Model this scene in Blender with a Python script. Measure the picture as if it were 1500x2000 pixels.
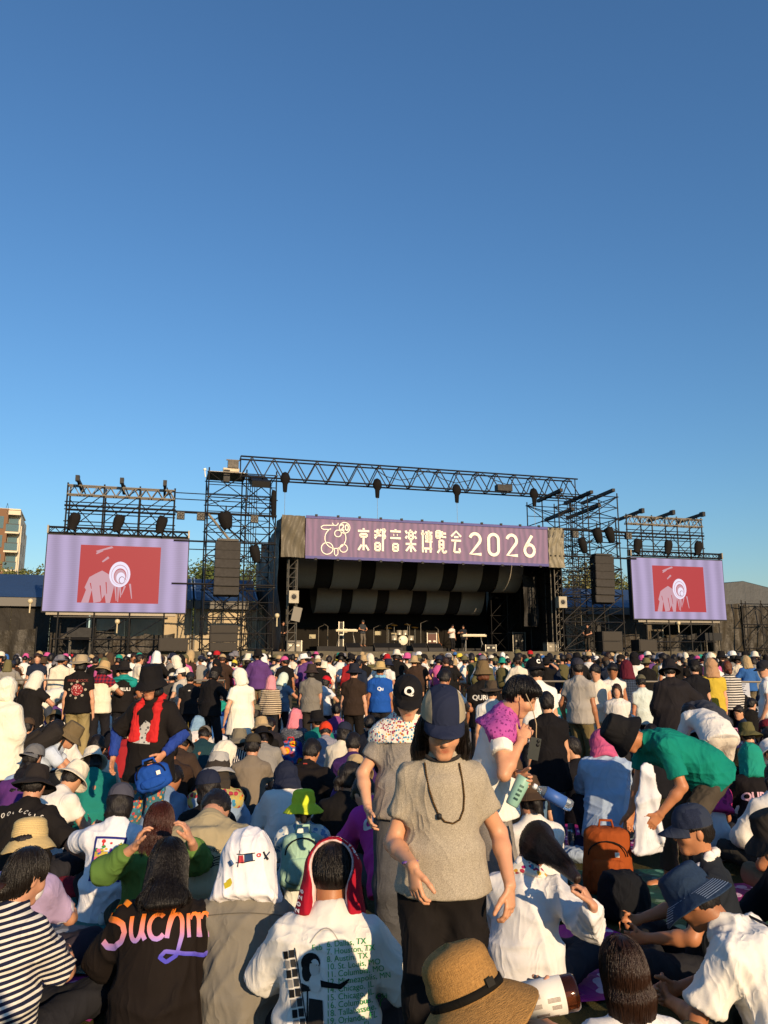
import bpy, bmesh, math, random, time
import numpy as np
from mathutils import Vector, Matrix
T0 = time.time()
for _o in list(bpy.data.objects):
    bpy.data.objects.remove(_o)
R = math.radians
scene = bpy.context.scene
COL = scene.collection

# ------------------------------------------------------------------ camera
CAM_H = 1.70
F_PX = 1500.0            # focal length in pixels of the 1500 x 2000 photograph
PITCH = math.atan(275.0 / F_PX)
cam_d = bpy.data.cameras.new('camera')
cam_d.sensor_fit = 'VERTICAL'; cam_d.sensor_height = 36.0
cam_d.lens = 36.0 * F_PX / 2000.0
cam_d.clip_start = 0.05; cam_d.clip_end = 5000
cam = bpy.data.objects.new('camera', cam_d); COL.objects.link(cam)
cam.location = (0, 0, CAM_H)
cam.rotation_euler = (R(90) + PITCH, 0, 0)
scene.camera = cam

# ------------------------------------------------------------------ sky, sun, exposure
SUN_EL, SUN_AZ = R(17.0), R(27.0)      # sun stands behind the camera, to its right
sun_dir = Vector((math.sin(SUN_AZ) * math.cos(SUN_EL), -math.cos(SUN_AZ) * math.cos(SUN_EL), math.sin(SUN_EL)))
world = bpy.data.worlds.new('World'); scene.world = world; world.use_nodes = True
wn = world.node_tree
sky = wn.nodes.new('ShaderNodeTexSky'); sky.sky_type = 'NISHITA'; sky.sun_disc = False
sky.sun_elevation = SUN_EL
sky.sun_rotation = math.pi - SUN_AZ
sky.air_density = 1.5; sky.dust_density = 0.1; sky.ozone_density = 7.5; sky.altitude = 50
wn.links.new(sky.outputs[0], wn.nodes['Background'].inputs[0])
wn.nodes['Background'].inputs[1].default_value = 0.132
sl = bpy.data.lights.new('sun', 'SUN'); sl.energy = 5.0; sl.angle = R(0.53); sl.color = (1.0, 0.74, 0.46)
sun = bpy.data.objects.new('sun', sl); COL.objects.link(sun)
sun.rotation_euler = sun_dir.to_track_quat('Z', 'Y').to_euler()
sun.location = (0, 0, 60)
vs = scene.view_settings
vs.view_transform = 'Standard'; vs.look = 'None'; vs.gamma = 1.0; vs.exposure = 0.15; vs.use_curve_mapping = False

def ray(px, py):
    """direction (depth 1 along the view axis) through a pixel of the photograph"""
    x = (px - 750.0) / F_PX; y = (1000.0 - py) / F_PX
    c, s = math.cos(PITCH), math.sin(PITCH)
    return Vector((x, c - y * s, s + y * c))
def at_y(px, py, Y):
    d = ray(px, py); t = Y / d.y
    return Vector((0, 0, CAM_H)) + d * t
def at_z(px, py, z):
    d = ray(px, py); t = (z - CAM_H) / d.z
    return Vector((0, 0, CAM_H)) + d * t
# ------------------------------------------------------------------ materials
def lin(c):
    if isinstance(c, str):
        c = c.lstrip('#'); c = ''.join(x * 2 for x in c) if len(c) == 3 else c; c = [int(c[i:i + 2], 16) / 255 for i in (0, 2, 4)]
    return tuple(x / 12.92 if x <= 0.04045 else ((x + 0.055) / 1.055) ** 2.4 for x in c) + (1.0,)
MATS = {}
def base_mat(name, col, rough=0.8, spec=0.3, metal=0.0):
    m = bpy.data.materials.new(name); m.use_nodes = True
    b = m.node_tree.nodes['Principled BSDF']
    b.inputs['Base Color'].default_value = col; b.inputs['Roughness'].default_value = rough
    b.inputs['Specular IOR Level'].default_value = spec; b.inputs['Metallic'].default_value = metal
    return m, m.node_tree, b
def nd(nt, t, **kw):
    n = nt.nodes.new(t)
    for k, v in kw.items(): setattr(n, k, v)
    return n
def mixcol(nt, fac, a, b):
    n = nt.nodes.new('ShaderNodeMix'); n.data_type = 'RGBA'
    for i, v in ((0, fac), (6, a), (7, b)):
        if hasattr(v, 'is_output'): nt.links.new(v, n.inputs[i])
        else: n.inputs[i].default_value = v
    return n.outputs[2]
def mth(nt, op, a, b=0.0):
    n = nt.nodes.new('ShaderNodeMath'); n.operation = op
    for i, v in ((0, a), (1, b)):
        if hasattr(v, 'is_output'): nt.links.new(v, n.inputs[i])
        else: n.inputs[i].default_value = v
    return n.outputs[0]
def noise(nt, scale, detail=3, vec=None, rough=0.55):
    n = nt.nodes.new('ShaderNodeTexNoise'); n.inputs['Scale'].default_value = scale
    n.inputs['Detail'].default_value = detail; n.inputs['Roughness'].default_value = rough
    if vec is not None: nt.links.new(vec, n.inputs['Vector'])
    return n.outputs[0]
def objco(nt):
    return nd(nt, 'ShaderNodeTexCoord').outputs['Object']
def bump(nt, b, h, strength=0.3, dist=0.01):
    n = nt.nodes.new('ShaderNodeBump'); n.inputs['Strength'].default_value = strength
    n.inputs['Distance'].default_value = dist
    nt.links.new(h, n.inputs['Height']); nt.links.new(n.outputs[0], b.inputs['Normal'])
def scale_col(c, s): return (min(c[0] * s, 1), min(c[1] * s, 1), min(c[2] * s, 1), 1)

def fabric(col, kind='plain', c2=None, freq=30.0, rough=0.85):
    key = ('fab', col, kind, c2, freq, rough)
    if key in MATS: return MATS[key]
    c = lin(col)
    m, nt, b = base_mat('fabric', c, rough, 0.15)
    co = objco(nt)
    n1 = noise(nt, 9.0, 4, co)
    var = mixcol(nt, n1, scale_col(c, 0.82), scale_col(c, 1.12))
    out = var
    if kind in ('hstripe', 'vstripe', 'diag', 'check'):
        sx = nd(nt, 'ShaderNodeSeparateXYZ'); nt.links.new(co, sx.inputs[0])
        wob = mth(nt, 'MULTIPLY', noise(nt, 4.0, 2, co), 0.012)
        def st(axis, duty=0.5):
            v = mth(nt, 'MULTIPLY', mth(nt, 'ADD', axis, wob), freq)
            return mth(nt, 'GREATER_THAN', mth(nt, 'FRACT', v), duty)
        if kind == 'hstripe': f = st(sx.outputs[2])
        elif kind == 'vstripe': f = st(sx.outputs[0], 0.6)
        elif kind == 'diag': f = st(mth(nt, 'ADD', sx.outputs[2], mth(nt, 'MULTIPLY', sx.outputs[0], -0.25)), 0.56)
        else: f = mth(nt, 'MULTIPLY', mth(nt, 'ADD', st(sx.outputs[0]), st(sx.outputs[2])), 0.5)
        out = mixcol(nt, f, var, lin(c2))
    elif kind in ('spots', 'floral', 'blots'):
        v = nd(nt, 'ShaderNodeTexVoronoi'); v.inputs['Scale'].default_value = freq
        nt.links.new(co, v.inputs['Vector'])
        thr = {'spots': 0.28, 'floral': 0.45, 'blots': 0.36}[kind]
        f = mth(nt, 'LESS_THAN', mth(nt, 'ADD', v.outputs['Distance'], mth(nt, 'MULTIPLY', noise(nt, freq * 2, 2, co), 0.25)), thr + 0.1)
        if kind == 'floral':
            ramp = nd(nt, 'ShaderNodeValToRGB'); sp = nd(nt, 'ShaderNodeSeparateColor')
            nt.links.new(v.outputs['Color'], sp.inputs[0]); nt.links.new(sp.outputs[0], ramp.inputs[0])
            cols = [lin(c2), lin('#3f86a8'), lin('#d9a13c'), lin('#a63a4a')]
            el = ramp.color_ramp.elements; ramp.color_ramp.interpolation = 'CONSTANT'
            el[0].color = cols[0]; el[1].position = 0.35; el[1].color = cols[1]
            for p, cc in ((0.6, cols[2]), (0.8, cols[3])):
                e = el.new(p); e.color = cc
            out = mixcol(nt, f, var, ramp.outputs[0])
        else: out = mixcol(nt, f, var, lin(c2))
    elif kind == 'heather':
        f = noise(nt, 260.0, 2, co, 0.7)
        out = mixcol(nt, mth(nt, 'MULTIPLY', mth(nt, 'SUBTRACT', f, 0.35), 2.2), scale_col(c, 0.62), scale_col(c, 1.3))
    elif kind == 'denim':
        f = noise(nt, 120.0, 3, co, 0.7)
        out = mixcol(nt, f, scale_col(c, 0.6), scale_col(c, 1.5))
    elif kind == 'tiedye':
        v = nd(nt, 'ShaderNodeTexVoronoi'); v.inputs['Scale'].default_value = freq
        nt.links.new(co, v.inputs['Vector'])
        ramp = nd(nt, 'ShaderNodeValToRGB'); nt.links.new(mth(nt, 'ADD', v.outputs['Distance'], mth(nt, 'MULTIPLY', noise(nt, 50, 3, co), 0.2)), ramp.inputs[0])
        el = ramp.color_ramp.elements; el[0].color = lin('#c8202a'); el[0].position = 0.15
        el[1].color = lin('#2a2f8f'); el[1].position = 0.75
        for p, cc in ((0.32, '#e8c21e'), (0.45, '#d2372a'), (0.58, '#1f6fb0')):
            e = el.new(p); e.color = lin(cc)
        out = ramp.outputs[0]
    nt.links.new(out, b.inputs['Base Color'])
    n2 = noise(nt, 38.0, 5, co, 0.6); n3 = noise(nt, 420.0, 1, co)
    mpw = nd(nt, 'ShaderNodeMapping'); mpw.inputs['Scale'].default_value = (1.0, 1.0, 0.55); mpw.inputs['Rotation'].default_value = (0.3, 0.5, 0.2); nt.links.new(co, mpw.inputs[0])
    nw = nd(nt, 'ShaderNodeTexNoise'); nw.inputs['Scale'].default_value = 6.5; nw.inputs['Detail'].default_value = 2.5; nw.inputs['Distortion'].default_value = 0.9; nt.links.new(mpw.outputs[0], nw.inputs['Vector'])
    rg = mth(nt, 'SUBTRACT', 1.0, mth(nt, 'MULTIPLY', mth(nt, 'ABSOLUTE', mth(nt, 'SUBTRACT', nw.outputs[0], 0.5)), 5.0)); rg = mth(nt, 'MAXIMUM', rg, 0.0); rg = mth(nt, 'MULTIPLY', rg, rg)
    bump(nt, b, mth(nt, 'ADD', mth(nt, 'MULTIPLY', rg, 1.0), mth(nt, 'ADD', mth(nt, 'MULTIPLY', n2, 0.25), mth(nt, 'MULTIPLY', n3, 0.10))), 0.42, 0.011)
    MATS[key] = m
    return m
def skin_mat(col='#c89878'):
    key = ('skin', col)
    if key in MATS: return MATS[key]
    c = lin(col)
    m, nt, b = base_mat('skin', c, 0.48, 0.4)
    co = objco(nt)
    at = nd(nt, 'ShaderNodeAttribute', attribute_name='feat')
    sp = nd(nt, 'ShaderNodeSeparateColor'); nt.links.new(at.outputs['Color'], sp.inputs[0])
    n1 = noise(nt, 22, 3, co)
    v = mixcol(nt, n1, (c[0] * 0.88, c[1] * 0.80, c[2] * 0.76, 1), (min(c[0] * 1.08, 1), c[1] * 1.06, c[2] * 1.05, 1))
    v = mixcol(nt, sp.outputs[0], v, (c[0] * 0.72, c[1] * 0.42, c[2] * 0.42, 1))
    v = mixcol(nt, sp.outputs[1], v, (0.018, 0.012, 0.010, 1))
    v = mixcol(nt, sp.outputs[2], v, (0.75, 0.72, 0.70, 1))
    nt.links.new(v, b.inputs['Base Color'])
    b.inputs['Subsurface Weight'].default_value = 0.08
    b.inputs['Subsurface Radius'].default_value = (0.012, 0.005, 0.003)
    b.inputs['Subsurface Scale'].default_value = 0.5
    bump(nt, b, noise(nt, 190, 2, co), 0.12, 0.003)
    MATS[key] = m
    return m
def hair_mat(col='#140f0d', rough=0.48):
    key = ('hair', col, rough)
    if key in MATS: return MATS[key]
    c = lin(col)
    m, nt, b = base_mat('hair', c, rough, 0.35)
    co = objco(nt)
    mp = nd(nt, 'ShaderNodeMapping'); mp.inputs['Scale'].default_value = (90, 90, 7)
    nt.links.new(co, mp.inputs[0])
    n1 = noise(nt, 1.0, 4, mp.outputs[0], 0.7)
    nt.links.new(mixcol(nt, n1, scale_col(c, 0.45), scale_col(c, 1.9)), b.inputs['Base Color'])
    bump(nt, b, n1, 0.8, 0.008)
    MATS[key] = m
    return m
def straw_mat(col, rings=90.0):
    key = ('straw', col, rings)
    if key in MATS: return MATS[key]
    c = lin(col); m, nt, b = base_mat('woven straw', c, 0.75, 0.2)
    co = objco(nt)
    sx = nd(nt, 'ShaderNodeSeparateXYZ'); nt.links.new(co, sx.inputs[0])
    r = mth(nt, 'SQRT', mth(nt, 'ADD', mth(nt, 'MULTIPLY', sx.outputs[0], sx.outputs[0]), mth(nt, 'MULTIPLY', sx.outputs[1], sx.outputs[1])))
    s = mth(nt, 'FRACT', mth(nt, 'MULTIPLY', mth(nt, 'SUBTRACT', r, mth(nt, 'MULTIPLY', sx.outputs[2], 0.8)), rings))
    f = mth(nt, 'ABSOLUTE', mth(nt, 'SUBTRACT', s, 0.5))
    n1 = noise(nt, 200, 2, co)
    nt.links.new(mixcol(nt, mth(nt, 'ADD', mth(nt, 'MULTIPLY', f, 0.9), mth(nt, 'MULTIPLY', n1, 0.5)), scale_col(c, 1.15), scale_col(c, 0.6)), b.inputs['Base Color'])
    bump(nt, b, mth(nt, 'SUBTRACT', n1, mth(nt, 'MULTIPLY', f, 2.0)), 0.6, 0.004)
    MATS[key] = m; return m
def weave_mat(col):
    key = ('weave', col)
    if key in MATS: return MATS[key]
    c = lin(col); m, nt, b = base_mat('coarse weave', c, 0.8, 0.15)
    co = objco(nt)
    mp = nd(nt, 'ShaderNodeMapping'); mp.inputs['Scale'].default_value = (420, 420, 80); nt.links.new(co, mp.inputs[0])
    mp2 = nd(nt, 'ShaderNodeMapping'); mp2.inputs['Scale'].default_value = (70, 70, 520); nt.links.new(co, mp2.inputs[0])
    n1 = mth(nt, 'ADD', noise(nt, 1, 2, mp.outputs[0], 0.6), noise(nt, 1, 2, mp2.outputs[0], 0.6))
    f = mth(nt, 'SUBTRACT', n1, 0.5)
    nt.links.new(mixcol(nt, f, scale_col(c, 0.45), scale_col(c, 1.5)), b.inputs['Base Color'])
    bump(nt, b, n1, 0.7, 0.004)
    MATS[key] = m; return m
def paint(col, rough=0.5, metal=0.0, var=0.12, spec=0.4, scale=6.0):
    key = ('paint', col, rough, metal, var)
    if key in MATS: return MATS[key]
    c = lin(col); m, nt, b = base_mat('paint', c, rough, spec, metal)
    co = objco(nt); n1 = noise(nt, scale, 5, co, 0.65)
    nt.links.new(mixcol(nt, n1, scale_col(c, 1 - var), scale_col(c, 1 + var)), b.inputs['Base Color'])
    nt.links.new(mth(nt, 'ADD', mth(nt, 'MULTIPLY', n1, 0.3), rough - 0.15), b.inputs['Roughness'])
    MATS[key] = m; return m
def emis(col, strength=1.0, var=0.0):
    key = ('emis', col, strength, var)
    if key in MATS: return MATS[key]
    c = lin(col); m, nt, b = base_mat('lit screen', (0.01, 0.01, 0.01, 1), 0.5, 0.2)
    b.inputs['Emission Color'].default_value = c; b.inputs['Emission Strength'].default_value = strength
    if var:
        co = objco(nt)
        w = nd(nt, 'ShaderNodeTexWave'); w.wave_type = 'BANDS'; w.bands_direction = 'X'
        w.inputs['Scale'].default_value = 0.35; w.inputs['Distortion'].default_value = 1.2; w.inputs['Detail'].default_value = 1.5
        nt.links.new(co, w.inputs['Vector'])
        w2 = nd(nt, 'ShaderNodeTexWave'); w2.wave_type = 'BANDS'; w2.bands_direction = 'Z'
        w2.inputs['Scale'].default_value = 3.2; w2.inputs['Distortion'].default_value = 3; nt.links.new(co, w2.inputs['Vector'])
        f = mth(nt, 'ADD', mth(nt, 'MULTIPLY', w.outputs['Fac'], var), mth(nt, 'MULTIPLY', w2.outputs['Fac'], var * 0.3))
        nt.links.new(mixcol(nt, f, c, scale_col(c, 0.35)), b.inputs['Emission Color'])
    MATS[key] = m; return m
def tarp(col, rough=0.55, s=1.0):
    key = ('tarp', col, rough, s)
    if key in MATS: return MATS[key]
    c = lin(col); m, nt, b = base_mat('tarpaulin', c, rough, 0.35)
    co = objco(nt)
    mp = nd(nt, 'ShaderNodeMapping'); mp.inputs['Scale'].default_value = (1.3 * s, 1.3 * s, 0.8 * s); nt.links.new(co, mp.inputs[0])
    n1 = noise(nt, 1.2, 6, mp.outputs[0], 0.6); n2 = noise(nt, 0.8 * s, 3, co)
    nt.links.new(mixcol(nt, n2, scale_col(c, 0.75), scale_col(c, 1.2)), b.inputs['Base Color'])
    bump(nt, b, n1, 0.6, 0.2)
    MATS[key] = m; return m

# ------------------------------------------------------------------ objects
def tag(o, label=None, cat=None, group=None, kind=None):
    if label: o['label'] = label
    if cat: o['category'] = cat
    if group: o['group'] = group
    if kind: o['kind'] = kind
    return o
def link(o, parent=None):
    COL.objects.link(o)
    if parent is not None: o.parent = parent
    return o
def empty(name, loc=(0, 0, 0), rz=0.0, **kw):
    o = bpy.data.objects.new(name, None); o.empty_display_size = 0.1
    o.location = loc; o.rotation_euler = (0, 0, rz); link(o)
    return tag(o, **kw)
def mesh_from(name, V, F, mat=None, smooth=True):
    me = bpy.data.meshes.new(name)
    V = np.asarray(V, dtype=np.float32)
    if isinstance(F, np.ndarray) and F.ndim == 2:
        n, k = F.shape
        me.vertices.add(len(V)); me.vertices.foreach_set('co', V.ravel())
        me.loops.add(n * k); me.loops.foreach_set('vertex_index', F.astype(np.int32).ravel())
        me.polygons.add(n); me.polygons.foreach_set('loop_start', np.arange(0, n * k, k, dtype=np.int32))
        me.polygons.foreach_set('loop_total', np.full(n, k, dtype=np.int32))
        me.update(calc_edges=True); me.validate()
    else:
        me.from_pydata([tuple(map(float, v)) for v in V], [], [tuple(map(int, f)) for f in F])
    if smooth and len(me.polygons): me.polygons.foreach_set('use_smooth', np.ones(len(me.polygons), dtype=bool))
    if mat is not None: me.materials.append(mat)
    return me
def obj(name, me, parent=None, mat=None, M=None):
    o = bpy.data.objects.new(name, me); link(o, parent)
    if M is not None: o.matrix_local = M
    if mat is not None:
        if len(me.materials) == 0: me.materials.append(mat)
        if me.materials[0] is not mat:
            o.material_slots[0].link = 'OBJECT'; o.material_slots[0].material = mat
    return o
class MB:
    """collects simple shapes into one mesh"""
    def __init__(s): s.V = []; s.F = []
    def add(s, V, F):
        n = len(s.V); s.V += [tuple(v) for v in V]; s.F += [tuple(i + n for i in f) for f in F]; return s
    def box(s, c, d, M=None):
        x, y, z = d[0] / 2, d[1] / 2, d[2] / 2
        P = [Vector((sx * x, sy * y, sz * z)) for sz in (-1, 1) for sy in (-1, 1) for sx in (-1, 1)]
        P = [(M @ p if M is not None else p) + Vector(c) for p in P]
        return s.add(P, [(0, 2, 3, 1), (4, 5, 7, 6), (0, 1, 5, 4), (2, 6, 7, 3), (0, 4, 6, 2), (1, 3, 7, 5)])
    def tube(s, pts, r, n=8, cap=True):
        pts = [Vector(p) for p in pts]; rr = r if isinstance(r, (list, tuple)) else [r] * len(pts)
        V = []; F = []
        up = None
        for i, p in enumerate(pts):
            d = (pts[min(i + 1, len(pts) - 1)] - pts[max(i - 1, 0)]).normalized()
            if up is None:
                up = Vector((0, 0, 1)) if abs(d.z) < 0.9 else Vector((1, 0, 0))
            a = d.cross(up).normalized(); b = a.cross(d).normalized(); up = b
            for k in range(n):
                t = 2 * math.pi * k / n
                V.append(p + (a * math.cos(t) + b * math.sin(t)) * rr[i])
        for i in range(len(pts) - 1):
            for k in range(n):
                F.append((i * n + k, i * n + (k + 1) % n, (i + 1) * n + (k + 1) % n, (i + 1) * n + k))
        if cap:
            F.append(tuple(range(n - 1, -1, -1))); F.append(tuple((len(pts) - 1) * n + k for k in range(n)))
        return s.add(V, F)
    def lathe(s, prof, n=24, sx=1.0, sy=1.0, M=None, wob=None):
        V = []; F = []
        for j, (r, z) in enumerate(prof):
            for k in range(n):
                t = 2 * math.pi * k / n
                p = Vector((r * math.cos(t) * sx, r * math.sin(t) * sy, z + (wob(t, r) if wob else 0)))
                V.append(M @ p if M is not None else p)
        for j in range(len(prof) - 1):
            for k in range(n):
                F.append((j * n + k, j * n + (k + 1) % n, (j + 1) * n + (k + 1) % n, (j + 1) * n + k))
        return s.add(V, F)
    def build(s, name, mat, parent=None, smooth=False, M=None):
        return obj(name, mesh_from(name, s.V, s.F, mat, smooth), parent, M=M)
    def mesh(s, name, mat, smooth=False): return mesh_from(name, s.V, s.F, mat, smooth)
_u = MB(); _u.tube([(0, 0, 0), (0, 0, 1)], 1.0, 8)
ROD = {}
def bar(parent, name, a, b, r, mat):
    """a straight round pipe between two points, sharing one unit mesh per material"""
    if mat.name not in ROD: ROD[mat.name] = mesh_from('pipe', _u.V, _u.F, mat, False)
    a = Vector(a); b = Vector(b); d = b - a
    o = bpy.data.objects.new(name, ROD[mat.name]); link(o, parent)
    o.location = a; o.rotation_euler = d.to_track_quat('Z', 'Y').to_euler(); o.scale = (r, r, d.length)
    return o

# ------------------------------------------------------------------ implicit surfaces
def A(*v): return np.array(v, dtype=np.float64)
def nrm(v): v = np.asarray(v, float); return v / (np.linalg.norm(v) + 1e-12)
class SDF:
    def __init__(s): s.ops = []; s.cuts = []
    def cone(s, a, b, ra, rb, k=0.02, op='u'):
        a = np.asarray(a, float); b = np.asarray(b, float)
        s.ops.append(('c', op, k, (a, b, ra, rb), (a + b) / 2, np.linalg.norm(b - a) / 2 + max(ra, rb))); return s
    def econe(s, a, b, ra, rb, xa, k=0.03, e=0.03, op='u'):
        a = np.asarray(a, float); b = np.asarray(b, float); L = np.linalg.norm(b - a); w = (b - a) / L
        x = np.asarray(xa, float); x = nrm(x - w * np.dot(x, w)); y = np.cross(w, x)
        s.ops.append(('e', op, k, (a, L, x, y, w, ra, rb, e), (a + b) / 2, L / 2 + max(max(ra), max(rb)))); return s
    def ell(s, c, r, Rm=None, k=0.02, op='u'):
        c = np.asarray(c, float); Rm = np.eye(3) if Rm is None else np.asarray(Rm, float)
        s.ops.append(('l', op, k, (c, Rm, np.asarray(r, float)), c, max(r))); return s
    def cut(s, o, n): s.cuts.append((np.asarray(o, float), nrm(n))); return s
    def copy(s):
        t = SDF(); t.ops = list(s.ops); t.cuts = list(s.cuts); return t
    @staticmethod
    def prim(kind, q, P):
        if kind == 'c':
            a, b, ra, rb = q; a = a.astype(P.dtype); ab = (b - a).astype(P.dtype); L2 = max(ab @ ab, 1e-12)
            pa = P - a; t = np.clip(pa @ ab / L2, 0, 1)
            v_ = pa - t[..., None] * ab; return np.sqrt(np.einsum('...i,...i', v_, v_)) - (ra + (rb - ra) * t)
        if kind == 'e':
            a, L, x, y, w, ra, rb, e = q; a, x, y, w = (v_.astype(P.dtype) for v_ in (a, x, y, w)); pa = P - a; z = pa @ w; t = np.clip(z / L, 0, 1)
            rx = ra[0] + (rb[0] - ra[0]) * t; ry = ra[1] + (rb[1] - ra[1]) * t
            rr = np.sqrt((pa @ x / rx) ** 2 + (pa @ y / ry) ** 2)
            ds = (rr - 1) * np.minimum(rx, ry); dz = np.maximum(-z, z - L)
            return np.minimum(np.maximum(ds + e, dz + e), 0) + np.sqrt(np.maximum(ds + e, 0) ** 2 + np.maximum(dz + e, 0) ** 2) - e
        c, Rm, r = (v_.astype(P.dtype) for v_ in q); l = (P - c) @ Rm
        v_ = l / r; k0 = np.sqrt(np.einsum('...i,...i', v_, v_)); v_ = v_ / r; k1 = np.sqrt(np.einsum('...i,...i', v_, v_)) + 1e-9
        return np.where(k0 < 1e-6, -r.min(), k0 * (k0 - 1) / k1)
    def __call__(s, P, centers=None, rad=0.0):
        P = np.asarray(P); d = np.full(P.shape[:-1], 0.3, P.dtype)
        for kind, op, k, q, c, br in s.ops:
            if centers is not None:
                m = ((centers - c) ** 2).sum(-1) < (br + rad + 0.05) ** 2
                if not m.any(): continue
                dp = SDF.prim(kind, q, P[m]); dd = d[m]
            else: m = slice(None); dp = SDF.prim(kind, q, P); dd = d
            if op == 'u':
                h = np.maximum(k - np.abs(dd - dp), 0) / k; dd = np.minimum(dd, dp) - h * h * k * 0.25
            else:
                dp = -dp; h = np.maximum(k - np.abs(dd - dp), 0) / k; dd = np.maximum(dd, dp) + h * h * k * 0.25
            d[m] = dd
        for o, n in s.cuts: d = np.maximum(d, (P - o) @ n)
        return d
    def bbox(s):
        lo = np.min([c - r for k_, op, k, q, c, r in s.ops if op == 'u'], 0) - 0.02
        hi = np.max([c + r for k_, op, k, q, c, r in s.ops if op == 'u'], 0) + 0.02
        return lo, hi
    def grad(s, P, e=0.002):
        d0 = s(P, P); g = np.stack([s(P + e * np.eye(3)[i], P) - d0 for i in range(3)], -1)
        return g / (np.linalg.norm(g, axis=-1, keepdims=True) + 1e-9)
def surf_net(f, lo, hi, h, keep=None, B=8, project=1):
    """surface nets on the blocks of a grid that the surface crosses"""
    bs = B * h; n = np.maximum(np.ceil((hi - lo) / bs).astype(int), 1)
    I = np.stack(np.meshgrid(*[np.arange(k) for k in n], indexing='ij'), -1).reshape(-1, 3)
    C = lo + (I + 0.5) * bs
    act = np.abs(f(C)) < bs * 1.02
    if keep is not None: act &= keep(C, bs)
    I = I[act]; C = C[act]
    if len(I) == 0: return np.zeros((0, 3)), np.zeros((0, 4), int)
    g = np.arange(B + 2)
    G = np.stack(np.meshgrid(g, g, g, indexing='ij'), -1)
    P = ((lo + I * bs)[:, None, None, None, :] + G * h).astype(np.float32)
    D = f(P, C, bs * 1.1).astype(np.float32)
    D[D == 0] = 1e-7
    S_ = D < 0; n1 = B + 1
    any_ = np.zeros((len(I), n1, n1, n1), bool); all_ = np.ones_like(any_)
    off = [(i, j, k) for i in (0, 1) for j in (0, 1) for k in (0, 1)]
    for i, j, k in off:
        v = S_[:, i:n1 + i, j:n1 + j, k:n1 + k]; any_ |= v; all_ &= v
    cb, ci, cj, ck = np.nonzero(any_ & ~all_)
    N = n * B + 4
    gi = I[cb] * B + np.stack([ci, cj, ck], -1)
    keys = (gi[:, 0] * N[1] + gi[:, 1]) * N[2] + gi[:, 2]
    ids, first = np.unique(keys, return_index=True)
    cb, ci, cj, ck, gi = cb[first], ci[first], cj[first], ck[first], gi[first]
    dv8 = np.stack([D[cb, ci + i, cj + j, ck + k] for i, j, k in off], -1)
    O = np.array(off, float); acc = np.zeros((len(ids), 3)); cnt = np.zeros(len(ids))
    for a in range(8):
        for b in range(a + 1, 8):
            if abs(O[a] - O[b]).sum() != 1: continue
            da, db = dv8[:, a], dv8[:, b]; cr = (da < 0) != (db < 0)
            t = np.where(cr, da / np.where(cr, da - db, 1), 0)
            acc += np.where(cr[:, None], O[a] + t[:, None] * (O[b] - O[a]), 0); cnt += cr
    V = lo + (gi + acc / np.maximum(cnt, 1)[:, None]) * h
    key = ((I[:, 0] * B)[:, None, None, None] + np.arange(n1)[:, None, None]) * N[1] + (I[:, 1] * B)[:, None, None, None] + np.arange(n1)[:, None]
    key = key * N[2] + (I[:, 2] * B)[:, None, None, None] + np.arange(n1)
    F = []
    for ax in range(3):
        # edges along ax starting at a cell's low corner, owned by this block
        d0 = D[:, :B + 1, :B + 1, :B + 1]
        sl = [slice(None)] * 4; sl[1:] = [slice(0, B + 1)] * 3; sl[ax + 1] = slice(1, B + 2)
        d1 = D[tuple(sl)]
        cr = (d0 < 0) != (d1 < 0)
        # cells around the edge: need index -1 in the two other axes
        o1, o2 = [(1, 2), (2, 0), (0, 1)][ax]
        st = [N[1] * N[2], N[2], 1]
        own2 = np.zeros_like(cr); s2 = [slice(None)] + [slice(0, B)] * 3
        s2[o1 + 1] = slice(1, B + 1); s2[o2 + 1] = slice(1, B + 1); own2[tuple(s2)] = True
        m = cr & own2
        k0 = key[m]; flip = (d0 < 0)[m]
        q = np.stack([k0 - st[o1] - st[o2], k0 - st[o2], k0, k0 - st[o1]], -1)
        q[~flip] = q[~flip][:, ::-1]
        F.append(q)
    F = np.concatenate(F)
    idx = np.searchsorted(ids, F); idx = np.clip(idx, 0, len(ids) - 1)
    ok = (ids[idx] == F).all(1); F = idx[ok]
    if project:
        for _ in range(project):
            dv = f(V, V); gr = f.grad(V); V = V - np.clip(dv, -h, h)[:, None] * gr * 0.9
    return V, F
def vnormals(V, F):
    n = np.cross(V[F[:, 2]] - V[F[:, 0]], V[F[:, 3]] - V[F[:, 1]]); out = np.zeros_like(V)
    for c in range(4):
        for a in range(3): out[:, a] += np.bincount(F[:, c], n[:, a], len(V))
    return out / (np.linalg.norm(out, axis=1, keepdims=True) + 1e-12)
def relax(V, F, it=1):
    for _ in range(it):
        acc = np.zeros_like(V); cnt = np.zeros(len(V))
        for c in range(4):
            j = F[:, c]; o = V[F[:, (c + 1) % 4]] + V[F[:, c - 1]]
            for a in range(3): acc[:, a] += np.bincount(j, o[:, a], len(V))
            cnt += np.bincount(j, minlength=len(V)) * 2
        V = V * 0.4 + 0.6 * acc / np.maximum(cnt, 1)[:, None]
    return V
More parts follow.
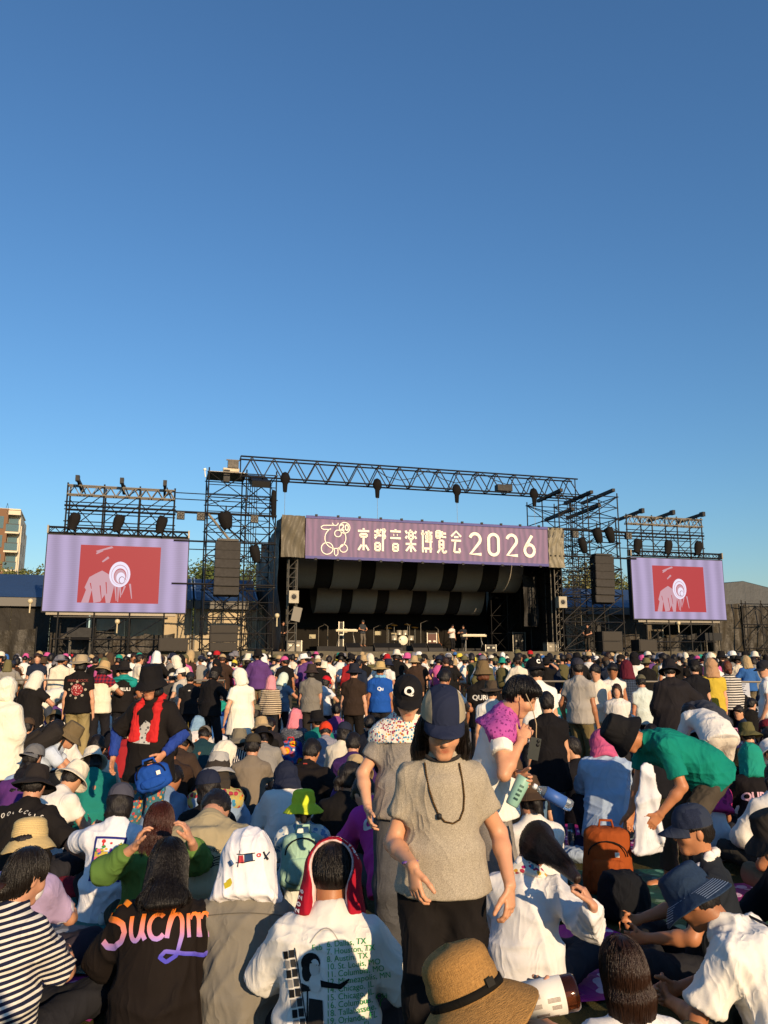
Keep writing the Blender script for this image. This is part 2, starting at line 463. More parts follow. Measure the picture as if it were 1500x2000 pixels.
def folds(P, amp, freq, seed, stretch=(1, 1, 1)):
    """ridged cloth folds as a height over points"""
    rs = np.random.RandomState(seed); Q = P / np.asarray(stretch, float)
    out = np.zeros(len(P)); tot = 0
    for o in range(4):
        d = rs.normal(size=3); d /= np.linalg.norm(d); d2 = rs.normal(size=3); d2 /= np.linalg.norm(d2)
        d3 = rs.normal(size=3)
        fr = freq * (0.7 + 0.45 * o) * rs.uniform(0.8, 1.2)
        w = np.sin(Q @ d2 * fr * 0.55 + rs.uniform(0, 6)) * 1.5 + np.sin(Q @ d3 * fr * 0.3 + rs.uniform(0, 6)) * 1.1
        sv = np.sin(Q @ d * fr + w + rs.uniform(0, 6))
        env = 0.5 + 0.5 * np.sin(Q @ d2 * fr * 0.33 + rs.uniform(0, 6))
        a = 1.0 / (1 + 0.5 * o)
        out += a * env * ((1 - np.abs(sv)) ** 2.2 * 2.2 - 0.6); tot += a
    return out / tot * amp * 1.6
# ------------------------------------------------------------------ people
def rot(p=0, y=0, r=0):
    """pitch forward, yaw to the left, roll to the right, in degrees"""
    p, y, r = R(p), R(y), R(r)
    rx = A([1, 0, 0], [0, math.cos(p), math.sin(p)], [0, -math.sin(p), math.cos(p)])
    rz = A([math.cos(y), -math.sin(y), 0], [math.sin(y), math.cos(y), 0], [0, 0, 1])
    ry = A([math.cos(r), 0, math.sin(r)], [0, 1, 0], [-math.sin(r), 0, math.cos(r)])
    return rz @ rx @ ry
def ik(a, t, l1, l2, hint):
    v = t - a; d = np.linalg.norm(v); d2 = min(max(d, abs(l1 - l2) + 0.02), (l1 + l2) * 0.998); w = v / (d + 1e-9)
    x = (l1 * l1 - l2 * l2 + d2 * d2) / (2 * d2); hgt = math.sqrt(max(l1 * l1 - x * x, 0))
    h = np.asarray(hint, float); h = h - w * (h @ w); h = nrm(h)
    return a + w * x + h * hgt, a + w * d2
class Pose: pass
def make_pose(H=1.62, sh=0.165, pel=None, pp=0, wp=None, cp=None, yaw=0, roll=0, hp=None, hy=0, hr=0,
              wl=None, wr=None, el=None, er=None, fl=None, fr=None, kl=(0, 1, 0), kr=(0, 1, 0), fat=1.0,
              fdl=None, fdr=None, pnl=None, pnr=None, curl=0.35, toe=(0, 1, -0.15), pyaw=0):
    p = Pose(); s = H / 1.65; sh = sh * 0.87; p.s = s; p.H = H; p.fat = fat
    wp = pp if wp is None else wp; cp = wp if cp is None else cp; hp = cp * 0.6 if hp is None else hp
    p.pel = A(*(pel if pel is not None else (0, 0, 0.90 * s)))
    p.Rp = rot(pp, pyaw, roll * 0.3); p.Rw = rot(wp, (yaw + pyaw) * 0.5, roll * 0.6); p.Rc = rot(cp, yaw, roll); p.Rh = rot(hp, hy, hr)
    p.waist = p.pel + p.Rp @ A(0, 0, 0.13 * s); p.chest = p.waist + p.Rw @ A(0, 0, 0.19 * s)
    p.neck = p.chest + p.Rc @ A(0, -0.015, 0.165 * s); nd_ = rot(hp * 0.6 + cp * 0.4, (hy + yaw) / 2, (hr + roll) / 2)
    p.skull = p.neck + nd_ @ A(0, 0.01, 0.075 * s); p.head = p.skull + p.Rh @ A(0, 0.022, 0.07 * s)
    p.hs = 0.93 * (0.35 + 0.65 * s)
    p.S = {}; p.E = {}; p.W = {}; p.hip = {}; p.K = {}; p.An = {}; p.fd = {}; p.pn = {}; p.toe = {}
    for sd, sg, w, e, f, kn, fd, pn in (('l', -1, wl, el, fl, kl, fdl, pnl), ('r', 1, wr, er, fr, kr, fdr, pnr)):
        S = p.chest + p.Rc @ A(sg * sh * s, -0.01, 0.080 * s)
        if w is None: w = S + p.Rc.T.T @ A(0, 0, 0) + A(sg * 0.07, 0.05, -0.50 * s)
        e = A(sg * 0.5, -0.8, -0.3) if e is None else e
        E, W = ik(S, A(*w), 0.275 * s, 0.235 * s, e)
        p.S[sd], p.E[sd], p.W[sd] = S, E, W
        p.fd[sd] = nrm(W - E) if fd is None else nrm(fd)
        n_ = A(-sg, 0, 0) if pn is None else A(*pn); n_ = n_ - p.fd[sd] * (n_ @ p.fd[sd]); p.pn[sd] = nrm(n_)
        hp_ = p.pel + p.Rp @ A(sg * 0.088 * s, 0, -0.05 * s)
        f = A(sg * 0.10, 0.0, 0.075) if f is None else f
        K, An = ik(hp_, A(*f), 0.40 * s, 0.39 * s, kn)
        p.hip[sd], p.K[sd], p.An[sd] = hp_, K, An
        p.toe[sd] = nrm(toe)
    p.curl = curl
    return p
def hand_prims(b, p, sd, s):
    W, d, n = p.W[sd], p.fd[sd], p.pn[sd]; sg = -1 if sd == 'l' else 1
    side = np.cross(n, d) * (1 if sd == 'r' else -1)      # towards the thumb
    side = -side if sd == 'r' else -side
    kn = W + d * 0.085 * s
    b.econe(W - d * 0.01, kn + d * 0.005, (0.030 * s, 0.016 * s), (0.040 * s, 0.014 * s), side, 0.012, 0.012)
    L = (0.066, 0.075, 0.070, 0.055); c = p.curl
    for i in range(4):
        q = kn + side * (0.029 - 0.0195 * i) * s - d * (0.004 * abs(i - 1)); dd = d; nq = n
        for j, fr in enumerate((0.45, 0.32, 0.26)):
            a = c * (0.6 + 0.35 * j) + 0.06 * i * c; dd, nq = nrm(dd * math.cos(a) + nq * math.sin(a)), nrm(nq * math.cos(a) - dd * math.sin(a))
            nn = q + dd * L[i] * fr * s
            b.cone(q, nn, (0.0088 - 0.0008 * j) * s, (0.0082 - 0.0009 * j) * s, 0.003); q = nn
    q = W + d * 0.025 * s + side * 0.024 * s; dd = nrm(d * 0.72 + side * 0.6 + n * 0.3)
    for j, ln in enumerate((0.040, 0.032, 0.026)):
        nn = q + dd * ln * s; b.cone(q, nn, (0.0125 - 0.0015 * j) * s, (0.011 - 0.0015 * j) * s, 0.006); q = nn
        dd = nrm(dd + d * 0.35 + n * 0.25 * c)
def body_sdf(p, hands=True, face=True):
    b = SDF(); s = p.s; f = p.fat; tb = f * 0.88
    b.ell(p.pel, (0.155 * s * tb, 0.11 * s * tb, 0.12 * s), p.Rp, 0.03)
    b.ell(p.waist, (0.125 * s * tb, 0.095 * s * tb, 0.14 * s), p.Rw, 0.06)
    b.ell(p.chest, (0.140 * s * tb, 0.100 * s * tb, 0.145 * s), p.Rc, 0.06)
    for sd in 'lr':
        b.cone(p.neck - p.Rc @ A(0, 0, 0.02), p.S[sd], 0.040 * s, 0.040 * s, 0.04)
    b.cone(p.neck - p.Rc @ A(0, -0.006, 0.02), p.skull, 0.050 * s, 0.049 * s, 0.025)
    for sd in 'lr':
        S, E, W = p.S[sd], p.E[sd], p.W[sd]
        b.cone(S, E, 0.046 * s * f, 0.036 * s, 0.03)
        m = E + (W - E) * 0.3
        b.cone(E, m, 0.036 * s, 0.037 * s, 0.02); b.cone(m, W, 0.037 * s, 0.0235 * s, 0.02)
        b.cone(p.hip[sd], p.K[sd], 0.072 * s * f, 0.050 * s, 0.05); m = p.K[sd] + (p.An[sd] - p.K[sd]) * 0.3
        b.cone(p.K[sd], m, 0.052 * s, 0.053 * s, 0.03); b.cone(m, p.An[sd], 0.053 * s, 0.034 * s, 0.03)
        b.cone(p.An[sd] - A(0, 0.02, 0.03), p.An[sd] + p.toe[sd] * 0.15 * s - A(0, 0, 0.03), 0.036 * s, 0.03 * s, 0.03)
        if hands: hand_prims(b, p, sd, s)
        else: b.econe(W, W + p.fd[sd] * 0.15 * s, (0.03, 0.018), (0.022, 0.012), np.cross(p.pn[sd], p.fd[sd]), 0.015, 0.01)
    k = p.hs; Hh = p.head; Rh = p.Rh
    def L(x, y, z): return Hh + Rh @ (A(x, y, z) * k)
    b.ell(L(0, -0.012, 0.03), A(0.077, 0.096, 0.096) * k, Rh, 0.02)
    b.ell(L(0, 0.018, -0.038), A(0.060, 0.074, 0.086) * k, Rh, 0.035)
    b.cone(L(-0.012, 0.062, -0.103), L(0.012, 0.062, -0.103), 0.021 * k, 0.021 * k, 0.03)
    b.cone(p.skull - Rh @ A(0, 0, 0.01), L(0, -0.015, -0.04), 0.054 * k, 0.062 * k, 0.03)
    for sg in (-1, 1):
        b.ell(L(sg * 0.078, -0.012, -0.012), A(0.010, 0.020, 0.032) * k, Rh, 0.006)
    if face:
        for sg in (-1, 1):
            b.ell(L(sg * 0.031, 0.098, 0.008), A(0.022, 0.018, 0.013) * k, Rh, 0.016, 's')
            b.ell(L(sg * 0.031, 0.070, 0.006), A(0.015, 0.014, 0.011) * k, Rh, 0.004)
            b.ell(L(sg * 0.036, 0.062, -0.03), A(0.024, 0.022, 0.022) * k, Rh, 0.03)
            b.ell(L(sg * 0.011, 0.094, -0.036), A(0.008, 0.010, 0.008) * k, Rh, 0.006)
            b.cone(L(sg * 0.014, 0.083, 0.026), L(sg * 0.045, 0.073, 0.026), 0.008 * k, 0.006 * k, 0.016)
        b.cone(L(0, 0.085, 0.012), L(0, 0.104, -0.031), 0.0075 * k, 0.0115 * k, 0.014)
        b.cone(L(-0.018, 0.080, -0.063), L(0.018, 0.080, -0.063), 0.0075 * k, 0.0075 * k, 0.006)
        b.cone(L(-0.015, 0.080, -0.074), L(0.015, 0.080, -0.074), 0.0085 * k, 0.0085 * k, 0.006)
        b.cone(L(-0.03, 0.094, -0.0685), L(0.03, 0.094, -0.0685), 0.0022, 0.0022, 0.004, 's')
    return b
def body_mesh(p, h=0.012, fine_head=None, fine_hands=None, name='body'):
    b = body_sdf(p, fine_hands is not None or h < 0.02, fine_head is not None or h < 0.016)
    lo, hi = b.bbox(); parts = []
    reg = []
    if fine_head: reg.append((p.head, 0.17, fine_head))
    if fine_hands:
        for sd in 'lr': reg.append((p.W[sd] + p.fd[sd] * 0.085, 0.105, fine_hands))
    def keep0(C, bs):
        m = np.ones(len(C), bool)
        for c, r, hh in reg: m &= ~((np.abs(C - c) + bs * 0.5 < r).all(1))
        return m
    V, F = surf_net(b, lo, hi, h, keep0, project=1 if reg else 0); parts.append((V, F))
    for c, r, hh in reg:
        parts.append(surf_net(b, c - r, c + r, hh))
    n = 0; VV = []; FF = []
    for V, F in parts: VV.append(V); FF.append(F + n); n += len(V)
    V = np.concatenate(VV); F = np.concatenate(FF)
    me = mesh_from(name, V, F)
    q = ((V - p.head) @ p.Rh) / p.hs
    col = np.zeros((len(V), 4), np.float32); col[:, 3] = 1
    fr = q[:, 1] > 0.055
    col[:, 0] = np.clip(1.6 - np.hypot(q[:, 0] / 0.021, (q[:, 2] + 0.0685) / 0.0115) * 1.2, 0, 1) * fr
    brow = np.hypot((np.abs(q[:, 0]) - 0.033) / 0.018, (q[:, 2] - 0.030 - 0.10 * (0.03 - np.abs(np.abs(q[:, 0]) - 0.033))) / 0.0042)
    eye = np.hypot((np.abs(q[:, 0]) - 0.031) / 0.014, (q[:, 2] - 0.006) / 0.0052)
    col[:, 1] = np.clip(np.maximum(1.5 - brow, 1.6 - eye), 0, 1) * fr
    at = me.color_attributes.new('feat', 'FLOAT_COLOR', 'POINT'); at.data.foreach_set('color', col.ravel())
    return me
def shirt_sdf(p, sleeve=0.6, loose=0.018, hem=0.10, flare=0.0, hood=False, sl=None):
    b = SDF(); s = p.s; l = loose; f = p.fat
    lowp = p.pel + p.Rp @ A(0, 0, -hem * s); x = p.Rc[:, 0]; xp = p.Rp[:, 0]
    b.econe(lowp, p.waist, ((0.182 * f + l + flare) * s, (0.147 * f + l + flare) * s), ((0.155 * f + l) * s, (0.118 * f + l) * s), xp, 0.05, 0.012)
    b.econe(p.waist - p.Rw @ A(0, 0, 0.03), p.chest + p.Rc @ A(0, 0, 0.115 * s), ((0.142 * f + l) * s, (0.108 * f + l) * s), ((0.140 * f + l) * s, (0.098 * f + l) * s), x, 0.08, 0.05)
    for sd in 'lr':
        S, E, W = p.S[sd], p.E[sd], p.W[sd]
        b.cone(p.neck - p.Rc @ A(0, -0.004, 0.012 * s), S, (0.054 + l * 0.2) * s, (0.050 + l * 0.5) * s, 0.05)
        fr = min(sleeve, 1.0); e = S + (E - S) * fr
        S0 = S - nrm(E - S) * 0.03
        b.econe(S0, e, ((0.051 + l * 0.5) * s * f, (0.051 + l * 0.5) * s * f), ((0.044 + l * 0.95) * s * f, (0.044 + l * 0.95) * s * f), np.cross(E - S, A(0.3, 0.5, 0.8)), 0.045, 0.008)
        if sleeve > 1:
            w = E + (W - E) * min(sleeve - 1, 0.97)
            b.cone(E, E, (0.044 + l) * s, (0.044 + l) * s, 0.03)
            b.econe(E, w, ((0.042 + l * 0.9) * s, (0.042 + l * 0.9) * s), ((0.031 + l * 0.7) * s, (0.031 + l * 0.7) * s), np.cross(W - E, A(0.3, 0.5, 0.8)), 0.03, 0.008)
    b.cone(p.neck - p.Rc @ A(0, -0.005, 0.04 * s), p.neck + p.Rc @ A(0, 0.012, 0.012 * s), 0.072 * s, 0.062 * s, 0.03)
    b.cone(p.neck + p.Rc @ A(0, 0.018, 0.066 * s), p.neck + p.Rc @ A(0, 0.03, 0.2), 0.052 * s, 0.075 * s, 0.010, 's')
    if hood:
        b.ell(p.neck + p.Rc @ A(0, -0.05, 0.0), (0.12, 0.07, 0.07), p.Rc, 0.03)
    return b
def trousers_sdf(p, loose=0.016, length=0.95):
    b = SDF(); s = p.s; f = p.fat; l = loose
    b.ell(p.pel + p.Rp @ A(0, -0.005, 0.0), ((0.158 * f + l * 0.7) * s, (0.122 * f + l * 0.7) * s, 0.135 * s), p.Rp, 0.03)
    for sd in 'lr':
        h_, K, An = p.hip[sd], p.K[sd], p.An[sd]
        b.ell(h_ + p.Rp @ A(0, -0.035 * s, 0.0), (0.080 * s, 0.085 * s, 0.10 * s), p.Rp, 0.03)
        if length <= 0.5:
            e = h_ + (K - h_) * (length / 0.5)
            b.econe(h_, e, ((0.088 * f + l) * s,) * 2, ((0.066 * f + l) * s,) * 2, A(0.9, 0.3, 0.2), 0.04, 0.008)
        else:
            b.cone(h_, K, (0.077 * f + l) * s, (0.056 * f + l) * s, 0.04)
            e = K + (An - K) * ((length - 0.5) / 0.5)
            b.econe(K - nrm(An - K) * 0.02, e, ((0.056 * f + l) * s,) * 2, ((0.042 * f + l * 1.2) * s,) * 2, A(0.9, 0.35, 0.2), 0.04, 0.01)
    return b
def cloth_mesh(b, h, amp=0.006, freq=26, seed=1, stretch=(1, 1, 1), name='shirt'):
    lo, hi = b.bbox(); V, F = surf_net(b, lo, hi, h, project=0); V = relax(V, F, 1)
    V = V + vnormals(V, F) * folds(V, amp, freq, seed, stretch)[:, None]
    return mesh_from(name, V, F)
def hug(b, fold, P, off=0.004, it=10):
    """moves points onto the nearest spot of a garment"""
    P = np.asarray(P, float)
    for _ in range(it): P = P - np.clip(b(P) - folds(P, *fold) - off, -0.03, 0.03)[:, None] * b.grad(P, 0.003)
    return P
def decal(b, fold, o, x, y, P2, off=0.0035, reach=0.12):
    """lays flat artwork (2-D points) on a garment: every point slides along the print's normal until it meets the cloth"""
    n = np.cross(x, y); P = o + P2[:, :1] * x + P2[:, 1:2] * y + n * reach
    for _ in range(48):
        d = b(P) - folds(P, *fold) - off
        P = P - n * np.clip(d, -0.02, 0.03)[:, None] * 0.8
    return P
FONTS = {}
def text_mesh2(txt, size, shear=0.0, bold=0.0, align='CENTER', space=1.0, maxe=None):
    cu = bpy.data.curves.new('t', 'FONT'); cu.body = txt; cu.size = size; cu.shear = shear; cu.offset = bold
    cu.align_x = align; cu.align_y = 'CENTER'; cu.space_character = space; cu.resolution_u = 4
    o = bpy.data.objects.new('t', cu); COL.objects.link(o)
    dg = bpy.context.evaluated_depsgraph_get(); me = bpy.data.meshes.new_from_object(o.evaluated_get(dg))
    bpy.data.objects.remove(o); bpy.data.curves.remove(cu)
    bm = bmesh.new(); bm.from_mesh(me); bpy.data.meshes.remove(me)
    bmesh.ops.remove_doubles(bm, verts=bm.verts, dist=size * 0.002)
    bmesh.ops.triangulate(bm, faces=bm.faces)
    if maxe:
        for _ in range(4):
            ed = [e for e in bm.edges if e.calc_length() > maxe]
            if not ed: break
            bmesh.ops.subdivide_edges(bm, edges=ed, cuts=1); bmesh.ops.triangulate(bm, faces=bm.faces)
    bm.verts.index_update()
    V = np.array([v.co[:] for v in bm.verts]).reshape(-1, 3); F = [[v.index for v in f.verts] for f in bm.faces]; bm.free()
    return V[:, :2], F
def poly2(pts, maxe=0.02):
    """filled outline as a finely cut flat sheet"""
    bm = bmesh.new(); vs_ = [bm.verts.new((x, y, 0)) for x, y in pts]; bm.faces.new(vs_)
    bmesh.ops.triangulate(bm, faces=bm.faces)
    for _ in range(5):
        ed = [e for e in bm.edges if e.calc_length() > maxe]
        if not ed: break
        bmesh.ops.subdivide_edges(bm, edges=ed, cuts=1); bmesh.ops.triangulate(bm, faces=bm.faces)
    bm.verts.index_update()
    V = np.array([v.co[:] for v in bm.verts])[:, :2]; F = [[v.index for v in f.verts] for f in bm.faces]; bm.free()
    return V, F
def stroke2(pts, w, closed=False):
    """a 2-D line of width w (number or list) as quads"""
    P = np.array(pts, float); n = len(P); ww = np.array(w if isinstance(w, (list, tuple)) else [w] * n) / 2
    V = []; F = []
    for i in range(n):
        a = P[(i - 1) % n] if (closed or i > 0) else P[i]; c = P[(i + 1) % n] if (closed or i < n - 1) else P[i]
        t = nrm(c - a); nn = A(-t[1], t[0]); V += [P[i] + nn * ww[i], P[i] - nn * ww[i]]
    for i in range(n if closed else n - 1):
        j = (i + 1) % n; F.append([2 * i, 2 * i + 1, 2 * j + 1, 2 * j])
    return np.array(V), F
def arc2(cx, cy, rx, ry, a0=0, a1=360, n=24):
    return [(cx + rx * math.cos(R(a0 + (a1 - a0) * i / (n - 1))), cy + ry * math.sin(R(a0 + (a1 - a0) * i / (n - 1)))) for i in range(n)]

# ---- head wear, built in the head's own frame (origin mid head, y forward, z up) at unit head size
def hat_bucket(brim=0.142, droop=0.042, crown=0.122, rt=0.080, seed=0, sy=1.16, wav=0.006, z0=0.022, dent=0.0, rnd=0.02):
    rs = random.Random(seed); a, b_ = rs.uniform(0, 6), rs.uniform(0, 6)
    def wob(t, r):
        return (wav * math.sin(2 * t + a) + wav * 0.6 * math.sin(3 * t + b_) + wav * 0.3 * math.sin(7 * t + a)) * max(0, (r - 0.09) / 0.07) + (dent * math.cos(t) ** 2 * max(0, 1 - r / 0.07) if dent else 0)
    rb = 0.097
    P = [(rb - 0.008, z0 + 0.004)]
    n = 6
    for i in range(n + 1):
        f = i / n; P.append((rb + (brim - rb) * f, z0 - 0.003 - droop * f ** 1.2))
    P.append((brim + 0.002, z0 - droop + 0.0015))
    for i in range(n, -1, -1):
        f = i / n; P.append((rb + (brim - rb) * f, z0 + 0.004 - droop * f ** 1.2))
    top = z0 + crown
    for i in range(1, 6):
        f = i / 5; P.append((rb + (rt - rb) * f ** 1.3 - 0.002 * math.sin(f * 9), z0 + (crown - max(0.012, rnd * 0.55)) * f))
    for i in range(1, 7):
        a = i / 6 * math.pi / 2; P.append((rt - rnd + rnd * math.cos(a), top - max(0.012, rnd * 0.55) + (max(0.012, rnd * 0.55) + rnd * 0.15) * math.sin(a)))
    P += [((rt - rnd) * 0.5, top + rnd * 0.19), (0.001, top + rnd * 0.2)]
    m = MB(); m.lathe(P, 40, 1.0, sy, None, wob); return m
def hat_cap(visor=0.075, h=0.105, back=False, z0=0.03, visor_drop=0.02, opening=False):
    m = MB(); n = 32; rb, ry = 0.090, 0.108
    V = []; F = []; rows = 9
    for j in range(rows):
        f = j / (rows - 1); a = f * math.pi / 2
        r = math.cos(a) ** 0.75 if j < rows - 1 else 0.004; z = z0 + h * math.sin(a) ** 0.95
        for k in range(n):
            t = 2 * math.pi * k / n
            V.append((rb * r * math.cos(t) * (1 + 0.004 * math.cos(6 * t)), -0.008 + ry * r * math.sin(t), z))
    for j in range(rows - 1):
        for k in range(n):
            if opening and j < 2 and abs(((2 * math.pi * (k + 0.5) / n) - 1.5 * math.pi)) < 0.42: continue
            F.append((j * n + k, j * n + (k + 1) % n, (j + 1) * n + (k + 1) % n, (j + 1) * n + k))
    m.add(V, F)
    V = []; F = []; na, nr = 17, 6
    for th in (0, 1):
        for i in range(na):
            t = R(90 - 62 + 124 * i / (na - 1)); edge = math.sin((i / (na - 1)) * math.pi) ** 0.55
            for j in range(nr):
                f = j / (nr - 1); x0, y0 = rb * math.cos(t), -0.008 + ry * math.sin(t)
                x = x0 * (1 + 0.02 * f); y = y0 + visor * f * edge
                z = z0 + 0.004 - visor_drop * f - 0.022 * (x / rb) ** 2 * (0.4 + 0.6 * f) + (-0.004 if th else 0)
                V.append((x, y, z))
    K = na * nr
    for th in (0, 1):
        for i in range(na - 1):
            for j in range(nr - 1):
                q = [th * K + i * nr + j, th * K + (i + 1) * nr + j, th * K + (i + 1) * nr + j + 1, th * K + i * nr + j + 1]
                F.append(q if th == 0 else q[::-1])
    for i in range(na - 1):
        a, b_ = i * nr + nr - 1, (i + 1) * nr + nr - 1; F.append((a, b_, b_ + K, a + K))
    m.add(V, F)
    m.lathe([(0.007, z0 + h - 0.002), (0.006, z0 + h + 0.004), (0.001, z0 + h + 0.005)], 8, 1, 1, Matrix.Translation((0, -0.008, 0)))
    if back: m.V = [(-x, -y, z) for x, y, z in m.V]
    return m
def face_hole(b, k=0.015, deep=1.0):
    b.ell((0, 0.105, -0.045), (0.070, 0.075 * deep, 0.105), None, k, 's')
def hair_sdf(style, seed=0):
    b = SDF(); under = style.endswith('_u'); style = style[:-2] if under else style
    b.ell((0, -0.016, 0.034), (0.086, 0.104, 0.104), None, 0.02)
    if style in ('short', 'undercut', 'crop'):
        b.ell((0, -0.045, -0.02), (0.076, 0.068, 0.07), None, 0.03)
        b.ell((0, 0.05, 0.075), (0.07, 0.055, 0.04), None, 0.03)
        face_hole(b); b.cut((0, -0.03, -0.075), (0, 0.25, -0.97))
        for sg in (-1, 1): b.ell((sg * 0.085, 0.012, -0.03), (0.03, 0.035, 0.045), None, 0.01, 's')
    elif style == 'bob':
        b.econe((0, -0.02, 0.03), (0, -0.028, -0.118), (0.087, 0.10), (0.093, 0.084), (1, 0, 0), 0.03, 0.035)
        face_hole(b, 0.015, 1.15)
    elif style == 'long':
        b.econe((0, -0.02, 0.03), (0, -0.03, -0.12), (0.087, 0.098), (0.094, 0.085), (1, 0, 0), 0.03, 0.03)
        b.econe((0, -0.055, -0.08), (0, -0.105, -0.36), (0.098, 0.055), (0.085, 0.028), (1, 0, 0), 0.05, 0.025)
        face_hole(b, 0.015, 1.2)
    elif style == 'tail':
        b.ell((0, -0.04, -0.03), (0.074, 0.07, 0.075), None, 0.03)
        b.cone((0, -0.10, -0.03), (0, -0.135, -0.04), 0.025, 0.03, 0.02); b.cone((0, -0.135, -0.04), (0, -0.13, -0.20), 0.032, 0.012, 0.02)
        face_hole(b); b.cut((0, -0.03, -0.085), (0, 0.3, -0.95))
    elif style == 'bun':
        b.ell((0, -0.045, -0.03), (0.074, 0.07, 0.078), None, 0.03)
        b.ell((0, -0.112, -0.078), (0.042, 0.036, 0.046), None, 0.02); b.ell((0, -0.06, -0.075), (0.045, 0.04, 0.045), None, 0.03)
        face_hole(b); b.cut((0, -0.03, -0.115), (0, 0.6, -0.8))
        for sg in (-1, 1): b.ell((sg * 0.085, 0.02, -0.035), (0.03, 0.035, 0.045), None, 0.01, 's')
    if under: b.cut((0, 0, 0.032), (0, 0.1, 0.99))
    return b
def drape_sdf(kind):
    """towel or hood over the head, head frame"""
    b = SDF()
    b.ell((0, -0.012, 0.04), (0.096, 0.114, 0.108), None, 0.02)
    if kind == 'towel':
        b.econe((0, -0.01, 0.05), (0, -0.035, -0.20), (0.097, 0.112), (0.135, 0.115), (1, 0, 0), 0.04, 0.03)
        b.ell((0, 0.13, -0.08), (0.072, 0.13, 0.15), None, 0.02, 's')
        b.econe((0, 0.0, -0.10), (0, -0.02, -0.30), (0.085, 0.095), (0.12, 0.09), (1, 0, 0), 0.02, 0.02, 's')
    elif kind == 'hood':
        b.econe((0, -0.01, 0.05), (0, -0.04, -0.15), (0.096, 0.112), (0.115, 0.105), (1, 0, 0), 0.04, 0.03)
        b.ell((0, 0.13, -0.05), (0.070, 0.12, 0.13), None, 0.02, 's')
    elif kind == 'flap':
        b.econe((0, -0.05, 0.03), (0, -0.10, -0.17), (0.092, 0.07), (0.125, 0.045), (1, 0, 0), 0.04, 0.02)
        b.ell((0, 0.12, -0.06), (0.085, 0.14, 0.13), None, 0.02, 's')
    elif kind == 'bandana':
        b.cone((0, -0.10, -0.02), (0, -0.15, -0.07), 0.02, 0.012, 0.02)
        b.cut((0, 0, 0.005), (0, 0.25, -0.97))
    return b
HW = {}
def headwear(kind, seed=0):
    """shared meshes of hats, hair styles and head towels"""
    key = (kind, seed)
    if key in HW: return HW[key]
    if kind == 'bucket': me = hat_bucket(seed=seed).mesh('hat', None, True)
    elif kind == 'bucket_wide': me = hat_bucket(0.165, 0.05, 0.118, seed=seed, wav=0.010).mesh('hat', None, True)
    elif kind == 'bucket_deep': me = hat_bucket(0.132, 0.055, 0.128, 0.078, seed=seed).mesh('hat', None, True)
    elif kind == 'sunhat': me = hat_bucket(0.168, 0.025, 0.108, 0.082, seed=seed, wav=0.012).mesh('hat', None, True)
    elif kind == 'beanie': me = hat_bucket(0.1, 0.0, 0.13, 0.075, seed=seed, z0=0.01).mesh('hat', None, True)
    elif kind == 'cap': me = hat_cap().mesh('cap', None, True)
    elif kind == 'cap_back': me = hat_cap(back=True).mesh('cap', None, True)
    elif kind == 'cap_open': me = hat_cap(opening=True).mesh('cap', None, True)
    elif kind in ('towel', 'hood', 'flap', 'bandana'):
        b = drape_sdf(kind); lo, hi = b.bbox(); V, F = surf_net(b, lo, hi, 0.011)
        V = V + b.grad(V, 0.004) * folds(V, 0.008, 38, seed + 5, (1, 1, 1.8))[:, None]; me = mesh_from(kind, V, F)
    else:
        b = hair_sdf(kind); lo, hi = b.bbox(); V, F = surf_net(b, lo, hi, 0.009)
        a = np.arctan2(V[:, 0], -V[:, 1] - 0.02); g = b.grad(V, 0.004)
        rip = np.sin(a * 34 + 5 * np.sin(V[:, 2] * 22 + seed)) * 0.5 + np.sin(a * 61 + 3 * np.sin(V[:, 2] * 37)) * 0.3 + np.sin(V[:, 2] * 60 + a * 9 + seed) * 0.35
        V = V + g * (rip * 0.0045 + 0.004 * np.sin(V[:, 0] * 55 + seed) * np.sin(V[:, 2] * 48 + 2 * seed))[:, None]; me = mesh_from('hair', V, F)
    HW[key] = me; return me
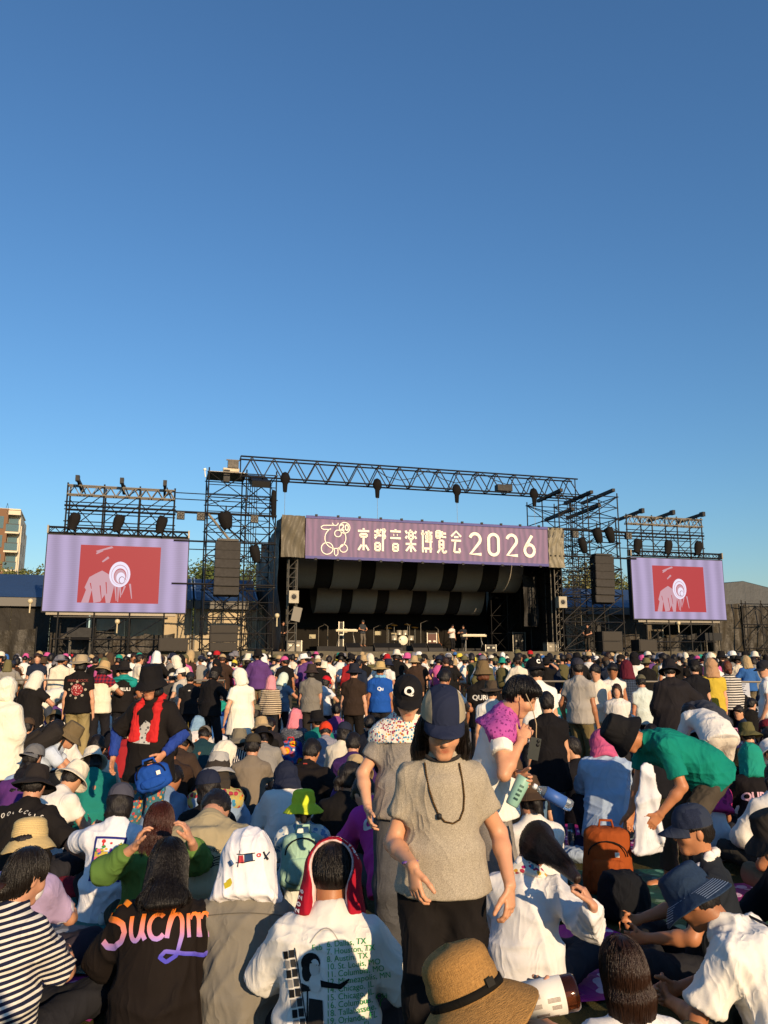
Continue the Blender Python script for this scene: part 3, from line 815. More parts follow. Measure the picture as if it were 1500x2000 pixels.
def strands(b, n, roots_fn, length, down, step=0.014, r=0.0016, seed=0, wave=0.002, off=0.002, taper=True):
    """thin hair tufts that slide down over a hair volume"""
    rs = np.random.RandomState(seed); P = roots_fn(rs, n); down = nrm(down)
    for _ in range(6): P = P - (b(P) - off)[:, None] * b.grad(P, 0.003)
    ns = int(length / step); T = [P.copy()]; offs = off + rs.uniform(0, 0.004, n)
    alive = np.ones(n, bool); stop = np.full(n, ns)
    ln = (rs.uniform(0.55, 1.0, n) * ns).astype(int); ph = rs.uniform(0, 6.28, n)
    nfree = np.zeros(n); lim = rs.randint(0, 3, n)
    for k in range(ns):
        g = b.grad(P, 0.003); t = down - (g @ down)[:, None] * g; tl = np.linalg.norm(t, axis=1)
        end = (nfree > lim) | (k >= ln); stop = np.where(alive & end, k, stop); alive &= ~end
        t = t / (tl[:, None] + 1e-6); sd = np.cross(g, t)
        free = ((tl < 0.5) & (k > 3)) | (nfree > 0); nfree = nfree + (free & alive)
        Pn = P + t * step + sd * (np.sin(ph + k * 0.55) * wave)[:, None]
        Pn = Pn - (np.clip(b(Pn), -0.02, 0.02) - offs)[:, None] * b.grad(Pn, 0.003)
        Pn = np.where(free[:, None], P + down * step * 0.8 - g * 0.001, Pn)
        P = np.where(alive[:, None], Pn, P); T.append(P.copy())
    T = np.stack(T, 1); V = []; F = []; base = 0
    for i in range(n):
        m = max(int(stop[i]), 2) + 1; q = T[i, :m]; t = np.gradient(q, axis=0); t /= np.linalg.norm(t, axis=1, keepdims=True) + 1e-9
        s1 = np.cross(t, A(0.31, 0.52, 0.79)); s1 /= np.linalg.norm(s1, axis=1, keepdims=True) + 1e-9; s2 = np.cross(t, s1)
        rr = r * np.sin(np.linspace(0.5, math.pi - 0.12, m))[:, None] if taper else r
        ring = np.stack([q + s1 * rr, q - s1 * rr * 0.5 + s2 * rr * 0.87, q - s1 * rr * 0.5 - s2 * rr * 0.87], 1).reshape(-1, 3)
        V.append(ring); j = np.arange(m - 1)[:, None] * 3
        for a_, c_ in ((0, 1), (1, 2), (2, 0)): F.append(base + np.concatenate([j + a_, j + c_, j + c_ + 3, j + a_ + 3], 1))
        base += m * 3
    return np.concatenate(V), np.concatenate(F)
def join_meshes(name, lst):
    n = 0; VV = []; FF = []
    for V, F in lst: VV.append(np.asarray(V)); FF.append(np.asarray(F) + n); n += len(V)
    return mesh_from(name, np.concatenate(VV), np.concatenate(FF))
def head_mat(p): 
    M = Matrix([list(p.Rh[i] * p.hs) + [p.head[i]] for i in range(3)] + [[0, 0, 0, 1]]); return M
SHOES = {}
def shoe_mesh(): 
    if 'm' in SHOES: return SHOES['m']
    b = SDF(); b.econe((0, -0.075, 0.03), (0, 0.17, 0.025), (0.038, 0.032), (0.042, 0.022), (1, 0, 0), 0.02, 0.02)
    b.ell((0, -0.03, 0.06), (0.036, 0.055, 0.035), None, 0.03); b.cut((0, 0, -0.003), (0, 0, -1))
    lo, hi = b.bbox(); V, F = surf_net(b, lo, hi, 0.012); SHOES['m'] = mesh_from('shoe', V, F); return SHOES['m']
MESHSET = {}
def person_meshes(key, p, h, sleeve, loose, hem, tl, tlen, seed, fine_head=None, fine_hands=None, amp=0.007, flare=0.0):
    k = (key, h, sleeve, loose, hem, tl, tlen, seed, flare)
    if key is not None and k in MESHSET: return MESHSET[k]
    fold = (amp * 1.25, 19, seed, (1, 1, 1.35)); sb = shirt_sdf(p, sleeve, loose, hem, flare + max(0, tl - 0.014) * 0.9)
    pk = key.rstrip('0123456789') if key else None
    for nm in ('tee', 'long', 'hoodie', 'dress', 'poncho', 'tank'):
        if pk and pk.endswith(nm): pk = pk[:-len(nm)]; break
    def shared(kk, fn):
        if pk is None: return fn()
        kk = (pk,) + kk
        if kk not in MESHSET: MESHSET[kk] = fn()
        return MESHSET[kk]
    r = dict(body=shared(('body', h), lambda: body_mesh(p, max(h, 0.019), fine_head, fine_hands)), shirt=cloth_mesh(sb, h, *fold, name='shirt'),
             trousers=shared(('trousers', h, tl, tlen), lambda: cloth_mesh(trousers_sdf(p, tl, tlen), max(h * 1.2, 0.019), amp * 1.1, 26, seed + 7, (1, 1, 1.3), name='trousers')), sdf=sb, fold=fold)
    if key is not None: MESHSET[k] = r
    return r
def person(loc, face, p, label, shirt='#222222', trousers='#26262a', skin='#c49274', hair=None, hairc='#15100e', hat=None, hatc='#222', hatseed=0,
           h=0.014, sleeve=0.6, loose=0.018, hem=0.10, tl=0.016, tlen=0.95, seed=1, key=None, fine_head=None, fine_hands=None,
           shirt_m=None, trousers_m=None, hat_m=None, group=None, amp=0.007, flare=0.0, shoes=None, extra=None, hat2=None, hat2c=None, hat_scale=1.0, hat_dz=0.0, hat_p=0.0, cust_hat=False):
    o = empty('person', loc, face, label=label, cat='person', group=group)
    ms = person_meshes(key, p, h, sleeve, loose, hem, tl, tlen, seed, fine_head, fine_hands, amp, flare)
    obj('body', ms['body'], o, skin_mat(skin))
    obj('shirt', ms['shirt'], o, shirt_m or fabric(shirt)); obj('trousers', ms['trousers'], o, trousers_m or fabric(trousers))
    M = head_mat(p)
    if hair: obj('hair', headwear(hair + ('_u' if (hat or cust_hat) and not (hat or '').startswith('band') else ''), hatseed % 3), o, hair_mat(hairc), M)
    NM = {'towel': 'head_towel', 'hood': 'hood', 'flap': 'neck_flap', 'bandana': 'bandana', 'cap': 'cap', 'cap_back': 'cap', 'cap_open': 'cap'}
    for kd, cc, mm in ((hat, hatc, hat_m), (hat2, hat2c, None)):
        if kd: obj(NM.get(kd, 'hat'), headwear(kd, hatseed), o, mm or fabric(cc), M @ Matrix.Translation((0, -0.007 if kd.startswith('cap') else (0 if kd in NM else -0.014), hat_dz)) @ Matrix.Rotation(R(-hat_p), 4, 'X') @ Matrix.Scale(hat_scale, 4))
    if shoes:
        for sd in 'lr':
            a = p.An[sd]; obj('shoe', shoe_mesh(), o, fabric(shoes), Matrix.Translation((a[0], a[1], max(a[2] - 0.075, 0))) @ Matrix.Rotation(math.atan2(-p.toe[sd][0], p.toe[sd][1]), 4, 'Z'))
    return o, ms
# ------------------------------------------------------------------ ground
def ground_material():
    m, nt, b = base_mat('trampled grass', lin('#4a4a2c'), 0.95, 0.1)
    co = objco(nt)
    n1 = noise(nt, 0.7, 5, co); n2 = noise(nt, 14, 6, co, 0.7); n3 = noise(nt, 90, 4, co, 0.75)
    c = mixcol(nt, n2, lin('#2b331a'), lin('#59592f')); c = mixcol(nt, mth(nt, 'MULTIPLY', n3, 0.7), c, lin('#6f6640'))
    c = mixcol(nt, mth(nt, 'MULTIPLY', n1, 0.55), c, lin('#4d4230'))
    nt.links.new(c, b.inputs['Base Color']); bump(nt, b, mth(nt, 'ADD', n2, n3), 0.8, 0.05)
    return m
gm = MB(); N_ = 24
gm.add([(x, y, 0) for y in (-120, 400) for x in (-350, 350)], [(0, 1, 3, 2)])
tag(gm.build('ground', ground_material()), kind='structure')

# ------------------------------------------------------------------ stage frame of reference: u along the stage, v away from the audience
PHI = R(16); SO = Vector((0, 45, 0)); SU = Vector((math.cos(PHI), math.sin(PHI), 0)); SV = Vector((-math.sin(PHI), math.cos(PHI), 0))
ZS = 0.40     # the stage field lies a little higher than the lawn in front
def SW(u, v, z): return SO + SU * u + SV * v + Vector((0, 0, z + ZS))
def SPX(px, py, v=0.0):
    d = ray(px, py); c = Vector((0, 0, CAM_H)); t = ((SO - c).dot(SV) + v) / d.dot(SV); p = c + d * t
    return (p - SO).dot(SU), p.z - ZS
class Thing:
    """a stage thing: an Empty at its base; parts take stage coordinates"""
    def __init__(s, name, label, cat, u, v, z, group=None):
        s.o = empty(name, SW(u, v, z), PHI, label=label, cat=cat, group=group); s.b = Vector((u, v, z))
    def L(s, p): return Vector(p) - s.b
    def bar(s, name, a, b, r, mat):
        a, b = Vector(a), Vector(b)
        if a.z == 0: a.z = -ZS
        return bar(s.o, name, s.L(a), s.L(b), r, mat)
    def box(s, name, c, d, mat, rotM=None): return MB().box((0, 0, 0), d, rotM).build(name, mat, s.o, False, Matrix.Translation(s.L(c)))
    def mb(s, name, m, mat, smooth=False): 
        m.V = [tuple(Vector(v) - s.b) for v in m.V]; return m.build(name, mat, s.o, smooth)
STEEL = paint('#2a2826', 0.45, 0.6, 0.25); STEELW = paint('#8b8272', 0.5, 0.4, 0.2); BLACK = paint('#161514', 0.6); BLACKM = paint('#1d1b1a', 0.75, 0, 0.2)
GRILLE = paint('#2e2a26', 0.7, 0.1, 0.15); ALU = paint('#a8a294', 0.4, 0.7, 0.1); GALV = paint('#6d675c', 0.45, 0.7, 0.2)
DECK = 1.38
def sheet(fn, nu, nv):
    """grid sheet from fn(a, b) -> point"""
    V = [fn(i / nu, j / nv) for j in range(nv + 1) for i in range(nu + 1)]
    F = [(j * (nu + 1) + i, j * (nu + 1) + i + 1, (j + 1) * (nu + 1) + i + 1, (j + 1) * (nu + 1) + i) for j in range(nv) for i in range(nu)]
    return MB().add(V, F)
def wrinkle(x, z, seed, a=0.08):
    s = seed * 1.7
    return a * (math.sin(2.1 * x + s + 0.8 * math.sin(z * 1.3 + s)) + 0.6 * math.sin(5.3 * x + 1.4 * z + s * 2) + 0.4 * math.sin(9.1 * x - 2.3 * z + s) + 0.5 * abs(math.sin(3.3 * x + 2.2 * z + 3 * s)))
def tarp_sheet(t, name, u0, u1, z0, z1, v, mat, seed, a=0.08, dense=3.0, sag=0.0):
    nu, nv = max(int(abs(u1 - u0) * dense * 2), 6), max(int((z1 - z0) * dense), 5)
    return t.mb(name, sheet(lambda p, q: (u0 + (u1 - u0) * p, v + wrinkle(u0 + (u1 - u0) * p, (z1 - z0) * q, seed, a) * (1 - 0.5 * q), (z0 if z0 > 0.05 else -ZS) + (z1 - (z0 if z0 > 0.05 else -ZS)) * q - sag * math.sin(p * math.pi) * q), nu, nv), mat, True)
def box_truss(t, a, b, up, out, n, r=0.03, mat=STEEL, rb=0.018, x=False):
    """four chords with zigzag braces between points a and b"""
    a, b, up, out = Vector(a), Vector(b), Vector(up), Vector(out)
    cs = [Vector((0, 0, 0)), up, out, up + out]
    for c in cs: t.bar('chord', a + c, b + c, r, mat)
    d = (b - a) / n
    for i in range(n):
        p0, p1, pm = a + d * i, a + d * (i + 1), a + d * (i + 0.5)
        for side in (Vector((0, 0, 0)), out):
            t.bar('brace', p0 + side, pm + up + side, rb, mat); t.bar('brace', pm + up + side, p1 + side, rb, mat)
        t.bar('brace', p0, p0 + out, rb, mat); t.bar('brace', pm + up, pm + up + out, rb, mat)
def scaffold(t, us, vs_, zs, r=0.04, diag=True, seed=0, mat=STEEL, skip=()):
    rs = random.Random(seed)
    for u in us:
        for v in vs_: t.bar('standard', (u, v, zs[0]), (u, v, zs[-1] + 0.25), r, mat)
    for z in zs[1:]:
        for v in vs_:
            t.bar('ledger', (us[0] - 0.1, v, z), (us[-1] + 0.1, v, z), r * 0.8, mat)
        for u in us: t.bar('transom', (u, vs_[0] - 0.1, z), (u, vs_[-1] + 0.1, z), r * 0.8, mat)
    if diag:
        for j in range(len(zs) - 1):
            for i in range(len(us) - 1):
                t.bar('brace', (us[i], vs_[0], zs[j]), (us[i + 1], vs_[0], zs[j + 1]), r * 0.75, mat)
                if rs.random() < 0.6: t.bar('brace', (us[i + 1], vs_[-1], zs[j]), (us[i], vs_[-1], zs[j + 1]), r * 0.75, mat)
            for u in (us[0], us[-1]):
                if len(vs_) > 1: t.bar('brace', (u, vs_[0], zs[j]), (u, vs_[-1], zs[j + 1]), r * 0.75, mat)

# ------------------------------------------------------------------ stage
stage = Thing('stage', 'black festival stage deck with tan wrinkled skirt below the purple banner', 'stage', 3, 0, 0)
stage.box('deck', (5.5, 6.6, DECK - 0.15), (36, 13, 0.3), BLACKM)
for i, (a, b_) in enumerate([(-12.6 + 4.5 * k, -12.6 + 4.5 * (k + 1) + 0.05) for k in range(8)]):
    tarp_sheet(stage, 'skirt', a, b_, 0.02, DECK + 0.02, 0.02, tarp('#57503f', 0.6), i, 0.045, 4, 0.04)
stage.box('back_wall', (3, 12.2, 5.2), (17.5, 0.12, 7.6), paint('#15181b', 0.9))
tarp_sheet(stage, 'back_cloth', -4.6, 10.6, DECK, 3.1, 11.6, fabric('#1f1c18'), 3, 0.10, 3)
stage.box('riser', (-0.3, 5.5, DECK + 0.16), (5.6, 2.6, 0.32), BLACKM); stage.box('riser', (5.6, 4.0, DECK + 0.1), (3.4, 2.0, 0.2), BLACKM)
stage.box('drum_riser', (2.6, 6.6, DECK + 0.2), (3.0, 2.4, 0.4), BLACKM)
roof = Thing('stage_roof', 'low black stage roof with sloping tarpaulin sides behind the purple banner', 'roof', 3, 0.3, DECK)
m = MB(); m.add([(-6.05, 0.35, 9.05), (11.75, 0.35, 9.05), (11.75, 12.6, 7.3), (-6.05, 12.6, 7.3), (-6.05, 0.35, 8.85), (11.75, 0.35, 8.85), (11.75, 12.6, 7.1), (-6.05, 12.6, 7.1)],
                [(0, 1, 2, 3), (7, 6, 5, 4), (0, 4, 5, 1), (1, 5, 6, 2), (2, 6, 7, 3), (3, 7, 4, 0)])
roof.mb('roof_sheet', m, BLACKM)
def side_wall(u, seed, ztop=9.0, bot=1.4):
    return sheet(lambda p, q: (u + wrinkle(p * 11, q * 5, seed, 0.10), 0.4 + 12 * p, bot + (ztop - 1.75 * p - bot) * q), 36, 18)
roof.mb('side_tarpaulin', side_wall(-6.1, 2), tarp('#31363c', 0.5), True); roof.mb('side_tarpaulin', side_wall(11.85, 4), tarp('#211f1d', 0.6), True)
roof.mb('front_wrap', sheet(lambda p, q: (-6.1 + 1.35 * p, 0.02 - 0.10 * abs(math.sin(9 * p + 2.2 * math.sin(3 * q + 1))) - 0.07 * math.sin(8 * q + 5 * p) - 0.10 * math.sin(p * 3.1), 6.65 + 2.42 * q), 26, 30), fabric('#6b6455', rough=0.38), True)
roof.mb('front_wrap', sheet(lambda p, q: (10.72 + 1.1 * p, 0.02 - 0.10 * abs(math.sin(11 * p + 2.2 * math.sin(4 * q))) - 0.08 * abs(math.sin(10 * q + 4 * abs(p - .5))) - 0.10 * math.sin(p * 3.1), 6.55 + 2.5 * q), 26, 30), fabric('#8d8571', rough=0.38), True)
roof.mb('wrap_top', sheet(lambda p, q: (10.7 + 1.15 * p, -0.12 + wrinkle(p * 3, q * 4, 6, 0.03), 8.45 + 0.64 * q), 10, 6), tarp('#3c3832', 0.4, 1.6), True)
# purple name banner
BU0, BU1, BZ0, BZ1 = -4.71, 10.68, 6.68, 9.02
ban = Thing('banner', 'purple banner with white festival lettering and year hung across the stage front', 'banner', 3, -0.1, BZ0)
def banner_mat():
    m, nt, b = base_mat('banner cloth', lin('#8f789c'), 0.7, 0.2); co = objco(nt)
    w = nd(nt, 'ShaderNodeTexWave'); w.wave_type = 'BANDS'; w.bands_direction = 'X'; w.inputs['Scale'].default_value = 0.8
    w.inputs['Distortion'].default_value = 7; w.inputs['Detail'].default_value = 3; w.inputs['Detail Scale'].default_value = 1.3
    mp = nd(nt, 'ShaderNodeMapping'); mp.inputs['Scale'].default_value = (1, 1, 0.35); nt.links.new(co, mp.inputs[0]); nt.links.new(mp.outputs[0], w.inputs['Vector'])
    nt.links.new(mixcol(nt, w.outputs['Fac'], lin('#87708c'), lin('#74667f')), b.inputs['Base Color'])
    bump(nt, b, noise(nt, 1.5, 2, co), 0.3, 0.1); return m
ban.mb('cloth', sheet(lambda p, q: (BU0 + (BU1 - BU0) * p, -0.12 + 0.012 * math.sin(p * 60) * math.sin(q * 3), BZ0 + (BZ1 - BZ0) * q), 80, 6), banner_mat(), True)
HEM = paint('#4d4a86', 0.6)
for z in (BZ0, BZ1): ban.box('hem', ((BU0 + BU1) / 2, -0.13, z), (BU1 - BU0, 0.06, 0.16), HEM)
for k in range(12):
    for z in (BZ1 + 0.1, BZ0 - 0.1): ban.box('clamp', (BU0 + 0.6 + k * 1.29, -0.14, z), (0.14, 0.12, 0.12), BLACK)
WHITE = paint('#f4eedd', 0.7, 0, 0.04)
def b_px(px, py): return SPX(px, py, -0.16)
def glyph(name, parts, u, z, w, h, sw):
    """a written sign from strokes in a unit cell"""
    lst = []
    for pts in parts:
        if pts[0] == 'b': _, x0, y0, x1, y1 = pts; V = np.array([(x0, y0), (x1, y0), (x1, y1), (x0, y1)]); F = [[0, 1, 2, 3]]
        else:
            P = [(x * w, y * h) for x, y in pts]; V, F = stroke2(P, sw); V = V / A(w, h)
        lst.append((V, F))
    m = MB()
    for V, F in lst:
        m.add([(u + x * w, -0.165, z + y * h) for x, y in V], F)
    return ban.mb(name, m, WHITE)
def S(x0, y0, x1, y1): return [(x0, y0), (x1, y1)]
def bx4(x0, y0, x1, y1): return [S(x0, y0, x1, y0), S(x0, y1, x1, y1), S(x0, y0, x0, y1), S(x1, y0, x1, y1)]
GL = [
 [S(.5, .9, .5, 1), S(0, .87, 1, .87)] + bx4(.22, .62, .78, .74) + [S(.5, .62, .5, .02), S(.34, .26, .04, 0.02), S(.66, .26, .96, 0.02)],
 [S(0, .87, .62, .87), S(.3, .98, .3, .7), S(0, .7, .66, .7), S(.66, .98, .04, .55), S(.8, 1, .8, 0), S(.8, .97, 1.02, .97), S(1.02, .97, .9, .78), S(.9, .78, 1.04, .62), S(1.04, .62, .84, .56)] + bx4(.1, .04, .52, .36) + [S(.1, .2, .52, .2)],
 [S(.5, .9, .5, 1), S(0, .9, 1, .9), S(.3, .74, .38, .74), S(.62, .74, .7, .74), S(0, .6, 1, .6)] + bx4(.28, .04, .72, .34) + [S(.28, .19, .72, .19)],
 [S(.5, .9, .42, 1)] + bx4(.32, .58, .68, .9) + [S(.32, .74, .68, .74), S(.0, .95, .14, .82), S(.0, .6, .14, .72), S(1, .95, .86, .82), S(1, .6, .86, .72), S(.5, .58, .5, 0), S(.0, .36, 1, .36), S(.42, .28, .04, .04), S(.58, .28, .96, .04)],
 [S(.16, 1, .16, 0), S(0, .84, .34, .84), S(.38, .9, 1.04, .9), S(.7, 1, .7, .48)] + bx4(.46, .58, .94, .8) + [S(.46, .69, .94, .69), S(.36, .5, 1.04, .5), S(.16, .18, 1.0, .18), S(.86, .46, .86, 0), S(.44, .12, .44, 0)],
 bx4(.0, .68, .42, .98) + [S(.0, .83, .42, .83), S(.21, .68, .21, .98), S(.58, .98, .58, .72), S(.58, .88, .98, .88), S(.58, .72, .98, .72)] + bx4(.3, .2, .7, .56) + [S(.3, .38, .7, .38), S(.4, .2, .1, 0), S(.62, .2, .62, .04), S(.62, .03, .96, .03), S(.96, .03, .96, .12)],
 [[(0, .76), (.5, 1), (1, .76)], S(.28, .74, .74, .74), S(0, .58, 1, .58), S(.42, .58, .28, .06), S(.28, .06, .88, .06), S(.88, .06, .8, .24)],
]
gx = [(699, 721), (731, 752), (762, 783), (792, 813), (822, 844), (852, 872), (881, 901)]
for k, (g_, (x0, x1)) in enumerate(zip(GL, gx)):
    f = (x0 - 699) / 202.0
    ut, zt = b_px(x0, 1031 + 7 * f); ub, zb = b_px(x1, 1076 + 6 * f)
    glyph('letter', g_, ut, zb, ub - ut, zt - zb, 0.125)
def arcs(*a): return arc2(*a)
DG = {'2': [arc2(.5, .72, .40, .26, 165, -35, 14) + [(.12, .03), (.98, .03)]],
      '0': [arc2(.5, .74, .38, .24, 0, 180, 12) + arc2(.5, .26, .38, .24, 180, 360, 12) + [(.88, .74)]],
      '6': [[(.72, .99), (.16, .42)], arc2(.5, .29, .38, .27, 0, 360, 20)]}
for ch, (x0, x1) in zip('2026', [(915, 941), (951, 977), (987, 1012), (1021, 1047)]):
    f = (x0 - 915) / 130.0
    ut, zt = b_px(x0, 1041 + 5 * f); ub, zb = b_px(x1, 1084 + 4.5 * f)
    glyph('numeral', DG[ch], ut, zb, ub - ut, zt - zb, 0.19)
def ring(cx, cy, rx, ry=None, a0=0, a1=360):
    return arc2(cx, cy, rx, ry or rx, a0, a1, 26)
def emblem():
    m = MB()
    for pts in ([*ring(655, 1051, 20.5, 20.5, -60, 245)], ring(660, 1042, 6.5), ring(673, 1031, 10.5), ring(639, 1071, 11.5), ring(671, 1071, 7.5), ring(655, 1021, 5.5, 5.5, 0, 180),
                [(651, 1026), (632, 1026), (627, 1029), (628, 1032), (632, 1034), (646, 1034)], [(653, 1070), (653, 1082), (656, 1086), (660, 1082), (660, 1070)]):
        P = [b_px(x, y) for x, y in pts]; V, F = stroke2(P, 0.055); m.add([(a, -0.165, b_) for a, b_ in V], F)
    ban.mb('emblem', m, WHITE)
    V, F = text_mesh2('20', 0.52, bold=0.012); c = b_px(673, 1031)
    ban.mb('emblem_number', MB().add([(c[0] + x, -0.168, c[1] + y) for x, y in V], F), WHITE)

# fabric slings under the roof
GREY = fabric('#9c968b', rough=0.95)
def sling_row(v0, ztop, diam, sagz, tops, row):
    for (p0, p1) in tops:
        u0 = SPX(p0, 1110, v0)[0]; u1 = SPX(p1, 1110, v0)[0]
        t = Thing('ceiling_sling', 'wide grey cloth strip sagging in a curve in the %s row under the stage roof' % row, 'fabric', (u0 + u1) / 2, v0, ztop, 'grey cloth strips under the stage roof, %s row' % row)
        t.mb('cloth', sheet(lambda p, q: (u0 + (u1 - u0) * p, v0 + diam / 2 - diam / 2 * math.cos(q * math.pi) , ztop - sagz * math.sin(q * math.pi) ** 0.9), 3, 20), GREY, True)
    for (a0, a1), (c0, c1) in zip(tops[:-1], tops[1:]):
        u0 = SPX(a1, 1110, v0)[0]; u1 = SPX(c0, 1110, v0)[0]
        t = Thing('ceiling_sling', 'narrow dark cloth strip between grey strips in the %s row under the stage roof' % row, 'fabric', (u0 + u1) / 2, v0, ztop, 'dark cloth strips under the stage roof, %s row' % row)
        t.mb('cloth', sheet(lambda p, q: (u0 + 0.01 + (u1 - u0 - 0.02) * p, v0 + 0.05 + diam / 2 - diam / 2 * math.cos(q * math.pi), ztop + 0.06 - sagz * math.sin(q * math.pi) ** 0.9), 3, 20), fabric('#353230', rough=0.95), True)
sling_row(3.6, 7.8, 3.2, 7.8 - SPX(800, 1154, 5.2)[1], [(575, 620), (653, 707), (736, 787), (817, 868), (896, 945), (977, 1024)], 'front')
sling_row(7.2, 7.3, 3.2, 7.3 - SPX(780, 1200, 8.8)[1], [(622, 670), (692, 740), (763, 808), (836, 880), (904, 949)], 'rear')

# truss columns either side of the opening and small white speakers
for px, sd in ((571, 'left'), (1092, 'right')):
    u = SPX(px, 1180, 0.3)[0]
    side = 'beside the sloping dark tarpaulin' if sd == 'left' else 'beside the crossed scaffold tower'
    t = Thing('truss_column', 'slim lattice column at the stage mouth ' + side, 'truss', u, 0.3, DECK)
    for a, b_ in ((-.25, 0), (.25, 0), (-.25, .5), (.25, .5)): t.bar('chord', (u + a, 0.3 + b_, DECK), (u + a, 0.3 + b_, 6.6), 0.035, GALV)
    for k in range(10):
        z = DECK + 0.52 * k
        t.bar('brace', (u - .25, .3, z), (u + .25, .3, z + .52), 0.02, GALV); t.bar('brace', (u - .25, .3, z + .52), (u + .25, .3, z + .52), 0.02, GALV)
    t = Thing('fill_speaker', 'pale square loudspeaker with round dark cone on the lattice column ' + side, 'speaker', u, -0.1, 4.05)
    t.box('cabinet', (u, 0.0, 4.4), (0.55, 0.4, 0.7), paint('#a9a08a', 0.5))
    t.mb('cone', MB().lathe([(0.19, 0), (0.17, -0.02), (0.08, 0.02), (0.001, 0.015)], 20, 1, 1, Matrix.Translation((u, -0.21, 4.4)) @ Matrix.Rotation(R(90), 4, 'X')), BLACK, True)
    t.bar('bracket', (u, 0.1, 4.75), (u, 0.1, 5.2), 0.03, STEEL)

# overhead truss, hoists and wires
tr = Thing('overhead_truss', 'long black lattice truss spanning high above the stage between the towers', 'truss', 2, 0.2, 11.2)
box_truss(tr, (-8.5, 0.0, 11.2), (13.2, 0.0, 11.2), (0, 0.25, 1.24), (0, 0.75, 0), 17, 0.05, STEEL, 0.034)
for a in ((-8.5, 0.25, 12.44), (13.0, 0.25, 12.44)): tr.bar('end_post', (a[0], a[1], 11.2), a, 0.035, STEEL)
tr.mb('cable', MB().tube([(-0.8 + 0.9 * k, -0.02, 12.3 - 0.75 * math.sin(k / 4 * math.pi) ** 0.8 if k <= 4 else 12.3 - 0.7 * math.sin((k - 4) / 4 * math.pi)) for k in range(9)], 0.025, 6), BLACK, True)
tr.mb('cable', MB().tube([(6.4 + 0.8 * k, -0.02, 12.3 - 0.6 * math.sin(k / 5 * math.pi)) for k in range(6)], 0.022, 6), BLACK, True)
tr.box('motor_box', (7.9, 0.2, 11.5), (1.0, 0.5, 0.4), BLACK)
for px, py in ((557, 940), (737, 952), (892, 962), (1043, 970)):
    u, z = SPX(px, py, 0.0)
    t = Thing('chain_hoist', 'black bagged chain hoist hanging under the long overhead truss', 'hoist', u, 0, z - 0.8, 'chain hoists under the overhead truss')
    t.mb('bag', MB().lathe([(0.02, 0.62), (0.2, 0.55), (0.3, 0.3), (0.26, 0.1), (0.15, -0.05), (0.12, -0.5), (0.02, -0.52)], 12, 1, 0.8, Matrix.Translation((u, 0, z - 0.1)), lambda t_, r: 0.05 * math.sin(3 * t_)), fabric('#1a1817'), True)
    t.bar('hook', (u, 0, z + 0.45), (u, 0, 11.3), 0.03, STEEL)
    t.bar('wire', (u, 0, z - 0.6), (u, -0.05, 9.1), 0.011, ALU)

# ------------------------------------------------------------------ speaker towers
ZL = [0.0, 1.5, 3.2, 4.9, 6.6, 8.3, 9.9, 11.35]
tl = Thing('scaffold_tower', 'tall black scaffold tower between the large left screen and the tarpaulin corner', 'scaffold', -8.4, 1.2, 0)
scaffold(tl, [-10.25, -8.15, -6.45], [0.0, 2.6], ZL, seed=1)
tl.box('planks', (-9.2, 1.3, 11.42), (2.2, 2.2, 0.06), GALV); tl.box('head_beam', (-7.4, 0.6, 11.1), (1.0, 2.6, 0.35), BLACK, Matrix.Rotation(R(20), 3, 'X'))
for z, r in ((8.95, 0.07), (7.35, 0.05), (5.0, 0.05)): tl.bar('ledger', (-12.0, -0.1, z), (-6.4, -0.1, z), r, STEEL)
for z in (10.1, 9.75, 6.95): tl.bar('ledger', (-12.0, 0.3, z), (-6.4, 0.3, z), 0.028, STEEL)
tl.bar('strut', (-10.2, -0.1, 8.9), (-9.0, -0.1, 7.5), 0.07, STEELW); tl.bar('strut', (-8.2, -0.1, 7.4), (-9.4, -0.1, 8.4), 0.05, STEEL)
for tw, us_, vs_ in ((tl, (-10.25, -8.15, -6.45), (0.0, 2.6)), (tr2 if False else None, (), ())):
    if tw is None: continue
    for j in range(len(ZL) - 1):
        zm = (ZL[j] + ZL[j + 1]) / 2
        for v in vs_: tw.bar('ledger', (us_[0], v, zm), (us_[-1], v, zm), 0.024, STEEL)
        for i in range(2): tw.bar('brace', (us_[i + 1], vs_[0] + 0.06, ZL[j]), (us_[i], vs_[0] + 0.06, ZL[j + 1]), 0.026, STEEL); tw.bar('brace', (us_[i], vs_[1], ZL[j]), (us_[i + 1], vs_[1], zm), 0.024, STEEL)
for k in range(5): tl.mb('cable', MB().tube([(-8.0 + .12 * k, 0.3, 11.2), (-8.1 + .15 * k, 0.35, 8.5), (-7.9 + .08 * k, 0.3, 5.5), (-8.0 + .1 * k, 0.3, 1.6)], 0.022, 5), BLACK, True)
tl.mb('cloth_bundle', MB().lathe([(0.02, 0.9), (0.12, 0.8), (0.17, 0.3), (0.1, -0.6), (0.03, -0.9)], 10, 1, 1, Matrix.Translation((-6.6, -0.1, 9.6))), fabric('#1c1a18'), True)
t = Thing('winch', 'square motor winch on top of the scaffold tower beside the truss end', 'winch', -9.0, 0.6, 11.5)
t.box('frame', (-9.0, 0.6, 11.62), (0.9, 0.5, 0.2), STEELW); t.box('motor', (-8.9, 0.5, 11.95), (0.6, 0.45, 0.45), STEEL); t.bar('handle', (-9.3, 0.4, 12.2), (-8.5, 0.4, 12.2), 0.04, STEELW)
t.box('drum', (-9.25, 0.5, 11.25), (0.35, 0.4, 0.7), BLACK)
t = Thing('dome_lamp', 'small white dome lamp on a bracket at the tower top', 'lamp', -10.45, -0.1, 11.2)
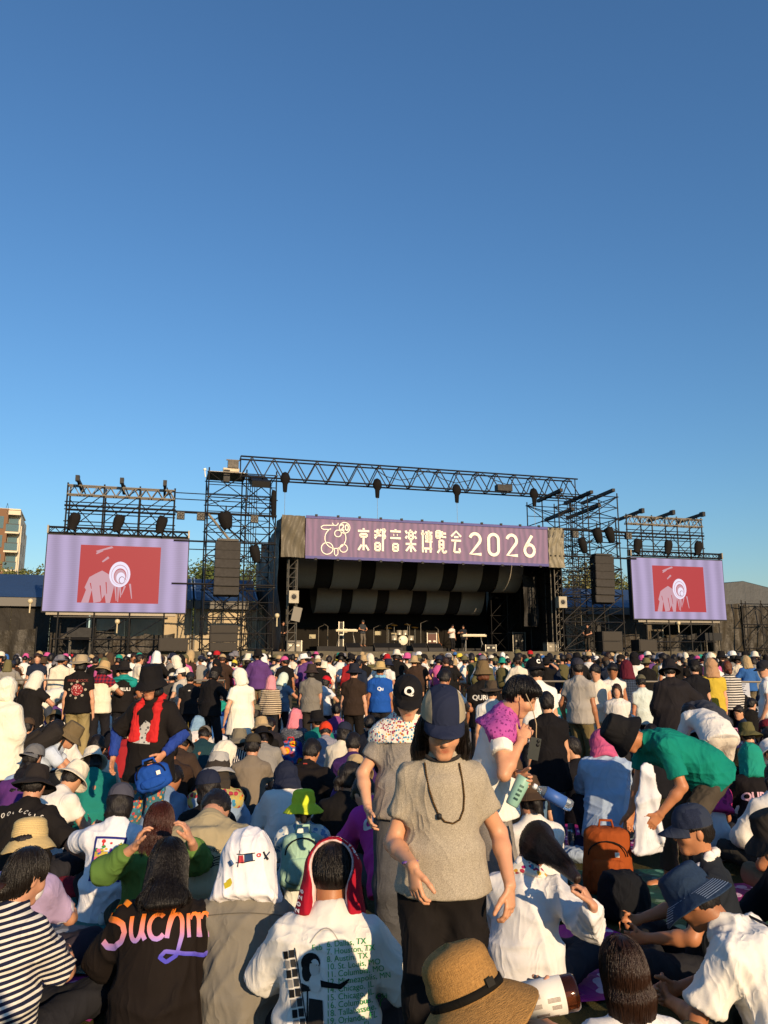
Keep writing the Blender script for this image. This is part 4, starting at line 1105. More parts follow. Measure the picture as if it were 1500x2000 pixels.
t.mb('dome', MB().lathe([(0.001, .12), (.07, .09), (.10, 0), (.02, -.04)], 12, 1, 1, Matrix.Translation((-10.5, -0.1, 11.4))), WHITE, True); t.bar('bracket', (-10.45, -0.1, 11.0), (-10.5, -0.1, 11.38), 0.03, WHITE)
tr2 = Thing('scaffold_tower', 'tall cross-braced scaffold tower between the stage mouth and the smaller screen', 'scaffold', 13.6, 1.8, 0)
scaffold(tr2, [11.6, 13.7, 15.9], [0.0, 2.2, 4.4], ZL, seed=4, r=0.042)
for i in range(7):
    tr2.bar('brace', (11.6, 0.0, ZL[i + 1]), (13.7, 0.0, ZL[i]), 0.024, STEEL); tr2.bar('brace', (15.9, 0, ZL[i + 1]), (13.7, 2.2, ZL[i]), 0.024, STEEL)
for u, v, z, ln in ((11.3, -0.6, 11.6, 3.2), (13.2, -0.9, 11.5, 3.4), (15.3, 0.2, 11.9, 4.0), (12.5, 0.4, 10.6, 3.6), (14.4, 0.6, 10.9, 4.2)):
    tr2.box('head_beam', (u, v + 1.2, z - 0.3), (0.2, ln, 0.2), BLACK, Matrix.Rotation(R(-2), 3, 'X'))
for z, r in ((9.0, 0.07), (7.3, 0.06)): tr2.bar('ledger', (10.8, -0.1, z), (17.0, -0.1, z), r, STEEL)
for k in range(12): tr2.bar('ladder_rung', (13.0, 1.0, 3.2 + 0.33 * k), (13.45, 1.0, 3.2 + 0.33 * k), 0.02, GALV)
for a in (13.0, 13.45): tr2.bar('ladder_rail', (a, 1.0, 3.0), (a, 1.0, 7.4), 0.025, GALV)
for j in range(7):
    zm = (ZL[j] + ZL[j + 1]) / 2
    for v in (0.0, 2.2, 4.4): tr2.bar('ledger', (11.6, v, zm), (15.9, v, zm), 0.024, STEEL)
    for v in (0.06, 4.4):
        for u0_, u1_ in ((11.6, 13.7), (13.7, 15.9)): tr2.bar('brace', (u0_, v, ZL[j]), (u1_, v, zm), 0.026, STEEL); tr2.bar('brace', (u1_, v, zm), (u0_, v, ZL[j + 1]), 0.026, STEEL)
for k in range(6): tr2.mb('cable', MB().tube([(12.6 + .13 * k, 0.6, 11.0), (12.4 + .16 * k, 0.7, 8.2), (12.7 + .1 * k, 0.6, 5.0), (12.5 + .12 * k, 0.6, 1.6)], 0.024, 5), BLACK, True)
for k, (u0_, u1_, z0_, z1_) in enumerate(((15.3, 16.6, 1.4, 3.4), (10.4, 11.5, 3.0, 6.4))):
    d = Thing('draped_tarpaulin', ['black cloth hung at the foot of the cross-braced tower', 'tall black cloth hung between the stage mouth and the cross-braced tower'][k], 'tarpaulin', (u0_ + u1_) / 2, 3.0, z0_); tarp_sheet(d, 'sheet', u0_, u1_, z0_, z1_, 3.0, tarp('#1b1917', 0.6), k + 30, 0.1, 4, 0.1)
def line_array(u, ztop, w, n, bend, label):
    t = Thing('line_array', label, 'speaker', u, -0.35, ztop - 0.5 * n)
    z, v, ang = ztop, -0.35, R(-2)
    for k in range(n):
        hgt = 0.5; c = (u, v + math.sin(ang) * hgt / 2, z - math.cos(ang) * hgt / 2)
        M3 = Matrix.Rotation(-ang, 3, 'X')
        t.box('speaker_box', c, (w, 0.55, hgt - 0.025), GRILLE, M3)
        t.box('side_plate', (c[0] - w / 2 - 0.012, c[1], c[2]), (0.022, 0.5, hgt - 0.06), BLACK, M3)
        t.box('side_plate', (c[0] + w / 2 + 0.012, c[1], c[2]), (0.022, 0.5, hgt - 0.06), BLACK, M3)
        z -= math.cos(ang) * hgt; v += math.sin(ang) * hgt; ang += R(bend)
    t.box('fly_frame', (u, -0.3, ztop + 0.08), (w * 0.9, 0.6, 0.12), STEEL)
    for a in (-.4, .4): t.bar('chain', (u + a * w, -0.3, ztop + 0.1), (u, -0.2, ztop + 0.9), 0.02, STEEL)
line_array(-9.1, 7.35, 1.3, 6, 2.2, 'hanging line array of dark loudspeakers in the tower beside the larger screen')
line_array(14.35, 7.35, 1.3, 6, 2.2, 'hanging line array of dark loudspeakers in the cross-braced tower')
def sub_stack(u, v, w, n, hgt, label, z0=DECK, d=0.9):
    t = Thing('subwoofer_stack', label, 'speaker', u, v, z0)
    for k in range(n):
        t.box('cabinet', (u, v, z0 + hgt * (k + 0.5)), (w, d, hgt - 0.02), GRILLE); t.box('grille', (u, v - d / 2 - 0.012, z0 + hgt * (k + 0.5)), (w - 0.12, 0.02, hgt - 0.12), paint('#3a352e', 0.8))
sub_stack(-9.15, -0.2, 1.45, 3, 0.47, 'stack of three wide subwoofers at the foot of the scaffold tower')
sub_stack(14.6, -0.2, 1.4, 2, 0.62, 'stack of two wide subwoofers at the foot of the cross-braced tower')
sub_stack(-11.75, -0.1, 1.5, 1, 0.7, 'single low subwoofer beside the foot of the larger screen'); sub_stack(17.2, -0.1, 1.3, 1, 0.75, 'single low subwoofer below the corner of the smaller screen')

# ------------------------------------------------------------------ video screens
LAV = emis('#b9a8d2', 0.85, 0.4); REDM = emis('#b92e3a', 0.85); PINK = emis('#cfa0ae', 0.8); PALE = emis('#e6def2', 0.95); DKR = emis('#7e2430', 0.8)
def screen(u0, u1, z0, z1, v, label, pic):
    t = Thing('video_screen', label, 'screen', (u0 + u1) / 2, v, z0)
    t.box('housing', ((u0 + u1) / 2, v + 0.25, (z0 + z1) / 2), (u1 - u0 + 0.1, 0.4, z1 - z0 + 0.14), BLACK)
    panel = t.mb('display', sheet(lambda p, q: (u0 + (u1 - u0) * p, v + 0.03, z0 + (z1 - z0) * q), 4, 2), LAV)
    W, Hh = u1 - u0, z1 - z0
    def lay(name, pts, mat, k, par=None):
        V, F = poly2([(a * W, b_ * Hh) for a, b_ in pts], 5)
        return t.mb(name, MB().add([(u0 + x, v + 0.03 - 0.006 * k, z0 + y) for x, y in V], F), mat)
    x0, y0, x1, y1 = pic
    def q(a, b_): return (x0 + (x1 - x0) * a, y0 + (y1 - y0) * b_)
    lay('picture', [q(0, 0), q(1, 0), q(1, 1), q(0, 1)], REDM, 1)
    lay('picture_figure', [q(*c) for c in ((.05, .0), (.10, .22), (.08, .26), (.13, .44), (.20, .50), (.28, .56), (.36, .50), (.42, .44), (.44, .30), (.40, .0), (.35, .0), (.33, .14), (.28, .02), (.20, 0), (.17, .22), (.14, 0))], PINK, 2)
    for a in ((.20, .88, .40, .96), (.28, .70, .36, .78), (.20, .84, .28, .90)): lay('picture_highlight', [q(a[0], a[1]), q(a[2], a[3]), q(a[2] - .02, a[3] + .03), q(a[0] - .01, a[1] + .02)], PINK, 2)
    for a in ((.44, .30, .47, .04), (.50, .30, .52, .10), (.56, .30, .53, .14), (.62, .34, .66, .08), (.48, .28, .49, .02)): lay('picture_highlight', [q(a[0], a[1]), q(a[0] + .025, a[1]), q(a[2] + .01, a[3]), q(a[2], a[3])], PINK, 2)
    for a in ((.26, .30, .29, .06), (.33, .36, .35, .16), (.14, .34, .16, .24)): lay('picture_fold', [q(a[0], a[1]), q(a[0] + .014, a[1]), q(a[2] + .008, a[3]), q(a[2], a[3])], REDM, 3)
    asp = (y1 - y0) * Hh / ((x1 - x0) * W)
    for k, (cx, cy, r, mt) in enumerate([(.50, .50, .175, PALE), (.50, .49, .140, PINK), (.50, .485, .132, PALE), (.505, .47, .105, REDM), (.505, .465, .096, PINK), (.515, .44, .074, PALE), (.53, .40, .050, DKR), (.532, .40, .042, PALE)]):
        lay('picture_ring', [q(cx + r * asp * math.cos(i * .2618), cy + r * 1.28 * math.sin(i * .2618)) for i in range(24)], mt, 4 + k)
    return t
screen(-18.38, -11.2, 3.43, 7.43, 0.0, 'large lit lavender screen with a red picture beside the blue tents', (0.23, 0.115, 0.80, 0.88))
screen(16.7, 23.73, 3.46, 7.4, 0.0, 'lit screen with red picture standing beside the dark pitched tent', (0.22, 0.12, 0.78, 0.88))
def rig(u0, u1, label_f, labels):
    n = 3; us = [u0 + (u1 - u0) * k / n for k in range(n + 1)]
    t = Thing('scaffold_rig', label_f, 'scaffold', (u0 + u1) / 2, 0.6, 7.5)
    for u in us:
        for v in (0.15, 1.4): t.bar('standard', (u, v, 7.5), (u, v, 10.3), 0.045, STEEL)
    for z, r in ((9.05, 0.06), (8.85, 0.03), (9.25, 0.03), (8.2, 0.03)):
        for v in (0.1, 1.4): t.bar('ledger', (u0 - 0.1, v, z), (u1 + 0.1, v, z), r, STEEL)
    for i in range(n):
        for k in range(3):
            t.bar('brace', (us[i], 0.12, 7.55 + 0.6 * k), (us[i + 1], 0.12, 9.2 + 0.55 * k if 9.2 + 0.55 * k < 10.2 else 10.2), 0.026, STEEL)
        t.bar('brace', (us[i], 1.4, 9.6), (us[i + 1], 1.4, 7.6), 0.026, STEEL)
    box_truss(t, (u0, 0.0, 9.65), (u1, 0.0, 9.65), (0, 0, 0.5), (0, 0.4, 0), 9, 0.04, STEELW, 0.024)
    for k in range(3):
        u = u0 + (u1 - u0) * (0.1 + 0.4 * k); 
        b_ = Thing('hoist_beam', 'black beam laid across the frame over the %s' % labels, 'beam', u, 0.2, 10.2, 'hoist beams over the %s' % labels)
        b_.box('beam', (u, 0.5, 10.3), (0.14, 2.8, 0.2), BLACK, Matrix.Rotation(R(-3), 3, 'X')); b_.box('motor', (u, -0.75, 10.36), (0.2, 0.35, 0.3), BLACK)
        b_.bar('sling', (u + 0.1, 0, 10.3), (u + 0.4, 0, 9.6), 0.035, BLACK)
        z = 7.95
        l = Thing('covered_light', 'moving light under a black rain cover above the %s' % labels, 'light', u, -0.2, 7.75, 'covered lights above the %s' % labels)
        l.mb('rain_cover', MB().lathe([(0.02, 0.5), (0.24, 0.47), (0.30, 0.3), (0.29, 0.0), (0.2, -0.3), (0.26, -0.42)], 14, 0.95, 0.7, Matrix.Translation((u - 0.1, -0.2, 8.1)) @ Matrix.Rotation(R(12), 4, 'Y'), lambda t_, r: 0.06 * math.sin(5 * t_ + k) + 0.03 * math.sin(9 * t_)), fabric('#1e1b19'), True)
        l.bar('yoke', (u, -0.1, 7.5), (u, -0.1, 8.0), 0.05, BLACK)
    return t
def top_truss(u0, u1, label):
    t = Thing('screen_truss', label, 'truss', (u0 + u1) / 2, 0.1, 7.52)
    box_truss(t, (u0, 0.0, 7.56), (u1, 0.0, 7.56), (0, 0, 0.3), (0, 0.35, 0), 12, 0.032, STEEL, 0.02)
    for u in (u0, u1 - 0.0): t.box('end_plate', (u, 0.17, 7.72), (0.08, 0.4, 0.42), STEELW)
top_truss(-18.4, -11.2, 'low black truss along the top of the larger screen'); top_truss(16.7, 23.75, 'low black truss along the top of the smaller screen')
rig(-17.6, -12.05, 'open scaffold frame with three bays standing on top of the larger screen', 'larger screen')
rig(16.6, 22.4, 'open scaffold frame with three bays standing on top of the smaller screen', 'smaller screen')
def quad_light(u, z):
    t = Thing('blinder_light', 'four-lamp blinder light clamped to a scaffold pipe', 'light', u, -0.2, z - 0.2, 'blinder lights clamped to the scaffold')
    t.box('case', (u, -0.2, z), (0.42, 0.2, 0.42), BLACK)
    for a in (-.1, .1):
        for b_ in (-.1, .1): t.mb('lamp', MB().lathe([(0.075, 0), (0.06, -0.02), (0.001, -0.03)], 12, 1, 1, Matrix.Translation((u + a, -0.31, z + b_)) @ Matrix.Rotation(R(90), 4, 'X')), paint('#e6dcc4', 0.25), True)
for px, py in ((353, 1007), (392, 1009), (497, 1014), (1123, 1044), (1227, 1047)): quad_light(*SPX(px, py, -0.2))
def bagged(px, py, s, label):
    u, z = SPX(px, py, -0.3)
    t = Thing('covered_light', label, 'light', u, -0.3, z - 0.5)
    t.mb('rain_cover', MB().lathe([(0.02, 0.5), (0.3, 0.45), (0.33, 0.1), (0.25, -0.3), (0.18, -0.45)], 14, s, s, Matrix.Translation((u, -0.3, z)) @ Matrix.Rotation(R(-14), 4, 'Y'), lambda t_, r: 0.07 * math.sin(5 * t_)), fabric('#1e1b19'), True)
    t.bar('yoke', (u, -0.2, z + 0.4), (u, -0.2, z + 0.9), 0.04, BLACK)
bagged(441, 1018, 1.2, 'light in a sagging black cover above the hanging speakers by the larger screen'); bagged(499, 1083, 0.9, 'light in a black cover hung low on the scaffold by the tarpaulin')
bagged(1168, 1047, 0.9, 'left one of two covered lights hung over the cross-braced tower speakers'); bagged(1192, 1046, 0.9, 'right one of two covered lights hung over the cross-braced tower speakers'); bagged(1139, 1066, 0.8, 'pointed covered light hung beside the ladder in the cross-braced tower')

# scaffolds and draped tarpaulins under the screens
def under(u0, u1, label, lab2, seed):
    t = Thing('screen_support', label, 'scaffold', (u0 + u1) / 2, 0.6, 0)
    us = [u0 + (u1 - u0) * k / 3 for k in range(4)]
    for u in us:
        for v in (0.05, 1.3): t.bar('standard', (u, v, 0), (u, v, 3.4), 0.045, STEEL)
    for z in (3.15, 2.0, 0.8):
        for v in (0.05, 1.3): t.bar('ledger', (u0 - .2, v, z), (u1 + .2, v, z), 0.035, GALV if z > 3 else STEEL)
    for i in range(3):
        t.bar('brace', (us[i], 0.05, 2.0), (us[i + 1], 0.05, 3.15), 0.026, STEEL); t.bar('brace', (us[i + 1], 1.3, 0.2), (us[i], 1.3, 2.0), 0.026, STEEL)
        t.bar('brace', (us[i], 1.3, 0.2), (us[i + 1], 1.3, 2.0), 0.026, STEEL)
    t.box('beam', ((u0 + u1) / 2, 0.3, 3.3), (u1 - u0 + 1.2, 0.5, 0.12), STEELW)
    for k in range(4):
        a = u0 - 0.6 + (u1 - u0 + 1.2) * k / 4; b_ = a + (u1 - u0 + 1.2) / 4
        d = Thing('draped_tarpaulin', '%s dark tarpaulin hung in folds behind the supports under the %s' % (['first', 'second', 'third', 'fourth'][k] + ' from the outer end,' if False else 'wrinkled', lab2), 'tarpaulin', (a + b_) / 2, 2.4, 0, 'tarpaulins under the %s' % lab2)
        tarp_sheet(d, 'sheet', a, b_ + 0.05, 0.02, 2.45 + 0.2 * math.sin(k * 2 + seed), 2.4 + 0.1 * (k % 2), tarp(['#29241d', '#1f1c18', '#332c22', '#262119'][(k + seed) % 4], 0.5), k + seed, 0.11, 4, 0.12)
under(-17.6, -12.3, 'pipe scaffold carrying the larger screen above black tarpaulins', 'larger screen', 0); under(17.6, 22.6, 'pipe scaffold carrying the smaller screen above black tarpaulins', 'smaller screen', 2)
for u, sd in ((-17.0, 'larger'), (22.4, 'smaller')):
    t = Thing('control_desk', 'covered control desk on metal legs below the %s screen' % sd, 'desk', u + 0.5, 0.8, 0)
    t.box('top', (u + 0.5, 0.8, 2.35), (1.3, 0.8, 0.5), BLACK)
    for a in (-.5, .5):
        for b_ in (-.3, .3): t.bar('leg', (u + .5 + a, .8 + b_, 0), (u + .5 + a, .8 + b_, 2.1), 0.04, GALV)
def flood(px, py, label):
    u, z = SPX(px, py, -0.1)
    t = Thing('flood_lamp', label, 'lamp', u, -0.1, z - 0.5)
    t.mb('head', MB().lathe([(0.001, .14), (.11, .10), (.14, 0), (.10, -.10), (.02, -.13)], 12, 1, 1, Matrix.Translation((u, -0.1, z + .1))), paint('#cdbd97', 0.4), True); t.bar('stem', (u, -0.1, z - 0.5), (u, -0.1, z), 0.035, paint('#cdbd97', 0.4))
flood(59, 1178, 'round cream lamp on a thin pole before the blue tent'); flood(229, 1218, 'round cream lamp under the middle of the larger screen'); flood(541, 1206, 'round cream lamp beside the guard at the stage edge')
flood(1325, 1220, 'round cream lamp under the middle of the smaller screen')

# tarpaulin fences beside the screens
for k, (a, b_, z, c) in enumerate([(-34, -27.5, 2.4, '#2c271e'), (-27.5, -22.6, 2.5, '#393226'), (-22.6, -18.7, 2.55, '#332d22'), (23.9, 26.2, 4.7, '#3a3326'), (26.2, 29.6, 4.6, '#2f291f'), (29.6, 36, 4.5, '#332d22')]):
    lab = ['far dark tarpaulin fence at the end of the blue tents', 'folded brown-black tarpaulin fence below the blue tents', 'tarpaulin fence with deep folds beside the larger screen supports', 'narrow wrinkled tarpaulin wall beside the smaller screen', 'tall dark tarpaulin wall under the dark pitched tent', 'last tall tarpaulin wall past the dark pitched tent corner'][k]
    d = Thing('tarpaulin_fence', lab, 'fence', (a + b_) / 2, 1.2, 0)
    tarp_sheet(d, 'sheet', a, b_, 0.02, z, 1.2 + 0.3 * (k % 2), tarp(c, 0.5), k + 9, 0.13, 4, 0.1)
    for u in (a, b_): d.bar('post', (u, 1.0, 0), (u, 1.0, z + 0.1), 0.035, STEEL)
t = Thing('lattice_fence', 'black cross-braced scaffold panel against the tarpaulin past the smaller screen', 'scaffold', 27.5, 0.8, 0)
scaffold(t, [25.6, 27.2, 28.8, 30.4], [0.7], [0, 1.6, 3.2, 4.6], seed=9)
# tents
def tent(u0, u1, v0, v1, eave, ridge, col, wall, label, group=None, wallz=None):
    t = Thing('tent', label, 'tent', (u0 + u1) / 2, (v0 + v1) / 2, 0, group)
    vm = (v0 + v1) / 2; RM = tarp(col, 0.45, 0.5)
    for (va, za, vb, zb) in ((v0 - .2, eave, vm, ridge), (vm, ridge, v1 + .2, eave)):
        t.mb('roof_panel', sheet(lambda p, q: (u0 + (u1 - u0) * p, va + (vb - va) * q, za + (zb - za) * q - 0.12 * math.sin(p * math.pi) * math.sin(q * math.pi)), 8, 6), RM, True)
    t.box('fascia', ((u0 + u1) / 2, v0 - .22, eave - 0.28), (u1 - u0 - 0.02, 0.06, 0.5), paint('#6f6c66', 0.7))
    for u in (u0 + .05, u1 - .05):
        for v in (v0, v1): t.bar('post', (u, v, 0), (u, v, eave), 0.06, ALU)
        t.bar('rafter', (u, v0 - .2, eave + .06), (u, vm, ridge + .06), 0.05, paint('#7f8fa3', 0.5))
    if wall:
        for k in range(3):
            a = u0 + (u1 - u0) * k / 3; tarp_sheet(t, 'curtain', a, a + (u1 - u0) / 3, 0.02, eave - 0.5, v0 + .1, tarp(wall, 0.7), k + int(u0), 0.06, 3)
    return t
TB = 'blue-roofed tents in a row behind the stage'
tent(-42.5, -36.1, 6, 14, 4.5, 6.2, '#2f4260', '#2a2620', 'blue-roofed tent at the outer end of the row', TB)
tent(-36, -29.6, 6, 14, 4.5, 6.2, '#2f4260', '#2a2620', 'blue-roofed tent below the brown apartment block', TB)
tent(-29.5, -23.1, 6, 14, 4.5, 6.2, '#2c3e5b', '#2c2a26', 'blue-roofed tent beside the outer edge of the larger screen', TB)
tent(-23, -16.6, 6, 14, 4.5, 6.2, '#2f4260', '#2a2620', 'blue-roofed tent hidden mostly behind the larger screen', TB)
tent(-16.5, -10.6, 6, 14, 4.5, 6.2, '#2b3d59', '#b3a283', 'blue-roofed tent with cream curtains behind the gap beside the larger screen', TB)
tent(-10.5, -6.6, 6, 14, 4.5, 6.2, '#2f4260', '#b8a88a', 'blue-roofed tent with cream curtains behind the scaffold tower', TB)
tent(12.5, 19, 7, 15, 4.6, 6.3, '#2f4260', '#8e8169', 'blue-roofed tent behind the cross-braced tower', TB)
tent(19.1, 23.8, 7, 15, 4.6, 6.3, '#2f4260', '#5c5344', 'blue-roofed tent behind the smaller screen', TB)
tent(23.9, 30, 8, 15, 4.6, 6.0, '#2f4260', '#3b352a', 'blue-roofed tent behind the tarpaulin walls past the smaller screen', TB)
tent(30.1, 38, 8, 15, 4.6, 6.0, '#2f4260', '#3b352a', 'blue-roofed tent at the far end behind the tarpaulin walls', TB)
t = Thing('tent', 'dark pitched tent past the smaller screen', 'tent', 29, 6, 0)
zr = 6.1
for pts in (((23.9, 2, 5.95), (27, 2, 6.3), (36, 2, 4.6), (36, 12, 4.6), (27, 12, 6.6), (23.9, 12, 6.2)),):
    V = [Vector(p) for p in pts]; t.mb('roof_panel', MB().add(V, [(0, 1, 4, 5), (1, 2, 3, 4)]), tarp('#3d434d', 0.5, 0.5))
t.mb('front_panel', MB().add([(23.9, 2.02, 4.6), (36, 2.02, 4.3), (36, 2.02, 4.58), (27, 2.02, 6.28), (23.9, 2.02, 5.93)], [(0, 1, 2, 3, 4)]), tarp('#4d4f50', 0.6))
for u in (24, 27, 30, 33): t.bar('post', (u, 2.1, 0), (u, 2.1, 5), 0.05, STEEL)

# ------------------------------------------------------------------ things on the stage
def stage_px(px, v): return SPX(px, 1250, v)[0]
def wedge(u, v, label, g='stage wedge monitors'):
    t = Thing('wedge_monitor', label, 'speaker', u, v, DECK, g)
    t.mb('cabinet', MB().add([(u - .45, v - .3, DECK), (u + .45, v - .3, DECK), (u + .45, v + .3, DECK), (u - .45, v + .3, DECK), (u - .45, v - .2, DECK + .2), (u + .45, v - .2, DECK + .2), (u + .45, v + .2, DECK + .48), (u - .45, v + .2, DECK + .48)],
         [(3, 2, 1, 0), (0, 1, 5, 4), (4, 5, 6, 7), (2, 3, 7, 6), (1, 2, 6, 5), (3, 0, 4, 7)]), paint('#34302b', 0.7))
    t.box('grille', (u, v, DECK + .36), (.8, .42, .02), BLACK, Matrix.Rotation(R(35), 3, 'X'))
for px in (745, 770, 819, 849, 690): wedge(stage_px(px, 0.8), 0.8, 'low wedge monitor at the front of the stage deck')
def case(px, v, w, d, h_, col, label, name='flight_case', z=DECK):
    u = stage_px(px, v); t = Thing(name, label, 'case', u, v, z)
    t.box('box', (u, v, z + h_ / 2), (w, d, h_), paint(col, 0.6)); t.box('lid', (u, v, z + h_ - 0.04), (w + .02, d + .02, .06), paint('#57524a', 0.5))
    for a in (-1, 1): t.box('edge', (u + a * w / 2, v - d / 2, z + h_ / 2), (.05, .05, h_ + 0.02), ALU)
    for a in (-.25, .25): t.box('handle', (u + a * w, v - d / 2 - .02, z + h_ * .55), (.16, .03, .1), ALU)
case(573, 0.7, 0.85, 0.6, 0.6, '#8a8272', 'grey road case at the stage edge beside the guard'); case(1075, 0.8, 0.75, 0.6, 0.55, '#857c6a', 'grey road case at the far stage edge below the pale speaker')
case(841, 3.0, 0.62, 0.5, 1.15, '#5a3526', 'tall brown bass amplifier cabinet beside the drum kit', 'amplifier'); case(955, 1.6, 0.7, 0.5, 0.42, '#1b1a19', 'black rack case with bright edges under the mixing table')
case(1010, 5.0, 0.9, 0.6, 1.3, '#191817', 'tall black rack in the dark wing of the stage'); case(665, 6, 0.3, 0.3, 1.9, '#20201f', 'narrow dark cabinet behind the keyboards', 'amplifier')
def keyboard(px, v, w, label, z=DECK):
    u = stage_px(px, v); t = Thing('keyboard', label, 'keyboard', u, v, z)
    t.box('body', (u, v, z + .98), (w, .38, .12), paint('#cdbd9a', 0.5)); t.box('keys', (u, v - .08, z + 1.05), (w - .15, .18, .03), paint('#e8e2d2', 0.4))
    for a in (-1, 1):
        t.bar('leg', (u + a * w * .4, v - .25, z), (u + a * w * .3, v + .1, z + .94), .025, ALU); t.bar('leg', (u + a * w * .4, v + .25, z), (u + a * w * .3, v - .1, z + .94), .025, ALU)
keyboard(676, 4.6, 1.4, 'cream keyboard on crossed silver legs on the riser', DECK + .32); keyboard(925, 2.2, 1.6, 'long table keyboard on legs near the white-shirted stagehand')
def drums():
    u, v, z = stage_px(786, 6.4), 6.4, DECK + .4
    t = Thing('drum_kit', 'drum kit with pale bass drum and brass cymbals in the middle of the stage', 'drums', u, v, z)
    X = Matrix.Rotation(R(90), 4, 'X')
    t.mb('bass_drum', MB().lathe([(0.001, .22), (.30, .22), (.32, .2), (.32, -.2), (.30, -.22), (.001, -.21)], 24, 1, 1, Matrix.Translation((u, v, z + .34)) @ X), paint('#e7ddc4', 0.4), True)
    for a, b_, c, r in ((-.55, .1, .5, .2), (.6, .1, .5, .22), (-.2, .1, .85, .17), (.2, .1, .85, .17)):
        t.mb('drum', MB().lathe([(r, -.15), (r, .15), (.001, .16)], 18, 1, 1, Matrix.Translation((u + a, v + b_, z + c))), paint('#b6ad9b', 0.35, 0.3), True)
    for a, b_, c in ((-.9, .2, 1.15), (.95, .2, 1.2), (-.45, .4, 1.35), (.5, .4, 1.4)):
        t.mb('cymbal', MB().lathe([(.24, 0), (.05, .03), (.001, .06)], 18, 1, 1, Matrix.Translation((u + a, v + b_, z + c)) @ Matrix.Rotation(R(14), 4, 'X')), paint('#b08a3c', 0.3, 0.9), True)
        t.bar('cymbal_stand', (u + a, v + b_, z), (u + a, v + b_, z + c), .018, ALU)
drums()
def mic(px, v, h_, k):
    u = stage_px(px, v); t = Thing('microphone_stand', 'slim microphone stand on the stage deck', 'stand', u, v, DECK, 'microphone stands on stage')
    t.bar('pole', (u, v, DECK), (u, v, DECK + h_), .018, STEELW); t.bar('boom', (u, v, DECK + h_), (u + .3 * k, v - .3, DECK + h_ + .15), .014, STEELW)
    t.mb('base', MB().lathe([(.16, 0), (.15, .03), (.02, .04)], 14, 1, 1, Matrix.Translation((u, v, DECK))), BLACK); t.bar('microphone', (u + .3 * k, v - .3, DECK + h_ + .15), (u + .36 * k, v - .38, DECK + h_ + .12), .03, BLACK)
for px, v, h_, k in ((622, 5, 1.5, 1), (640, 6, 1.6, -1), (730, 5, 1.5, 1), (756, 6.2, 1.7, 1), (800, 6.2, 1.7, -1), (822, 3, 1.75, 1), (856, 4, 1.4, -1)): mic(px, v, h_, k)
for px, v, z in ((610, 7, 2.35), (672, 7.2, 2.75), (738, 7.2, 2.6), (770, 7.4, 2.5)):
    u = stage_px(px, v); t = Thing('music_stand', 'small pale desk on a thin stand behind the instruments', 'stand', u, v, DECK, 'pale desks behind the instruments')
    t.box('desk', (u, v, z), (.42, .05, .26), paint('#a99f7f', 0.6)); t.bar('pole', (u, v + .05, DECK), (u, v + .05, z), .02, STEEL)
t = Thing('fill_speaker', 'tilted grey loudspeaker on a pole at the stage corner above the guard', 'speaker', stage_px(577, 0.4), 0.4, DECK)
u = stage_px(577, 0.4); t.bar('pole', (u, .4, DECK), (u, .4, 3.1), .035, GALV); t.box('cabinet', (u, .35, 3.45), (.5, .4, .8), paint('#7a7468', 0.6), Matrix.Rotation(R(12), 3, 'Y'))
t = Thing('guitar', 'wooden electric guitar on a stand beside the brown amplifier', 'guitar', stage_px(858, 2.8), 2.8, DECK)
u = stage_px(858, 2.8); t.mb('guitar_body', MB().lathe([(.001, .04), (.15, .04), (.16, 0), (.15, -.04), (.001, -.04)], 18, 1, 1.2, Matrix.Translation((u, 2.8, DECK + .35)) @ Matrix.Rotation(R(80), 4, 'X')), paint('#b0653a', 0.3), True); t.bar('neck', (u, 2.82, DECK + .5), (u - .05, 2.9, DECK + 1.1), .028, paint('#c9a06a', 0.4))
t = Thing('equipment_rack', 'rows of dim lights and gear on the dark stage wing scaffold', 'scaffold', 10.4, 6, DECK)
scaffold(t, [9.2, 10.4, 11.4], [5.5], [DECK, 2.6, 3.8, 5.0, 6.2], seed=3, r=0.025)

